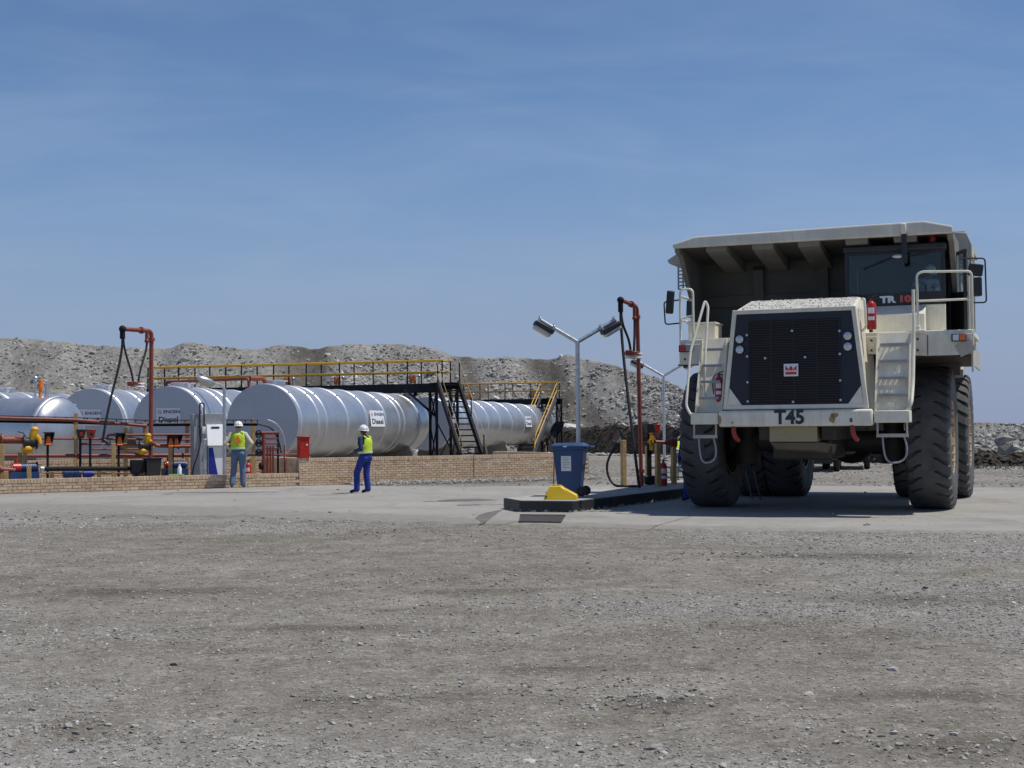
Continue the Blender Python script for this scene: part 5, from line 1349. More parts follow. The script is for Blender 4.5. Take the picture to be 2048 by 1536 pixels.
mb = MB(); mb.box((0, -0.05, 0.12), (0.4, 0.3, 0.2)); mb.build('foot_box', M['plastic_black'], root, bev=0.02)
v0 = at(1301, 882, b1.y); root = empty('valve', v0, 0.3, 'orange yellow valve on the island beside the standpipe', 'valve')
mb = MB(); mb.sphere((0, 0, -0.02), 0.085, 14, 10, (1, 1, 1.1)); mb.cyl((0, 0, 0.04), (0, 0, 0.2), 0.05, n=12); mb.sphere((0, 0, 0.2), 0.07, 12, 8); mb.cyl((0, 0, -0.22), (0, 0, -0.05), 0.06, n=12); mb.build('body', M['valve_yellow'], root)
mb = MB(); mb.cyl((0, -0.08, 0.08), (0, -0.11, 0.08), 0.06, n=12); mb.build('cap', M['valve_yellow'], root)
mb = MB(); mb.cyl((0.08, 0, 0), (0.1, 0, 0), 0.09, n=12); mb.build('flange', M['red_pipe'], root)
h0, h1 = at(1310, 884, b1.y), at(1352, 886, b1.y + 0.1)
root = empty('hydrant_pipe', h0, 0, 'dark red horizontal pipe with large coupling on the island', 'pipe')
dv = h1 - h0; mb = MB(); mb.cyl((0, 0, 0), dv * 0.6, 0.045, n=12); mb.build('barrel', M['red_pipe'], root)
mb = MB(); mb.cyl(dv * 0.5, dv * 0.75, 0.06, 0.10, n=14); mb.cyl(dv * 0.75, dv, 0.13, n=16); mb.build('coupling', paint('dark_red_coupling', (0.16, 0.035, 0.022), 0.5), root)
c = gnd(1327, 972, IZ); extinguisher((c.x, c.y, IZ), 1.0, 'red fire extinguisher standing on the island between timber posts')
# low steel frame behind
f0 = gnd(1300, 962, IZ); root = empty('steel_frame', (f0.x, f0.y, IZ), math.radians(20), 'low dark steel frame on the island behind the posts', 'frame')
for z in (0.08, 0.34):
    mb = MB(); mb.bar((0, 0, z), (1.6, 0, z), 0.05); mb.build('rail', M['steel_grey'], root, smooth=False)
for k in range(9):
    mb = MB(); mb.bar((0.2 * k, 0, 0), (0.2 * k, 0, 0.34), 0.03); mb.build('upright', M['steel_grey'], root, smooth=False)

# wheelie bin
M['bin_blue'] = paint('bin_blue', (0.020, 0.062, 0.165), 0.42, var=0.1, scale=3, dirt=0.15, dirt_c=(0.12, 0.15, 0.2))
c = gnd(1141, 992, IZ)
root = empty('wheelie_bin', (c.x, c.y, IZ), math.radians(-102), 'blue two-wheeled rubbish bin with a white notice on its side', 'bin')
mb = MB()
def ring(w, d, z, yo=0.0): return [(-w, -d + yo, z), (w, -d + yo, z), (w, d + yo, z), (-w, d + yo, z)]
rs_ = [ring(0.215, 0.22, 0.05), ring(0.225, 0.24, 0.30, 0.0), ring(0.262, 0.31, 0.93, 0.0), ring(0.285, 0.335, 0.935), ring(0.285, 0.335, 0.985)]
vs_ = [p for r_ in rs_ for p in r_]; fs_ = [(0, 3, 2, 1)]
for k in range(len(rs_) - 1):
    for i in range(4): fs_.append((k * 4 + i, k * 4 + (i + 1) % 4, k * 4 + 4 + (i + 1) % 4, k * 4 + 4 + i))
mb.add(vs_, fs_); mb.build('body', M['bin_blue'], root, bev=0.02, angle=30)
mb = MB(); mb.add(ring(0.30, 0.35, 0.985) + ring(0.302, 0.352, 1.02) + ring(0.22, 0.27, 1.07), [(0, 3, 2, 1), (8, 9, 10, 11)] + [(k * 4 + i, k * 4 + (i + 1) % 4, k * 4 + 4 + (i + 1) % 4, k * 4 + 4 + i) for k in range(2) for i in range(4)])
mb.build('lid', M['bin_blue'], root, bev=0.015)
mb = MB(); mb.tube([(-0.25, 0.36, 0.98), (-0.25, 0.45, 0.99), (0.25, 0.45, 0.99), (0.25, 0.36, 0.98)], 0.022, 8); mb.box((-0.16, 0.39, 0.97), (0.05, 0.14, 0.05)); mb.box((0.16, 0.39, 0.97), (0.05, 0.14, 0.05)); mb.build('handle', M['bin_blue'], root)
for s in (-1, 1):
    mb = MB(); mb.cyl((s * 0.25, 0.27, 0.10), (s * 0.30, 0.27, 0.10), 0.10, n=20); w_ = mb.build('wheel', M['rubber'], root)
    mb = MB(); mb.cyl((s * 0.301, 0.27, 0.10), (s * 0.308, 0.27, 0.10), 0.055, n=14); mb.build('hub', M['plastic_black'], w_)
mb = MB(); mb.cyl((-0.25, 0.27, 0.1), (0.25, 0.27, 0.1), 0.012, n=8); mb.build('axle', M['galv'], root)
tl = math.atan2(0.037, 0.63)
R_ = Euler((0, tl, 0)).to_matrix(); nc_ = Vector((0.2495, -0.04, 0.66))
mb = MB(); mb.box(nc_, (0.004, 0.20, 0.30), R_); nt_ = mb.build('notice', M['signwhite'], root, smooth=False)
M['print_grey'] = paint('print_grey', (0.18, 0.19, 0.22), 0.6)
for k in range(8):
    L_ = (0.13, 0.15, 0.11, 0.15, 0.14, 0.10, 0.15, 0.08)[k]; c_ = R_ @ Vector((0.0035, -0.075 + L_ / 2, 0.115 - 0.032 * k))
    mb = MB(); mb.box(nc_ + c_, (0.001, L_, 0.008), R_); mb.build('printed_line', M['print_grey'], nt_, smooth=False)
mb = MB(); mb.box((0.304, -0.05, 1.0), (0.006, 0.07, 0.025)); mb.build('maker_plate', M['white_plastic'], root, smooth=False)

# shovel leaning on the bin
b0 = gnd(1107, 985, IZ); t0 = at(1110, 858, b0.y + 0.18)
root = empty('shovel', b0, 0, 'upturned black shovel with brown wooden handle leaning on the bin', 'shovel')
d = t0 - b0
M['handle_wood'] = paint('handle_wood', (0.24, 0.13, 0.07), 0.6, var=0.2)
mb = MB(); mb.cyl((0, 0, 0), d * 0.9, 0.017, n=10); mb.build('handle', M['handle_wood'], root)
mb = MB(); xd = Vector((0.93, -0.3, 0.15)).normalized(); zd_ = (d.normalized() + Vector((0.28, -0.1, 0))).normalized(); nd = xd.cross(zd_).normalized()
vs_, fs_ = [], []
sh = [(0.02, 0.0), (0.10, 0.05), (0.135, 0.12), (0.14, 0.22), (0.12, 0.30), (0.06, 0.34)]
for k, (w, h) in enumerate(sh):
    for j in range(7):
        u = -1 + 2 * j / 6; vs_.append(d * 0.9 + xd * (w * u) + zd_ * (h - 0.02) - nd * (0.035 * (1 - u * u)))
for k in range(len(sh) - 1):
    for j in range(6): fs_.append((k * 7 + j, k * 7 + j + 1, k * 7 + 8 + j, k * 7 + 7 + j))
mb.add(vs_, fs_); mb.cyl(d * 0.86, d * 0.95 + zd_ * 0.04, 0.024, n=10)
o = mb.build('blade', M['black_steel'], root); sm_ = o.modifiers.new('solid', 'SOLIDIFY'); sm_.thickness = 0.006

# wheel chock
M['chock'] = paint('chock_yellow', (0.70, 0.46, 0.015), 0.42, var=0.12, scale=4, dirt=0.3, dirt_c=(0.32, 0.24, 0.06))
c = gnd(1120, 999, IZ)
root = empty('wheel_chock', (c.x, c.y, IZ), math.radians(-8), 'yellow wedge wheel chock lying at the front of the island', 'wheel chock')
mb = MB()
mb.hexa([(-0.31, -0.12, 0), (0.33, -0.12, 0), (0.33, 0.16, 0), (-0.31, 0.16, 0), (-0.20, -0.05, 0.255), (0.02, -0.05, 0.265), (0.04, 0.12, 0.265), (-0.18, 0.12, 0.255)])
mb.hexa([(0.0, -0.115, 0.002), (0.335, -0.115, 0.002), (0.335, 0.155, 0.002), (0.0, 0.155, 0.002), (0.0, -0.045, 0.262), (0.33, -0.10, 0.09), (0.33, 0.14, 0.09), (0.02, 0.12, 0.262)])
mb.build('body', M['chock'], root, bev=0.018)
mb = MB(); mb.cyl((-0.25, -0.10, 0.06), (-0.25, -0.13, 0.055), 0.018, n=10); mb.build('rope_hole', M['plastic_black'], root)
mb = MB(); mb.box((-0.06, 0.03, 0.27), (0.18, 0.03, 0.02)); mb.build('grip', M['chock'], root, bev=0.006)
# ------------------------------------------------------------------ dump truck
M['cream'] = paint('truck_cream', (0.80, 0.765, 0.635), 0.42, var=0.06, scale=2.0, dirt=0.6, dirt_c=(0.47, 0.43, 0.345), dscale=3.2, bump=0.05, bscale=30, chips=0.8, streak=0.5)
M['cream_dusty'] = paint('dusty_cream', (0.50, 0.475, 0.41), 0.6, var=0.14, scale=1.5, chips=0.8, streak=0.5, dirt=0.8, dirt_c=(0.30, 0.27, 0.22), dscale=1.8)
M['cream_lip'] = paint('canopy_lip', (0.66, 0.635, 0.55), 0.5, var=0.12, scale=1.2, dirt=0.6, dirt_c=(0.45, 0.41, 0.33), dscale=1.6, chips=0.7, streak=0.5)
M['old_cream'] = paint('oily_old_cream', (0.40, 0.355, 0.225), 0.6, var=0.2, scale=3, dirt=0.8, dirt_c=(0.14, 0.115, 0.075), dscale=3)
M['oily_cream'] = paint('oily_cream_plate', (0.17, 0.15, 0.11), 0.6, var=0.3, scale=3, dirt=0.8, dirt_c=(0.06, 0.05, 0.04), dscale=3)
M['grime_shade'] = paint('grimy_shaded_underside', (0.10, 0.095, 0.082), 0.8, var=0.25, scale=1.5, dirt=0.5, dirt_c=(0.075, 0.068, 0.058), dscale=2.0)  # grime, with the low ambient under the canopy also put into the colour
M['rib_dirt_shade'] = paint('rib_dirt_shade', (0.19, 0.18, 0.155), 0.8, var=0.2, scale=1.5, dirt=0.5, dirt_c=(0.15, 0.14, 0.115), dscale=2.0)  # dirty ribs, a step lighter; the dim light there is painted in too
M['navy'] = paint('grille_navy', (0.010, 0.014, 0.030), 0.4, var=0.2, dirt=0.2, dirt_c=(0.06, 0.06, 0.06))
M['grille_black'] = paint('grille_black', (0.006, 0.006, 0.008), 0.6)
M['tyre'] = paint('tyre_rubber', (0.058, 0.059, 0.062), 0.8, var=0.3, scale=3, dirt=0.9, dirt_c=(0.15, 0.145, 0.135), dscale=2.2)
M['rim_tan'] = paint('rim_tan', (0.42, 0.32, 0.20), 0.6, var=0.3, scale=10)
M['oily'] = paint('oily_steel', (0.035, 0.030, 0.025), 0.6, var=0.5, scale=3, dirt=0.5, dirt_c=(0.10, 0.085, 0.06))
M['silver'] = paint('lamp_silver', (0.62, 0.64, 0.66), 0.18, metal=0.4, var=0.1, scale=60)
M['hook_red'] = paint('hook_red', (0.30, 0.035, 0.025), 0.55, dirt=0.5, dirt_c=(0.25, 0.15, 0.10))
M['signal_orange'] = paint('signal_orange', (0.75, 0.15, 0.02), 0.3)
M['signal_red'] = paint('signal_red', (0.45, 0.03, 0.02), 0.3)
def glass_mat(name, c, rough=0.0):
    m, nt, N, L, b = new_mat(name)
    b.inputs['Base Color'].default_value = (*c, 1); b.inputs['Roughness'].default_value = rough
    b.inputs['Transmission Weight'].default_value = 1.0; b.inputs['IOR'].default_value = 1.45
    return m
M['glass'] = glass_mat('cab_glass', (0.60, 0.76, 0.82))
T_YAW = math.radians(21)
T0 = Vector((6.0, 27.3, 0))
truck = empty('dump_truck', T0, -T_YAW, 'huge cream mining dump truck numbered T45 parked beside the island', 'dump truck')
TM = Matrix.LocRotScale(T0, Euler((0, 0, -T_YAW)), None)
def tb(mb, name, m, parent=truck, **k): return mb.build(name, m, parent, **k)

# wheels
def tyre_mesh():
    mb = MB(); R = 1.35; hw = 0.37
    prof = [(-0.30, 0.66), (-0.37, 0.80), (-0.405, 1.0), (-0.395, 1.16), (-0.36, 1.255), (-0.33, 1.275), (0.33, 1.275), (0.36, 1.255), (0.395, 1.16), (0.405, 1.0), (0.37, 0.80), (0.30, 0.66)]
    mb.lathe(prof, (0, 0, 0), (1, 0, 0), 96)
    n = 32; p = 2 * math.pi / n
    xax, yax, _ = frame_for((1, 0, 0))
    def P(x, r, a): return Vector((x, 0, 0)) + (xax * math.cos(a) + yax * math.sin(a)) * r
    # centre rib
    mb.lathe([(-0.11, 1.26), (-0.105, R + 0.002), (0.105, R + 0.002), (0.11, 1.26)], (0, 0, 0), (1, 0, 0), 96)
    for s in (-1, 1):
        for k in range(n):
            a0 = k * p + (0.5 * p if s > 0 else 0)
            xs_ = [0.095, 0.18, 0.27, 0.35, 0.392, 0.40]; rt = [R, R, R - 0.004, R - 0.022, R - 0.075, R - 0.17]; sl = [0.0, 0.10, 0.42, 0.60, 0.66, 0.70]
            wd = [0.90, 0.76, 0.64, 0.60, 0.58, 0.55]
            vs = []
            for x, r, q, w in zip(xs_, rt, sl, wd):
                for e in (-0.5, 0.5):
                    a = a0 + q * p * 0.8 + e * p * w
                    vs.append(P(s * x, r, a)); vs.append(P(s * min(x, 0.34), min(r, 1.25), a))
            fs = []
            m_ = len(xs_)
            for i in range(m_ - 1):
                b0, b1 = i * 4, i * 4 + 4
                fs += [(b0, b1, b1 + 2, b0 + 2), (b0 + 1, b1 + 1, b1, b0), (b0 + 2, b1 + 2, b1 + 3, b0 + 3)]
            fs += [(0, 2, 3, 1), (4 * m_ - 4, 4 * m_ - 3, 4 * m_ - 1, 4 * m_ - 2)]
            mb.add(vs, fs)
    return mb.mesh('tyre', M['tyre'], angle=30)
def rim_mesh():
    mb = MB()
    mb.mi = 1; mb.lathe([(-0.36, 0.67), (-0.36, 0.72), (-0.32, 0.70), (-0.30, 0.62), (0.18, 0.60)], (0, 0, 0), (1, 0, 0), 40); mb.mi = 0
    mb.lathe([(0.18, 0.60), (0.20, 0.40), (0.26, 0.38), (0.28, 0.20), (0.34, 0.18), (0.35, 0.001)], (0, 0, 0), (1, 0, 0), 40)
    mb.lathe([(0.10, 0.62), (0.31, 0.64), (0.36, 0.72), (0.37, 0.67), (0.30, 0.60), (0.12, 0.60)], (0, 0, 0), (1, 0, 0), 40)
    for k in range(20):
        a = 2 * math.pi * k / 20
        c = Vector((0.30, math.cos(a) * 0.60, math.sin(a) * 0.60)); mb.cyl(c, c + Vector((0.07, 0, 0)), 0.03, n=6)
        c = Vector((0.20, math.cos(a) * 0.48, math.sin(a) * 0.48)); mb.cyl(c, c + Vector((0.06, 0, 0)), 0.028, n=6)
    return mb.mesh('rim', [M['rim_tan'], M['oily']])
TY, RM = tyre_mesh(), rim_mesh()
def wheel(x, y, side, spin=0.0):
    w = bpy.data.objects.new('wheel', None); col.objects.link(w); w.parent = truck; w.location = (x, y, 1.335); w.rotation_euler = (spin, 0, 0 if side > 0 else math.pi)
    for nm, me in (('tyre', TY), ('rim', RM)):
        o = bpy.data.objects.new(nm, me); col.objects.link(o); o.parent = w
for i, (x, y, s) in enumerate(((-2.1, 0, -1), (2.1, 0, 1), (-1.40, 4.6, -1), (-2.17, 4.6, -1), (1.38, 4.6, 1), (2.17, 4.6, 1))):
    wheel(x, y, s, 0.07 * i)

# chassis
mb = MB()
for s in (-1, 1): mb.box((s * 0.55, 1.6, 1.55), (0.25, 8.6, 0.45))
for y in (-2.2, 1.2, 3.2, 5.5): mb.box((0, y, 1.5), (1.0, 0.3, 0.35))
tb(mb, 'frame', M['oily'], bev=0.02)
mb = MB(); mb.hexa([(-0.48, -2.75, 1.30), (0.36, -2.75, 1.30), (0.36, -2.3, 1.30), (-0.48, -2.3, 1.30), (-0.48, -2.75, 1.57), (0.36, -2.75, 1.57), (0.36, -2.3, 1.57), (-0.48, -2.3, 1.57)]); tb(mb, 'cross_member', M['old_cream'], bev=0.015)
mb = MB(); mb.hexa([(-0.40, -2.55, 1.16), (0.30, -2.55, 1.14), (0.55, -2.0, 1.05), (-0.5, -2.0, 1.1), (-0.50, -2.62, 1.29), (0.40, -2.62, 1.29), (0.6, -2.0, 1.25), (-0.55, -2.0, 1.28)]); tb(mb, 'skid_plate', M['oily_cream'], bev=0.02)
mb = MB(); mb.box((0, -1.3, 1.28), (1.05, 1.8, 0.62)); mb.box((0, 0.8, 1.25), (0.9, 2.0, 0.5)); mb.cyl((0, 1.5, 1.2), (0, 4.0, 1.25), 0.12, n=12); tb(mb, 'engine_sump', M['oily'], bev=0.05)
mb = MB(); mb.cyl((-1.75, 0, 1.28), (1.75, 0, 1.28), 0.2, n=16)
for s in (-1, 1):
    mb.cyl((s * 1.42, -0.05, 0.95), (s * 1.35, -0.05, 2.5), 0.19, n=16); mb.cyl((s * 1.42, -0.05, 0.85), (s * 1.41, -0.05, 1.3), 0.26, n=16); mb.cyl((s * 0.5, 0.35, 1.2), (s * 1.6, 0.35, 1.15), 0.05, n=8)
tb(mb, 'front_suspension', M['oily'])
mb = MB(); mb.cyl((-2.3, 4.6, 1.335), (2.3, 4.6, 1.335), 0.42, n=20); mb.sphere((0, 4.5, 1.35), 0.62, 20, 12); tb(mb, 'rear_axle', M['oily'])
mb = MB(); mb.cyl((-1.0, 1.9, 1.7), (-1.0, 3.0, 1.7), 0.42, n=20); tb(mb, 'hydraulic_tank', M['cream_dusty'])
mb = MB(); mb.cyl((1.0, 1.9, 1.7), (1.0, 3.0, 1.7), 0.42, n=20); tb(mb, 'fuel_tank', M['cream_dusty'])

# bumper
mb = MB(); mb.box((0, -2.85, 1.715), (2.68, 0.30, 0.29)); bump_ = tb(mb, 'bumper', M['cream'], bev=0.045, seg=3)
M['text_navy'] = paint('lettering_navy', (0.02, 0.026, 0.045), 0.5)
RF_ = Euler((math.pi / 2, 0, 0)).to_matrix().to_4x4()
lettering('T45', 0.335, M['text_navy'], bump_, Matrix.Translation((-0.075, -3.004, 1.722)) @ RF_, 0.035, 0.98)
lettering('7', 0.07, M['text_navy'], bump_, Matrix.Translation((-1.09, -3.004, 1.63)) @ RF_, 0.02)
lettering('8', 0.10, M['text_navy'], bump_, Matrix.Translation((0.98, -3.004, 1.665)) @ RF_, 0.03)
M['rust_run'] = paint('rust_run', (0.36, 0.24, 0.10), 0.7, var=0.3)
mb = MB()
for cx_, cz_, w_, h_, sd_ in ((0.66, 1.70, 0.05, 0.10, 2), (0.70, 1.75, 0.07, 0.05, 5), (-1.31, 1.70, 0.03, 0.09, 9)):
    r_ = random.Random(sd_); mb.add([(cx_ + w_ * math.cos(a) * r_.uniform(0.6, 1.2), -3.003, cz_ + h_ * math.sin(a) * r_.uniform(0.6, 1.2)) for a in [2 * math.pi * i / 14 for i in range(14)]], [tuple(range(14))])
mb.build('rust_mark', M['rust_run'], bump_, smooth=False)
for x in (-1.07, 1.0):
    mb = MB(); mb.tube(rounded([(x, -2.9, 1.62), (x, -3.0, 1.52), (x + 0.03, -2.99, 1.38), (x + 0.07, -2.9, 1.33)], 0.05), [0.05] * 2 + [0.045] * 12, 10) if False else mb.tube(rounded([(x, -2.9, 1.62), (x, -3.0, 1.5), (x + 0.03, -2.99, 1.38), (x + 0.07, -2.9, 1.33)], 0.05), 0.042, 10)
    tb(mb, 'tow_hook', M['hook_red'])

# step boxes with hanging rungs
for s, x0, x1 in ((1, 1.36, 1.95), (-1, -1.86, -1.36)):
    mb = MB(); mb.box(((x0 + x1) / 2, -2.72, 1.725), (x1 - x0, 0.44, 0.21)); sb = tb(mb, 'step_box', M['cream'], bev=0.015)
    mb = MB(); mb.bar((x0 + 0.03, -2.88, 1.40), (x1 - 0.03, -2.88, 1.40), 0.05, 0.06)
    for x in (x0 + 0.05, x1 - 0.05): mb.bar((x, -2.88, 1.62), (x, -2.88, 1.38), 0.03)
    mb.build('rung', M['cream_dusty'], sb, smooth=False)
    mb = MB(); a, b2 = x0 + 0.13, x1 - 0.1; m_ = (a + b2) / 2
    mb.tube(bez((a, -2.88, 1.38), (a + 0.02, -2.88, 1.1), (a + 0.02, -2.88, 0.93), (m_, -2.88, 0.93), 8) + bez((m_, -2.88, 0.93), (b2 + 0.1, -2.88, 0.93), (b2 + 0.06, -2.88, 1.2), (b2, -2.88, 1.38), 8)[1:], 0.016, 8); mb.build('cable_loop', M['grey_panel'], sb)

# hood and grille
mb = MB()
hb0 = [(-1.24, -2.88, 1.87), (1.24, -2.88, 1.87), (1.24, -0.95, 1.87), (-1.24, -0.95, 1.87)]
mb.add(hb0 + [(-1.06, -2.88, 3.62), (1.06, -2.88, 3.62), (1.06, -0.95, 3.72), (-1.06, -0.95, 3.72), (-0.98, -1.75, 3.90), (1.02, -1.75, 3.90), (1.0, -0.95, 3.90), (-0.98, -0.95, 3.90), (1.10, -1.75, 3.66), (-1.10, -1.75, 3.66)],
       [(0, 3, 2, 1), (4, 5, 9, 8), (8, 9, 10, 11), (1, 2, 6, 12, 5), (0, 4, 13, 7, 3), (5, 12, 9), (12, 6, 10, 9), (4, 8, 13), (13, 8, 11, 7), (2, 3, 7, 11, 10, 6), (0, 1, 5, 4)])
hood = tb(mb, 'hood', M['cream'], smooth=False, bev=0.012)
# dust and stones lying on the hood
nS = 900
u = rng.uniform(-0.96, 0.96, nS); v = rng.uniform(0, 1, nS) ** 0.9
xs2 = u * (1.03 - 0.02 * v); ys2 = -2.84 + v * 1.75; zs2 = np.interp(ys2, [-2.88, -1.75, -0.9], [3.62, 3.90, 3.90]) + 0.012
M['hood_grit'] = rock_mat('hood_grit', [(0.0, (0.20, 0.195, 0.18)), (0.10, (0.38, 0.37, 0.34)), (0.6, (0.47, 0.455, 0.42)), (1.0, (0.55, 0.535, 0.50))], fine=30)
sg = rng.uniform(0.012, 0.04, nS); bg = rng.uniform(size=nS) < 0.05; sg[bg] *= 1.9
o = stones('hood_grit', np.stack([xs2, ys2, zs2], -1), sg, M['hood_grit'], 0.6, big=False, parent=hood); tag(o, kind='stuff')
mb = MB(); mb.add([(-1.0, -2.82, 3.642), (1.0, -2.82, 3.642), (0.98, -1.77, 3.905), (-0.95, -1.77, 3.905), (0.97, -1.0, 3.905), (-0.95, -1.0, 3.905)], [(0, 1, 2, 3), (3, 2, 4, 5)])
mb.build('dust_layer', paint('pale_dust', (0.47, 0.455, 0.42), 0.95, var=0.2, scale=12, bump=0.6), hood, smooth=False)
# white frame
mb = MB(); yf = -2.93
fo = [(-1.27, 1.88), (1.27, 1.88), (1.075, 3.65), (-1.075, 3.65)]; fi = [(-1.19, 1.955), (1.19, 1.955), (1.005, 3.575), (-1.005, 3.575)]
vs_ = [(x, yf, z) for x, z in fo] + [(x, yf, z) for x, z in fi] + [(x, yf + 0.09, z) for x, z in fo] + [(x, yf + 0.07, z) for x, z in fi]
fs_ = [(i, (i + 1) % 4, (i + 1) % 4 + 4, i + 4) for i in range(4)] + [(i, (i + 1) % 4, (i + 1) % 4 + 8, i + 8) for i in range(4)] + [(i + 4, (i + 1) % 4 + 4, (i + 1) % 4 + 12, i + 12) for i in range(4)]
mb.add(vs_, fs_); gf = tb(mb, 'grille_frame', M['cream'], smooth=False, bev=0.01)
for s in (-1, 1):
    mb = MB(); mb.prism([(s * 1.19, -2.925, 1.955), (s * 0.93, -2.925, 1.955), (s * 1.145, -2.925, 2.26)], (0, 0.04, 0)); mb.build('corner_gusset', M['cream'], gf, smooth=False)
mb = MB(); mb.prism([(x, -2.895, z) for x, z in fi], (0, 0.01, 0)); gp_ = tb(mb, 'grille_panel', M['navy'], smooth=False)
mb = MB(); mb.box((0, -2.905, 2.71), (1.62, 0.012, 1.48)); gr_ = tb(mb, 'grille', M['grille_black'], smooth=False)
mb = MB()
for k in range(34): mb.box((0, -2.922, 1.99 + 0.0435 * k), (1.60, 0.012, 0.012), (0.5, 0, 0))
for x in (-0.8, -0.4, 0.0, 0.4, 0.8): mb.box((x, -2.915, 2.71), (0.02, 0.01, 1.48))
mb.build('grille_bars', M['navy'], gr_, smooth=False)
for x, z in ((-0.82, 3.20), (-0.82, 2.82), (-0.82, 2.36), (-0.82, 2.02), (0.80, 3.22), (0.80, 2.82), (0.80, 2.36), (0.80, 2.02), (-0.02, 3.25), (-0.02, 2.0), (-0.5, 2.78), (0.2, 2.78)):
    mb = MB(); mb.cyl((x, -2.91, z), (x, -2.94, z), 0.022, n=10); mb.build('bolt', M['galv'], gr_)
for x in (-0.955, 0.935):
    for z in (3.13, 2.945):
        mb = MB(); mb.lathe([(0, 0.085), (0.03, 0.085), (0.035, 0.072)], (x, -2.90, z), (0, -1, 0), 24); hl = tb(mb, 'headlight', M['navy'])
        mb = MB(); mb.lathe([(0.028, 0.075), (0.045, 0.05), (0.05, 0.001)], (x, -2.90, z), (0, -1, 0), 24); mb.build('lens', M['silver'], hl)
# badge
mb = MB(); mb.box((-0.045, -2.945, 2.56), (0.25, 0.02, 0.22)); bd = tb(mb, 'badge', M['signwhite'], smooth=False)
mb = MB()
def bq(pts): mb.prism([(-0.045 + x * 0.93, -2.956, 2.56 + z * 0.93) for x, z in pts], (0, -0.002, 0))
bq([(-0.105, -0.085), (0.105, -0.085), (0.105, -0.035), (-0.105, -0.035)])
bq([(0, -0.022), (0.042, 0.03), (0, 0.082), (-0.042, 0.03)])
bq([(-0.105, -0.022), (-0.05, 0.03), (-0.105, 0.082)]); bq([(0.105, -0.022), (0.105, 0.082), (0.05, 0.03)])
bq([(-0.1, 0.03), (-0.045, -0.02), (-0.02, 0.0), (-0.05, 0.04)][:3]); bq([(0.1, 0.03), (0.02, 0.0), (0.045, -0.02)])
mb.build('crown_mark', M['signred'], bd, smooth=False)

# ladders
def ladder(x0, x1, n, right):
    mb = MB(); y0, z0, y1, z1 = -2.90, 1.84, -2.28, 3.20
    mb.hexa([(x0, y0 + 0.22, z0), (x1, y0 + 0.22, z0), (x1, y0 + 0.28, z0), (x0, y0 + 0.28, z0), (x0, y1 + 0.02, z1), (x1, y1 + 0.02, z1), (x1, y1 + 0.1, z1), (x0, y1 + 0.1, z1)])
    l = tb(mb, 'ladder', M['cream'], smooth=False)
    mb = MB(); mb.box(((x0 + x1) / 2, -2.06, 3.185), (x1 - x0, 0.30, 0.05)); mb.box(((x0 + x1) / 2, -2.16, 3.02), (x1 - x0 - 0.04, 0.03, 0.28)); mb.build('ladder_head', M['cream'], l, smooth=False, bev=0.006)
    mb = MB()
    for x in (x0, x1 - 0.03):
        mb.prism([(x, y0 + 0.04, z0), (x, y1 - 0.02, z1), (x, y1 + 0.1, z1), (x, y0 + 0.28, z0)], (0.03, 0, 0))
    mb.build('ladder_side', M['cream'], l, smooth=False)
    for k in range(n):
        f = (k + 0.85) / (n + 0.55); y, z = y0 + (y1 - y0) * f, z0 + (z1 - z0) * f
        mb = MB(); a, b2 = x0 + 0.07, x1 - 0.07
        mb.bar((a, y - 0.02, z), (b2, y - 0.02, z), 0.03, 0.045); mb.bar((a, y + 0.17, z), (b2, y + 0.17, z), 0.014, 0.02)
        for j in (range(6) if right else ()): xx = a + (b2 - a) * j / 5; mb.bar((xx, y - 0.02, z), (xx, y + 0.17, z), 0.018, 0.014)
        for j in (range(2) if right else ()): yy_ = y + 0.05 + 0.06 * j; mb.bar((a, yy_, z), (b2, yy_, z), 0.013, 0.014)
        mb.build('tread', M['grey_panel'], l, smooth=False)
ladder(1.36, 1.95, 4, True); ladder(-1.80, -1.30, 4, False)
mb = MB(); mb.tube(rounded([(1.99, -2.25, 3.95), (1.99, -2.35, 3.0), (1.99, -2.6, 2.3), (1.98, -2.85, 1.95), (1.9, -2.85, 1.80)], 0.15), 0.029, 10); tb(mb, 'ladder_rail', M['cream'])
mb = MB(); mb.tube(rounded([(-1.86, -2.92, 1.80), (-1.95, -2.90, 1.95), (-1.93, -2.6, 2.95), (-1.74, -2.2, 3.92), (-1.68, -2.2, 3.80), (-1.69, -2.45, 2.9), (-1.69, -2.6, 2.12), (-1.58, -2.6, 2.05)], 0.10), 0.024, 10); tb(mb, 'ladder_rail', M['cream'])
mb = MB(); mb.tube(rounded([(1.13, -2.45, 3.80), (1.18, -2.5, 3.80), (1.20, -2.5, 3.30), (1.12, -2.45, 3.24)], 0.05), 0.022, 8); tb(mb, 'grab_handle', M['cream'])

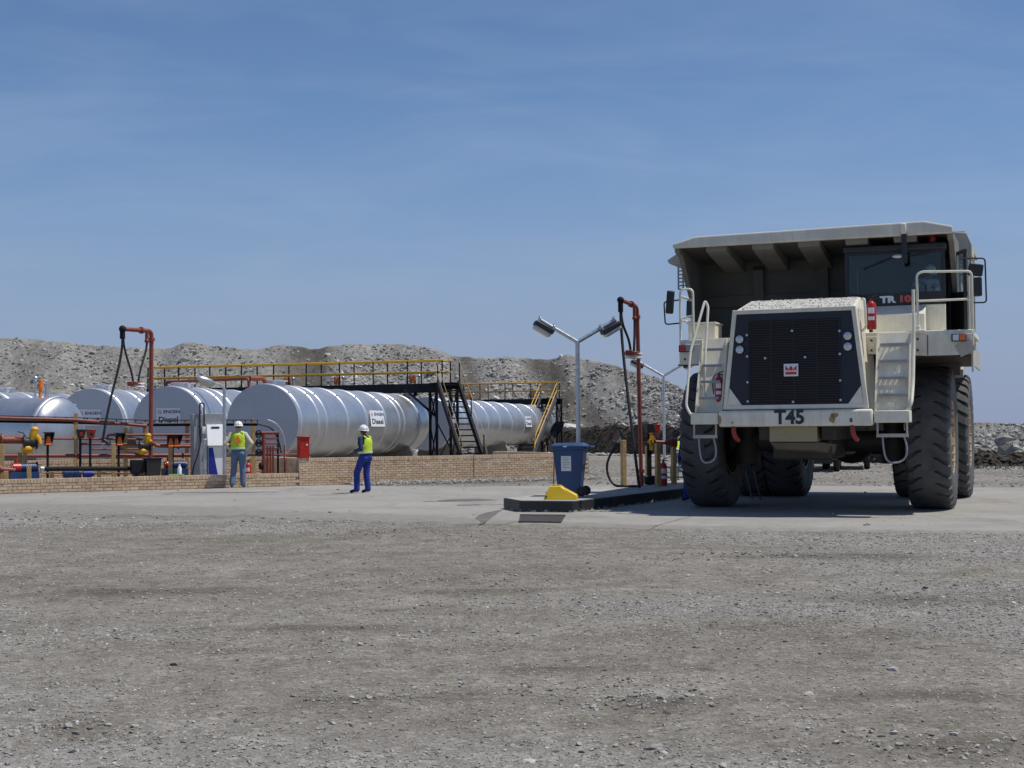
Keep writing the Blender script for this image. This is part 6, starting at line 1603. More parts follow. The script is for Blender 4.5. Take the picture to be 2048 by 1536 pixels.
# decks and fenders
mb = MB(); mb.box((2.03, -0.75, 3.20), (1.84, 2.3, 0.09)); tb(mb, 'deck', M['cream'], bev=0.012)
mb = MB(); mb.prism([(1.12, -1.92, 2.86), (2.16, -1.92, 2.80), (2.80, -1.92, 2.80), (2.80, -1.92, 2.98), (2.93, -1.92, 3.06), (2.93, -1.92, 3.17), (1.12, -1.92, 3.17)], (0, 0.05, 0)); tb(mb, 'deck_front', M['cream'], smooth=False, bev=0.008)
mb = MB(); mb.bar((2.70, -1.91, 2.86), (2.95, -1.91, 2.98), 0.06, 0.22); mb.prism([(2.92, -1.86, 2.5), (2.92, -1.86, 2.95), (2.92, 0.9, 2.95), (2.92, 0.9, 2.62), (2.92, -1.3, 2.62)], (0.03, 0, 0)); tb(mb, 'fender_flap', M['cream_dusty'], smooth=False)
mb = MB(); mb.add([(1.3, -1.86, 2.80), (2.92, -1.86, 2.80), (2.92, 0.4, 2.95), (1.3, 0.4, 2.95), (2.92, 1.4, 2.75), (1.3, 1.4, 2.75)], [(0, 1, 2, 3), (3, 2, 4, 5)]); o = tb(mb, 'fender', M['oily'], smooth=False); o.modifiers.new('s', 'SOLIDIFY').thickness = 0.03
mb = MB(); mb.box((-1.72, -0.75, 3.17), (1.18, 2.3, 0.09)); tb(mb, 'deck', M['cream'], bev=0.012)
mb = MB(); mb.prism([(-2.31, -1.92, 2.75), (-1.12, -1.92, 2.75), (-1.12, -1.92, 3.13), (-2.31, -1.92, 3.13)], (0, 0.05, 0)); tb(mb, 'deck_front', M['cream'], smooth=False, bev=0.008)
mb = MB(); mb.add([(-2.35, -1.86, 2.76), (-1.3, -1.86, 2.76), (-1.3, 0.4, 2.95), (-2.35, 0.4, 2.95), (-1.3, 1.4, 2.75), (-2.35, 1.4, 2.75)], [(0, 1, 2, 3), (3, 2, 4, 5)]); o = tb(mb, 'fender', M['oily'], smooth=False); o.modifiers.new('s', 'SOLIDIFY').thickness = 0.03
mb = MB(); mb.box((-1.94, -1.35, 3.37), (0.52, 0.6, 0.31)); bx_ = tb(mb, 'battery_box', M['cream'], bev=0.015)
mb = MB(); mb.box((-1.94, -1.35, 3.54), (0.56, 0.64, 0.03)); mb.build('lid', M['cream'], bx_, bev=0.006)
for x, c1, c2 in ((2.72, M['silver'], M['signal_orange']), (-2.18, M['signal_red'], M['grey_panel'])):
    mb = MB(); mb.box((x, -1.95, 3.10 if x > 0 else 3.05), (0.25, 0.07, 0.13)); sl_ = tb(mb, 'signal_lamp', M['plastic_black'], bev=0.008)
    for dx_, cc in ((-0.05, c1), (0.06, c2)):
        mb = MB(); mb.box((x + dx_, -1.988, 3.10 if x > 0 else 3.05), (0.10, 0.012, 0.10)); mb.build('lens', cc, sl_, bev=0.004)

# bolts and brackets on the deck fronts
for x, z in ((1.22, 3.10), (1.62, 3.12), (2.02, 3.10), (1.22, 2.92), (2.02, 2.9), (-2.2, 2.85), (-1.6, 3.08), (-1.25, 3.08), (-1.9, 2.82)):
    mb = MB(); mb.cyl((x, -1.92, z), (x, -1.94, z), 0.02, n=8); tb(mb, 'bolt', M['oily'])
mb = MB(); mb.box((2.19, -1.925, 2.985), (0.012, 0.02, 0.36)); tb(mb, 'panel_seam', M['oily'], smooth=False)
mb = MB(); mb.box((2.06, -1.90, 3.235), (0.20, 0.12, 0.05)); mb.cyl((2.03, -1.85, 3.22), (2.03, -1.85, 3.34), 0.04, n=10); tb(mb, 'rail_socket', M['cream'], bev=0.01)
# railings
mb = MB(); mb.tube(rounded([(2.03, -1.85, 3.22), (2.02, -1.85, 4.25), (2.10, -1.85, 4.30), (2.95, -1.85, 4.27), (2.95, -1.85, 2.98)], 0.09), 0.021, 10); mb.tube([(2.02, -1.85, 3.78), (2.95, -1.85, 3.78)], 0.02, 8); mb.tube([(2.95, -1.85, 3.25), (2.95, -1.2, 3.25)], 0.02, 8); tb(mb, 'railing', M['cream'])
mb = MB(); mb.tube(rounded([(-2.30, -1.85, 3.1), (-2.30, -1.85, 4.18), (-2.05, -1.85, 4.18), (-2.05, -1.85, 3.2)], 0.1), 0.022, 10); mb.tube(rounded([(-2.30, -1.85, 4.05), (-2.28, -1.0, 4.05), (-2.28, -1.0, 3.2)], 0.08), 0.024, 8); mb.tube([(-2.30, -1.85, 3.62), (-2.05, -1.85, 3.68)], 0.02, 8); mb.tube([(-2.30, -1.85, 3.6), (-2.28, -1.0, 3.6)], 0.02, 8); tb(mb, 'railing', M['cream'])
# mirrors
def mirror(hoop, plates):
    mb = MB(); mb.tube(rounded(hoop, 0.06), 0.014, 8); h = tb(mb, 'mirror', M['plastic_black'])
    for c, sz, rot in plates:
        mb = MB(); mb.box(c, sz, rot); mb.build('mirror_head', M['plastic_black'], h, bev=0.03, seg=3)
mirror([(-2.31, -1.85, 3.54), (-2.58, -1.9, 3.52), (-2.60, -1.9, 3.95), (-2.31, -1.85, 3.98)], [((-2.48, -1.9, 3.94), (0.15, 0.07, 0.44), (0, 0.08, 0.3)), ((-2.17, -1.6, 3.82), (0.14, 0.06, 0.34), (0, 0.05, 0.3))])
mirror([(2.80, -1.7, 4.52), (3.17, -1.7, 4.50), (3.18, -1.7, 3.72), (2.95, -1.75, 3.72)], [((3.01, -1.72, 4.30), (0.26, 0.07, 0.22), (0, 0.15, -0.2)), ((3.04, -1.72, 4.0), (0.15, 0.07, 0.34), (0, 0, -0.2))])

# cab
cab = bpy.data.objects.new('cab', None); col.objects.link(cab); cab.parent = truck
cx0, cx1, cy0, cy1 = 0.64, 2.44, -0.90, 0.72
mb = MB(); mb.box(((cx0 + cx1) / 2, (cy0 + cy1) / 2, 4.87), (cx1 - cx0 + 0.06, cy1 - cy0 + 0.1, 0.12)); mb.build('roof', M['plastic_black'], cab, bev=0.03)
for x, y in ((cx0 + 0.03, cy0 + 0.03), (cx1 - 0.03, cy0 + 0.03), (cx0 + 0.03, cy1 - 0.03), (cx1 - 0.03, cy1 - 0.03)):
    mb = MB(); mb.box((x, y, 4.42), (0.06, 0.06, 0.80)); mb.build('pillar', M['plastic_black'], cab, smooth=False)
mb = MB(); mb.box(((cx0 + cx1) / 2, cy0 + 0.02, 4.79), (cx1 - cx0 - 0.13, 0.04, 0.05)); mb.build('header', M['plastic_black'], cab, smooth=False)
mb = MB(); mb.box(((cx0 + cx1) / 2, cy0 + 0.02, 3.915), (cx1 - cx0, 0.06, 0.235)); sill = mb.build('front_sill', M['plastic_black'], cab, smooth=False)
lettering('TR', 0.165, M['signwhite'], sill, Matrix.Translation((1.41, cy0 - 0.0145, 3.905)) @ RF_, 0.06, 1.32)
lettering('100', 0.165, paint('letter_red', (0.55, 0.10, 0.09), 0.5), sill, Matrix.Translation((1.775, cy0 - 0.0145, 3.907)) @ RF_, 0.06, 1.38)
mb = MB(); mb.box(((cx0 + cx1) / 2, cy0 + 0.025, 3.52), (cx1 - cx0, 0.05, 0.55)); mb.build('front_panel', M['cream'], cab, bev=0.01)
mb = MB(); mb.hexa([(1.18, -1.36, 3.25), (2.10, -1.36, 3.25), (2.10, -0.93, 3.25), (1.18, -0.93, 3.25), (1.20, -1.34, 3.60), (2.10, -1.34, 3.60), (2.10, -0.93, 3.78), (1.20, -0.93, 3.78)]); mb.build('heater_box', M['cream'], cab, bev=0.012)
mb = MB(); mb.box(((cx0 + cx1) / 2, cy1 - 0.03, 4.05), (cx1 - cx0, 0.05, 1.6)); mb.build('back_wall', M['plastic_black'], cab, smooth=False)
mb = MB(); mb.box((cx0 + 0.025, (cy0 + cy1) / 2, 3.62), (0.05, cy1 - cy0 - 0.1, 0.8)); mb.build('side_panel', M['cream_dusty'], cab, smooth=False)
mb = MB(); mb.box(((cx0 + cx1) / 2, (cy0 + cy1) / 2, 3.27), (cx1 - cx0 - 0.06, cy1 - cy0 - 0.1, 0.05)); mb.build('floor', M['plastic_black'], cab, smooth=False)
mb = MB(); mb.box(((cx0 + cx1) / 2, cy0 + 0.03, 4.40), (cx1 - cx0 - 0.13, 0.012, 0.74)); ws_ = mb.build('windscreen', M['glass'], cab, smooth=False)
mb = MB(); mb.box((cx0 + 0.03, (cy0 + cy1) / 2, 4.40), (0.012, cy1 - cy0 - 0.14, 0.74)); mb.build('side_window', M['glass'], cab, smooth=False)
mb = MB(); mb.hexa([(0.75, -0.85, 3.8), (2.36, -0.85, 3.8), (2.36, -0.45, 3.8), (0.75, -0.45, 3.8), (0.75, -0.83, 4.0), (2.36, -0.83, 4.0), (2.36, -0.5, 4.06), (0.75, -0.5, 4.06)]); mb.build('dashboard', paint('dash_grey', (0.10, 0.11, 0.12), 0.6), cab, bev=0.02)
mb = MB(); mb.tube([(1.85 + 0.22 * math.cos(a), -0.42 + 0.09 * math.sin(a), 4.10 + 0.2 * math.sin(a)) for a in [2 * math.pi * i / 24 for i in range(24)]], 0.018, 8, closed=True); mb.tube([(1.85, -0.6, 3.9), (1.85, -0.42, 4.1)], 0.03, 8); mb.build('steering_wheel', M['plastic_black'], cab)
mb = MB(); mb.box((1.85, 0.12, 3.72), (0.5, 0.5, 0.16)); mb.box((1.85, 0.40, 4.1), (0.48, 0.14, 0.75), (-0.12, 0, 0)); mb.build('seat', M['plastic_black'], cab, bev=0.05)
for x0_, z0_, x1_, z1_ in ((1.55, 4.72, 0.98, 4.50), (1.70, 4.70, 2.2, 4.76)):
    mb = MB(); mb.tube([(x0_, cy0 - 0.03, z0_), (x1_, cy0 - 0.03, z1_)], 0.012, 6); mb.build('wiper', M['plastic_black'], cab)
mb = MB(); mb.sphere((1.62, cy0 - 0.06, 4.70), 0.08, 12, 8, (1.4, 0.6, 0.5)); mb.build('wiper_motor', M['silver'], cab)
# open door
hx, hy = Vector((2.46, 0.25, 0)), Vector((2.78, -0.50, 0)); dd = (hy - hx).normalized(); L_ = (hy - hx).length
door = bpy.data.objects.new('door', None); col.objects.link(door); door.parent = truck
mb = MB()
for t0_ in (0.03, L_ - 0.03): mb.bar(hx + dd * t0_ + ZUP * 3.3, hx + dd * t0_ + ZUP * 4.78, 0.06)
mb.bar(hx + ZUP * 4.78, hy + ZUP * 4.80, 0.06); mb.bar(hx + ZUP * 4.05, hy + ZUP * 4.0, 0.06, 0.08); mb.build('door_frame', M['plastic_black'], door, smooth=False)
mb = MB(); mb.bar((hx + hy) / 2 - dd * (L_ / 2 - 0.05) + ZUP * 3.65, (hx + hy) / 2 + dd * (L_ / 2 - 0.05) + ZUP * 3.65, 0.04, 0.7); mb.build('door_panel', M['plastic_black'], door, smooth=False)
mb = MB(); mb.bar(hx + dd * 0.06 + ZUP * 4.4, hy - dd * 0.06 + ZUP * 4.4, 0.012, 0.7); mb.build('door_glass', M['glass'], door, smooth=False)

# canopy and body
mb = MB()
lipz = [(-2.62, 5.06), (2.60, 5.06), (2.60, 5.19), (2.10, 5.31), (-2.16, 5.27), (-2.62, 5.15)]
mb.prism([(x, -1.12, z) for x, z in lipz], (0, 0.10, 0)); cano = tb(mb, 'canopy', M['cream_lip'], smooth=False, bev=0.03, seg=2)
mb = MB(); mb.hexa([(-2.60, -1.04, 5.09), (2.58, -1.04, 5.09), (2.58, 0.85, 4.92), (-2.60, 0.85, 4.92), (-2.16, -1.04, 5.26), (2.10, -1.04, 5.30), (2.2, 0.85, 5.16), (-2.2, 0.85, 5.16)]); mb.build('canopy_plate', M['grime_shade'], cano, smooth=False)
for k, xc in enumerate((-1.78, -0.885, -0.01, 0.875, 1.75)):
    mb = MB(); mb.hexa([(xc - 0.20, -1.0, 4.97), (xc + 0.20, -1.0, 4.97), (xc + 0.20, 0.75, 4.72), (xc - 0.20, 0.75, 4.72), (xc - 0.21, -1.02, 5.10), (xc + 0.21, -1.02, 5.10), (xc + 0.21, 0.80, 4.94), (xc - 0.21, 0.80, 4.94)]); mb.build('rib', M['rib_dirt_shade'], cano, smooth=False, bev=0.01)
for s in (-1, 1):
    x = 2.50 if s > 0 else -2.60
    mb = MB(); mb.prism([(x, -1.08, 5.12), (x, -1.02, 4.98), (x, -0.75, 4.93), (x, -0.35, 4.55), (x, 0.10, 4.15), (x, 0.30, 3.4), (x, 1.2, 3.3), (x, 1.2, 5.10)], (0.10, 0, 0)); mb.build('side_plate', M['rib_dirt_shade'], cano, smooth=False, bev=0.01)
mb = MB(); mb.hexa([(-2.55, 1.15, 2.55), (2.55, 1.15, 2.55), (2.55, 1.5, 2.55), (-2.55, 1.5, 2.55), (-2.55, 0.72, 4.93), (2.55, 0.72, 4.93), (2.55, 1.2, 4.95), (-2.55, 1.2, 4.95)]); bw = tb(mb, 'body_front_wall', M['grime_shade'], smooth=False)
mb = MB()
for x in (-1.3, 0.0, 1.3): mb.hexa([(x - 0.1, 1.02, 2.6), (x + 0.1, 1.02, 2.6), (x + 0.1, 1.2, 2.6), (x - 0.1, 1.2, 2.6), (x - 0.1, 0.62, 4.75), (x + 0.1, 0.62, 4.75), (x + 0.1, 0.8, 4.9), (x - 0.1, 0.8, 4.9)])
mb.box((0, 0.86, 4.15), (5.0, 0.12, 0.22)); mb.box((0, 1.02, 3.3), (5.0, 0.12, 0.2)); mb.build('stiffener', M['grime_shade'], bw, smooth=False)
for s in (-1, 1):
    mb = MB(); x = 2.50 if s > 0 else -2.62
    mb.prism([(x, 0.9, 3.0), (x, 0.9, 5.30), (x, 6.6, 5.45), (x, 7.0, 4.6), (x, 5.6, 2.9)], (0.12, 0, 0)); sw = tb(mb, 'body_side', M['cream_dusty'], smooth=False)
    mb = MB()
    for y in (1.8, 3.0, 4.2, 5.4): mb.box((x + (0.14 if s > 0 else -0.02), y, 4.2), (0.06, 0.28, 2.0))
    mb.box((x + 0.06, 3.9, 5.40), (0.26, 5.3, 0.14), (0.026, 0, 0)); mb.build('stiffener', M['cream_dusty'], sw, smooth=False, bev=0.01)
    # wing plate and perforated rock screen beside the canopy
    mb = MB()
    if s > 0: mb.prism([(2.50, 0.86, 5.34), (2.74, 0.86, 5.31), (2.83, 0.86, 5.08), (2.83, 0.86, 4.85), (2.50, 0.86, 4.85)], (0, 0.9, 0))
    else: mb.prism([(-2.62, 0.86, 5.26), (-3.06, 0.86, 5.20), (-3.25, 0.86, 5.08), (-3.20, 0.86, 5.00), (-2.62, 0.86, 4.97)], (0, 0.9, 0))
    mb.build('corner_guard', M['cream_dusty'], sw, smooth=False, bev=0.015)
    mb = MB(); x0_, x1_, z0_, z1_ = (2.60, 2.80, 4.50, 4.87) if s > 0 else (-3.02, -2.62, 4.46, 5.0)
    nx_, nz_ = (3, 5) if s > 0 else (4, 7)
    for k in range(nx_ + 1): mb.box((x0_ + (x1_ - x0_) * k / nx_, 0.90, (z0_ + z1_) / 2), (0.034, 0.015, z1_ - z0_))
    for k in range(nz_ + 1): mb.box(((x0_ + x1_) / 2, 0.90, z0_ + (z1_ - z0_) * k / nz_), (x1_ - x0_, 0.0152, 0.030))
    mb.build('perforated_screen', M['grey_panel'], sw, smooth=False)
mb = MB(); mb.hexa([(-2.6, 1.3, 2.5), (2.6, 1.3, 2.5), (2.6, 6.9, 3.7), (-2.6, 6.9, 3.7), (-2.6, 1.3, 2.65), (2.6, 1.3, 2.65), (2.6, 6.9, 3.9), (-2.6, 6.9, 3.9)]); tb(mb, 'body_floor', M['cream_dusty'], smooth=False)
mb = MB(); mb.box((1.74, -1.16, 5.18), (0.10, 0.05, 0.20)); mk_ = tb(mb, 'visor_bracket', M['cream'], bev=0.02)
mb = MB(); mb.box((1.75, -1.155, 4.82), (0.10, 0.04, 0.55)); mb.build('visor_arm', M['plastic_black'], mk_, bev=0.01)
mb = MB(); mb.cyl((2.22, -0.75, 4.93), (2.22, -0.75, 4.97), 0.08, n=14); bc = tb(mb, 'beacon', M['plastic_black'])
mb = MB(); mb.lathe([(0.04, 0.065), (0.13, 0.06), (0.16, 0.03), (0.165, 0.001)], (2.22, -0.75, 4.93), ZUP, 14); mb.build('beacon_lens', M['signal_red'], bc)

# extinguishers clipped to the truck
p = TM @ Vector((1.28, -2.35, 3.27)); extinguisher(p, 0.92, 'red fire extinguisher clipped beside the truck hood on the right', rz=-0.35)
p = TM @ Vector((-1.42, -2.55, 2.02)); extinguisher(p, 0.85, 'red fire extinguisher on the left ladder of the truck', rz=-0.35)

# step ladder standing under the truck
q0 = gnd(1513, 1000); root = empty('step_ladder', q0, math.radians(-20), 'light metal step ladder leaning under the truck behind its front tyre', 'ladder')
for x in (-0.09, 0.09):
    mb = MB(); mb.bar((x, 0, 0), (x - 0.2, 0.35, 0.62), 0.02, 0.04); mb.build('rail', M['steel_grey'], root, smooth=False)
for k in range(3):
    f = (k + 0.7) / 3.6; mb = MB(); mb.bar((-0.09 - 0.2 * f, 0.35 * f, 0.62 * f), (0.09 - 0.2 * f, 0.35 * f, 0.62 * f), 0.02); mb.build('rung', M['steel_grey'], root, smooth=False)
# ------------------------------------------------------------------ people
M['skin'] = paint('skin_brown', (0.16, 0.085, 0.055), 0.55, var=0.1)
M['skin_pale'] = paint('skin_tan', (0.42, 0.25, 0.17), 0.55, var=0.1)
M['hair'] = paint('hair_dark', (0.02, 0.016, 0.013), 0.7)
M['denim'] = paint('denim', (0.105, 0.165, 0.27), 0.85, var=0.25, scale=7, bump=1.0, bscale=10)
M['khaki_shirt'] = paint('beige_shirt', (0.52, 0.50, 0.38), 0.85, var=0.12, scale=5, bump=1.0, bscale=9)
M['overall_blue'] = paint('overall_blue', (0.013, 0.035, 0.26), 0.8, var=0.25, scale=6, bump=1.0, bscale=9)
M['overall_dark'] = paint('overall_jacket', (0.014, 0.026, 0.11), 0.8, var=0.25, scale=6, bump=1.0, bscale=9)
M['hivis'] = paint('hi_vis_yellow', (0.50, 0.68, 0.04), 0.75, var=0.16, scale=7, bump=0.8, bscale=10)
M['hivis_tape'] = paint('reflective_tape', (0.62, 0.75, 0.42), 0.4, var=0.05)
M['hivis_orange'] = paint('hi_vis_orange', (0.85, 0.20, 0.02), 0.7)
M['helmet'] = paint('helmet_white', (0.80, 0.80, 0.79), 0.3, var=0.03)
M['boot'] = paint('boot_black', (0.018, 0.016, 0.015), 0.6)
M['shirt_light'] = paint('driver_shirt', (0.35, 0.42, 0.48), 0.8)

def to_remesh(mb, voxel, smooth_it):
    me = mb.mesh('body', M['skin'], smooth=False)
    ob = bpy.data.objects.new('body', me); col.objects.link(ob)
    r = ob.modifiers.new('r', 'REMESH'); r.mode = 'VOXEL'; r.voxel_size = voxel; r.use_smooth_shade = True
    s = ob.modifiers.new('s', 'SMOOTH'); s.factor = 0.5; s.iterations = smooth_it
    dg = bpy.context.evaluated_depsgraph_get()
    out = bpy.data.meshes.new_from_object(ob.evaluated_get(dg))
    bpy.data.objects.remove(ob)
    return out

def person(loc, rz, label, J, look, mats, vest=None, helmet=True, scale=1.0, torso=(0.17, 0.115), voxel=0.013, seat=False):
    """J: joint positions in the figure's own frame (faces -Y); body is one continuous skin"""
    J = {k: Vector(v) for k, v in J.items()}
    root = empty('person', loc, rz, label, 'person'); root.scale = (scale,) * 3
    mb = MB(); segs = []
    def cap(a, b, ra, rb, lab):
        a, b = Vector(a), Vector(b); L = (b - a).length; n = max(2, int(L / 0.03))
        mb.sphere(a, ra, 12, 8); mb.sphere(b, rb, 12, 8)
        mb.cyl(a, b, ra, rb, n=12)
        segs.append((a, b, ra, rb, lab))
    def ell(c, r, sc, lab, R=None):
        mb.sphere(c, r, 16, 10, sc, R); segs.append((Vector(c), Vector(c) + Vector((0, 0, 1e-4)), r * min(sc), r * min(sc), lab))
    up = (J['neck'] - J['pelvis']).normalized()
    sx = (J['shr'] - J['shl']).normalized(); fw_ = sx.cross(up).normalized()
    R = Matrix((sx, -fw_, up)).transposed() if False else Matrix((sx, up.cross(sx), up)).transposed()
    chest = J['pelvis'].lerp(J['neck'], 0.66); waist = J['pelvis'].lerp(J['neck'], 0.30)
    ell(chest, 0.20, (torso[0] / 0.20 * 1.02, torso[1] / 0.20 * 1.05, 1.0), 'shirt', R)
    ell(waist, 0.18, (torso[0] / 0.18 * 0.90, torso[1] / 0.18 * 0.98, 0.95), 'shirt', R)
    ell(J['pelvis'] + up * 0.0, 0.16, (torso[0] / 0.16 * 0.98, torso[1] / 0.16 * 1.08, 0.85), 'trousers', R)
    cap(J['shl'], J['shr'], 0.072, 0.072, 'shirt')
    cap(J['neck'] - up * 0.10, J['neck'], 0.075, 0.055, 'shirt')
    cap(J['neck'] - up * 0.01, J['head'], 0.055, 0.055, 'skin')
    for s in ('l', 'r'):
        cap(J['hip' + s], J['kn' + s], 0.108, 0.084, 'trousers'); cap(J['kn' + s], J['an' + s], 0.084, 0.076, 'trousers')
        g = J['pelvis'].lerp(J['hip' + s], 0.9) + (up.cross(sx)) * 0.05 - up * 0.02
        ell(g, 0.10, (1, 1, 1), 'trousers')
        cap(J['an' + s] - Vector((0, 0, 0.015)), J['toe' + s], 0.05, 0.036, 'boot')
        cap(J['sh' + s], J['el' + s], 0.068, 0.056, 'shirt'); cap(J['el' + s], J['wr' + s], 0.057, 0.040, 'shirt')
        # hand: palm and five fingers
        hd_ = (J['hd' + s] - J['wr' + s]).normalized(); side = hd_.cross(Vector(J.get('pn' + s, (0, -1, 0)))).normalized(); pn = side.cross(hd_)
        cap(J['wr' + s], J['wr' + s] + hd_ * 0.07, 0.030, 0.034, 'skin')
        for k, (o_, l_) in enumerate(((-0.030, 0.060), (-0.010, 0.072), (0.010, 0.066), (0.029, 0.052))):
            b0 = J['wr' + s] + hd_ * 0.085 + side * o_; m_ = b0 + hd_ * l_ * 0.55 + pn * 0.008; e_ = m_ + hd_ * l_ * 0.4 + pn * 0.022
            cap(b0, m_, 0.0115, 0.0105, 'skin'); cap(m_, e_, 0.0105, 0.0095, 'skin')
        t0_ = J['wr' + s] + hd_ * 0.03 + side * 0.03; t1_ = t0_ + hd_ * 0.04 + side * 0.03 + pn * 0.015
        cap(t0_, t1_, 0.014, 0.012, 'skin'); cap(t1_, t1_ + hd_ * 0.035 + pn * 0.005, 0.012, 0.0105, 'skin')
    # head
    lk = Vector(look).normalized(); hs = lk.cross(Vector((0, 0, 1))).normalized(); hu = hs.cross(lk); HR = Matrix((hs, lk, hu)).transposed()
    hc = J['head'] + hu * 0.03
    def hp(x, y, z): return hc + HR @ Vector((x, y, z))
    ell(hc, 0.10, (0.78, 0.98, 1.12), 'skin', HR)
    ell(hp(0, 0.03, -0.055), 0.06, (0.85, 1.0, 1.0), 'skin', HR)
    cap(hp(0, 0.092, 0.012), hp(0, 0.112, -0.018), 0.010, 0.015, 'skin')
    ell(hp(0, 0.088, -0.052), 0.018, (1.4, 0.6, 0.5), 'skin', HR)
    for s in (-1, 1): ell(hp(s * 0.080, -0.008, -0.005), 0.026, (0.4, 0.7, 1.1), 'skin', HR)
    me = to_remesh(mb, voxel, 3)
    order = ['shirt', 'trousers', 'skin', 'boot']
    me.materials.clear()
    for k in order: me.materials.append(mats[k])
    A = np.array([s[0][:] for s in segs]); B = np.array([s[1][:] for s in segs]); ra = np.array([s[2] for s in segs]); rb = np.array([s[3] for s in segs]); lab = np.array([order.index(s[4]) for s in segs])
    cc = np.zeros(len(me.polygons) * 3, np.float32); me.polygons.foreach_get('center', cc); cc = cc.reshape(-1, 3)
    D = B - A; t = np.clip(((cc[:, None] - A[None]) * D[None]).sum(-1) / np.maximum((D * D).sum(-1), 1e-9)[None], 0, 1)
    dist = np.linalg.norm(cc[:, None] - (A[None] + t[..., None] * D[None]), axis=-1) - (ra + (rb - ra) * t)
    me.polygons.foreach_set('material_index', lab[dist.argmin(1)].astype(np.int32))
    me.polygons.foreach_set('use_smooth', np.ones(len(me.polygons), bool))
    body = bpy.data.objects.new('body', me); col.objects.link(body); body.parent = root
    # face: eyes
    mbf = MB()
    for s in (-1, 1): mbf.sphere(hp(s * 0.030, 0.088, 0.012), 0.011, 8, 6)
    mbf.build('eyes', M['helmet'], root)
    mbf = MB()
    for s in (-1, 1): mbf.sphere(hp(s * 0.030, 0.097, 0.012), 0.006, 8, 6)
    mbf.build('pupils', M['hair'], root)
    # hair cap
    mbh = MB(); n, m = 18, 8; vs = []
    for j in range(m + 1):
        th = math.radians(108) * j / m
        for i in range(n):
            a = 2 * math.pi * i / n
            p = Vector((math.sin(th) * math.cos(a) * 0.084, math.sin(th) * math.sin(a) * 0.103 - 0.006, math.cos(th) * 0.116 + 0.004))
            if p.y > 0.05 and p.z < 0.045: p.z = 0.045
            vs.append(hc + HR @ p)
    mbh.add(vs, [(j * n + i, (j + 1) * n + i, (j + 1) * n + (i + 1) % n, j * n + (i + 1) % n) for j in range(m) for i in range(n)]); mbh.build('hair', M['hair'], root)
    if helmet:
        mbh = MB(); n, m = 28, 8; vs = []
        for j in range(m + 1):
            th = math.radians(90) * j / m
            for i in range(n):
                a = 2 * math.pi * i / n
                vs.append(hp(math.sin(th) * math.cos(a) * 0.118, math.sin(th) * math.sin(a) * 0.142 - 0.005, 0.035 + math.cos(th) * 0.122))
        b = len(vs)
        for rr, zz in ((1.10, 0.028), (1.12, 0.020), (0.98, 0.018)):
            for i in range(n):
                a = 2 * math.pi * i / n; f = max(0, math.sin(a)) ** 2
                vs.append(hp(math.cos(a) * 0.118 * rr, math.sin(a) * 0.142 * (rr + 0.30 * f * (rr > 1)) - 0.005, zz - 0.018 * f))
        rows = m + 1 + 3
        mbh.add(vs, [(j * n + i, (j + 1) * n + i, (j + 1) * n + (i + 1) % n, j * n + (i + 1) % n) for j in range(rows - 1) for i in range(n)])
        mbh.tube([hp(0, math.sin(t_) * 0.148 - 0.005, 0.035 + math.cos(t_) * 0.127) for t_ in [math.radians(-80 + 160 * i / 12) for i in range(13)]], 0.010, 6)
        mbh.build('hard_hat', M['helmet'], root)
    if vest:
        # open-sided tabard following the torso
        mbv = MB(); n = 30; secs = [(0.10, 1.04, 1.14), (0.22, 1.02, 1.12), (0.38, 1.04, 1.14), (0.55, 1.10, 1.18), (0.70, 1.10, 1.18), (0.82, 1.00, 1.10), (0.90, 0.86, 0.98)]
        vs = []
        for f, kx, ky in secs:
            c = J['pelvis'].lerp(J['neck'], f)
            for i in range(n):
                a = 2 * math.pi * i / n
                vs.append(c + sx * (math.cos(a) * torso[0] * kx * 1.06) + (up.cross(sx)) * (math.sin(a) * torso[1] * ky * 1.10))
        fs, mi = [], []
        for j in range(len(secs) - 1):
            for i in range(n):
                a = abs(math.cos(2 * math.pi * (i + 0.5) / n))
                if a > 0.80 and j >= 3: continue          # arm holes
                fs.append((j * n + i, (j + 1) * n + i, (j + 1) * n + (i + 1) % n, j * n + (i + 1) % n))
        mbv.add(vs, fs)
        # shoulder straps
        for s in ('l', 'r'):
            o_ = sx * (0.105 if s == 'r' else -0.105); tt_ = J['pelvis'].lerp(J['neck'], 0.9)
            bk, ft = up.cross(sx) * torso[1] * 1.0, -(up.cross(sx)) * torso[1] * 1.0
            pts = [tt_ + o_ + bk, J['neck'] + o_ * 1.0 + up * 0.005 + bk * 0.55, J['neck'] + o_ * 0.98 + up * 0.012, J['neck'] + o_ + up * 0.005 + ft * 0.55, tt_ + o_ + ft]
            for q0_, q1_ in zip(pts[:-1], pts[1:]): mbv.quad(q0_ - sx * 0.04, q0_ + sx * 0.04, q1_ + sx * 0.04, q1_ - sx * 0.04)
        v = mbv.build('vest', M['hivis'], root); v.modifiers.new('s', 'SOLIDIFY').thickness = 0.012
        mbt = MB(); vs = []
        for f in (0.13, 0.22):
            c = J['pelvis'].lerp(J['neck'], f)
            for i in range(n):
                a = 2 * math.pi * i / n; vs.append(c + sx * (math.cos(a) * torso[0] * 1.03 * 1.10) + (up.cross(sx)) * (math.sin(a) * torso[1] * 1.13 * 1.15))
        mbt.add(vs, [(i, n + i, n + (i + 1) % n, (i + 1) % n) for i in range(n)]); mbt.build('reflective_band', M['hivis_tape'], v)
        if vest == 'triangle':
            mbt = MB(); c = J['pelvis'].lerp(J['neck'], 0.60); bk = up.cross(sx); off = torso[1] * 1.34
            mbt.prism([c - up * 0.09 - sx * 0.10 + bk * off, c - up * 0.09 + sx * 0.10 + bk * off, c + up * 0.12 + bk * (off - 0.008)], bk * 0.006); mbt.build('orange_triangle', M['hivis_orange'], v, smooth=False)
    return root

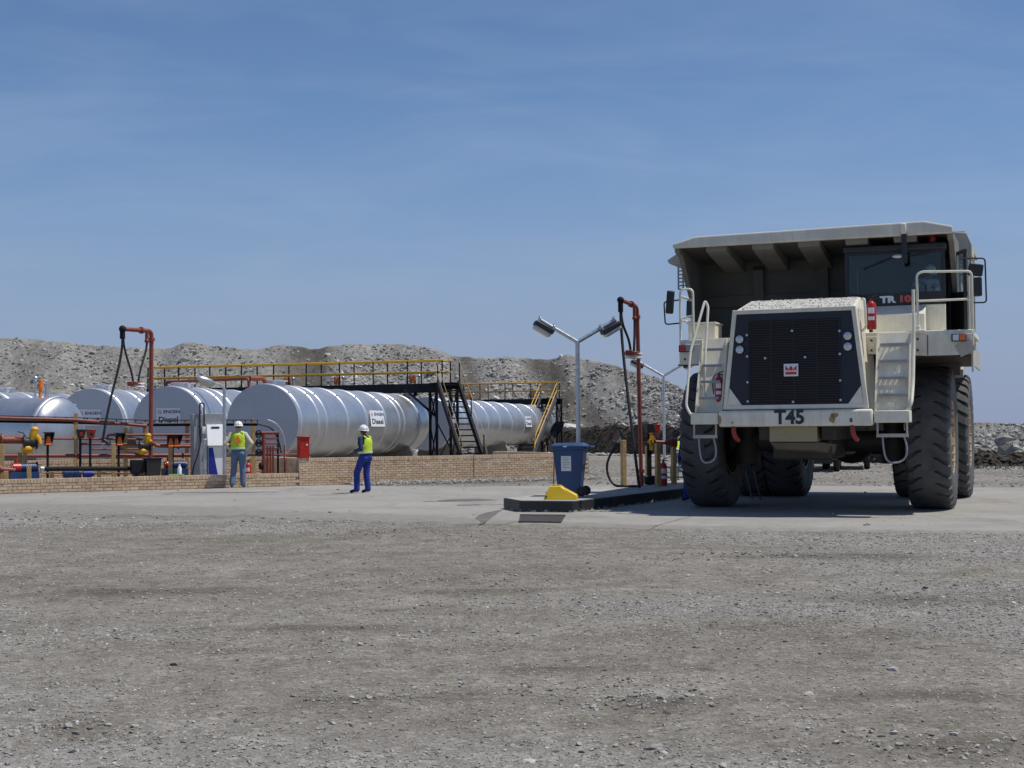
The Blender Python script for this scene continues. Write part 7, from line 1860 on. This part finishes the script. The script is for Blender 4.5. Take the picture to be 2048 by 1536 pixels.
# standing man seen from behind, hands on hips (his own frame faces -Y, so turned by pi)
Jm = dict(pelvis=(0, 0, 0.98), neck=(0.0, -0.02, 1.53), head=(0.0, -0.04, 1.63), shl=(-0.185, -0.01, 1.45), shr=(0.185, -0.01, 1.45), hipl=(-0.095, 0, 0.93), hipr=(0.095, 0, 0.93), knl=(-0.115, -0.02, 0.51), knr=(0.125, -0.03, 0.51), anl=(-0.125, 0.0, 0.10), anr=(0.165, 0.07, 0.12), toel=(-0.14, -0.15, 0.035), toer=(0.19, -0.10, 0.04), ell=(-0.37, 0.07, 1.20), elr=(0.36, 0.07, 1.20), wrl=(-0.215, -0.03, 1.03), wrr=(0.215, -0.03, 1.03), hdl=(-0.13, -0.10, 1.0), hdr=(0.13, -0.10, 1.0), pnl=(1, 0, 0.1), pnr=(-1, 0, 0.1))
pm = gnd(481, 974.5)
person((pm.x, pm.y - 0.30, 0.0), math.pi + 0.10, 'man in white hard hat, jeans and yellow vest with orange triangle, hands on hips', Jm, (0.15, -1, 0.02), dict(shirt=M['khaki_shirt'], trousers=M['denim'], skin=M['skin_pale'], boot=M['boot']), vest='triangle', scale=1.03, torso=(0.19, 0.125))
# worker in blue walking to the left, head turned away
Jw = dict(pelvis=(0, 0.05, 0.95), neck=(0.0, 0.02, 1.45), head=(0.0, -0.01, 1.555), shl=(-0.175, 0.03, 1.375), shr=(0.175, 0.0, 1.375), hipl=(-0.10, 0.04, 0.90), hipr=(0.10, 0.02, 0.90), knr=(0.10, -0.15, 0.52), knl=(-0.09, 0.02, 0.50), anr=(0.10, -0.15, 0.10), anl=(-0.10, 0.06, 0.10), toer=(0.11, -0.32, 0.04), toel=(-0.11, -0.10, 0.035), ell=(-0.24, 0.02, 1.12), elr=(0.24, 0.06, 1.12), wrl=(-0.14, -0.20, 1.05), wrr=(0.12, -0.18, 1.08), hdl=(-0.05, -0.26, 1.05), hdr=(0.04, -0.25, 1.09), pnl=(0, 0, -1), pnr=(0, 0, -1))
pw = gnd(728, 986)
person((pw.x, pw.y, 0.0), math.radians(-90 - 24), 'worker in royal blue overalls, white hard hat and yellow vest walking past the wall', Jw, (-0.35, -0.9, 0.16), dict(shirt=M['overall_dark'], trousers=M['overall_blue'], skin=M['skin'], boot=M['boot']), vest='plain', scale=0.985, torso=(0.185, 0.135))
# worker half hidden behind the front tyre
Js = dict(Jm); Js.update(ell=(-0.27, 0.03, 1.17), elr=(0.27, 0.03, 1.17), wrl=(-0.26, -0.10, 0.95), wrr=(0.26, -0.10, 0.95), hdl=(-0.25, -0.16, 0.86), hdr=(0.25, -0.16, 0.86), anr=(0.13, 0.0, 0.10), toer=(0.15, -0.15, 0.035), knr=(0.11, -0.02, 0.51))
ph_ = gnd(1384, 1002); 
person((ph_.x, ph_.y, 0.0), math.pi + 0.3, 'worker in blue overalls mostly hidden behind the front left tyre of the truck', Js, (0.1, -1, -0.1), dict(shirt=M['overall_dark'], trousers=M['overall_blue'], skin=M['skin'], boot=M['boot']), vest='plain', scale=0.93, helmet=True)
# stooping man far behind the island
Jb = dict(pelvis=(0, 0.10, 0.70), neck=(0, -0.22, 1.08), head=(0, -0.32, 1.13), shl=(-0.18, -0.16, 1.02), shr=(0.18, -0.16, 1.02), hipl=(-0.10, 0.10, 0.66), hipr=(0.10, 0.10, 0.66), knl=(-0.13, -0.13, 0.42), knr=(0.13, -0.13, 0.42), anl=(-0.13, 0.05, 0.10), anr=(0.13, 0.05, 0.10), toel=(-0.15, -0.10, 0.035), toer=(0.15, -0.10, 0.035), ell=(-0.25, -0.28, 0.80), elr=(0.25, -0.28, 0.80), wrl=(-0.18, -0.38, 0.62), wrr=(0.18, -0.38, 0.62), hdl=(-0.16, -0.42, 0.54), hdr=(0.16, -0.42, 0.54), pnl=(0, 1, 0), pnr=(0, 1, 0))
pf = gnd(1354, 944)
person((pf.x, pf.y, -0.02), math.pi * 0.8, 'far man in jeans and yellow vest stooping beyond the island', Jb, (0.1, -1, -0.5), dict(shirt=M['khaki_shirt'], trousers=M['denim'], skin=M['skin'], boot=M['boot']), vest='plain', scale=1.0, voxel=0.018)
# driver in the cab
Jd = dict(pelvis=(0, 0.10, 0.10), neck=(0.04, -0.05, 0.62), head=(0.10, -0.14, 0.70), shl=(-0.18, -0.02, 0.54), shr=(0.20, -0.05, 0.54), hipl=(-0.1, 0.05, 0.10), hipr=(0.1, 0.05, 0.10), knl=(-0.13, -0.36, 0.12), knr=(0.13, -0.36, 0.12), anl=(-0.13, -0.40, -0.26), anr=(0.13, -0.40, -0.26), toel=(-0.13, -0.52, -0.30), toer=(0.13, -0.52, -0.30), ell=(-0.25, -0.20, 0.34), elr=(0.26, -0.20, 0.34), wrl=(-0.20, -0.38, 0.38), wrr=(0.20, -0.38, 0.38), hdl=(-0.17, -0.46, 0.40), hdr=(0.17, -0.46, 0.40), pnl=(0, 0, -1), pnr=(0, 0, -1))
pd2 = TM @ Vector((2.02, 0.06, 3.80))
person(pd2, -T_YAW, 'driver with white hard hat sitting behind the truck windscreen', Jd, (0.55, -0.8, -0.35), dict(shirt=M['shirt_light'], trousers=M['overall_dark'], skin=M['skin'], boot=M['boot']), scale=0.92)

# ------------------------------------------------------------------ pickups parked far behind
M['car_white'] = paint('car_white', (0.72, 0.72, 0.71), 0.3, var=0.04, coat=0.3)
M['car_glass'] = paint('car_glass', (0.02, 0.025, 0.03), 0.1)
def pickup(p, rz, label):
    root = empty('pickup_truck', (p.x, p.y, -0.03), rz, label, 'pickup', 'white pickups parked beyond the dump truck')
    mb = MB(); mb.prism([(-0.85, y, z) for y, z in ((-2.4, 0.45), (-2.45, 0.80), (-2.3, 0.98), (-1.2, 1.05), (-0.55, 1.10), (-0.55, 1.02), (2.45, 1.0), (2.45, 0.5))], (1.7, 0, 0)); mb.build('body', M['car_white'], root, bev=0.05)
    mb = MB(); mb.prism([(-0.74, y, z) for y, z in ((-1.25, 1.03), (-0.65, 1.66), (0.45, 1.70), (0.6, 1.02))], (1.48, 0, 0)); cb = mb.build('cabin', M['car_white'], root, bev=0.06)
    mb = MB(); mb.quad((-0.66, -1.21, 1.1), (0.66, -1.21, 1.1), (0.62, -0.72, 1.62), (-0.62, -0.72, 1.62)); mb.build('windscreen', M['car_glass'], cb, smooth=False)
    mb = MB(); mb.box((0, -2.5, 0.58), (1.74, 0.18, 0.24)); mb.box((0, -2.4, 0.4), (1.3, 0.2, 0.2)); mb.build('bumper', M['plastic_black'], root, bev=0.04)
    mb = MB(); mb.box((0, -2.6, 0.60), (0.46, 0.012, 0.12)); mb.build('number_plate', M['signwhite'], root, smooth=False)
    for s in (-1, 1):
        mb = MB(); mb.box((s * 0.66, -2.43, 0.82), (0.3, 0.08, 0.16)); mb.build('headlight', M['silver'], root, bev=0.02)
        for y in (-1.5, 1.5):
            mb = MB(); mb.lathe([(-0.1, 0.2), (-0.11, 0.33), (-0.06, 0.36), (0.06, 0.36), (0.11, 0.33), (0.1, 0.2)], (s * 0.76, y, 0.36), (1, 0, 0), 20); mb.lathe([(-0.08, 0.2), (0.0, 0.16), (0.08, 0.2)], (s * 0.76, y, 0.36), (1, 0, 0), 20); mb.build('wheel', M['rubber'], root)
    return root
pk = gnd(1662, 943); pickup(pk + Vector((0, 2.4, 0)), math.radians(-14), 'white pickup glimpsed under the dump truck, nearer of two')
pk2 = gnd(1716, 939); pickup(pk2 + Vector((0.3, 3.0, 0)), math.radians(-14), 'white pickup glimpsed under the dump truck, farther of two')
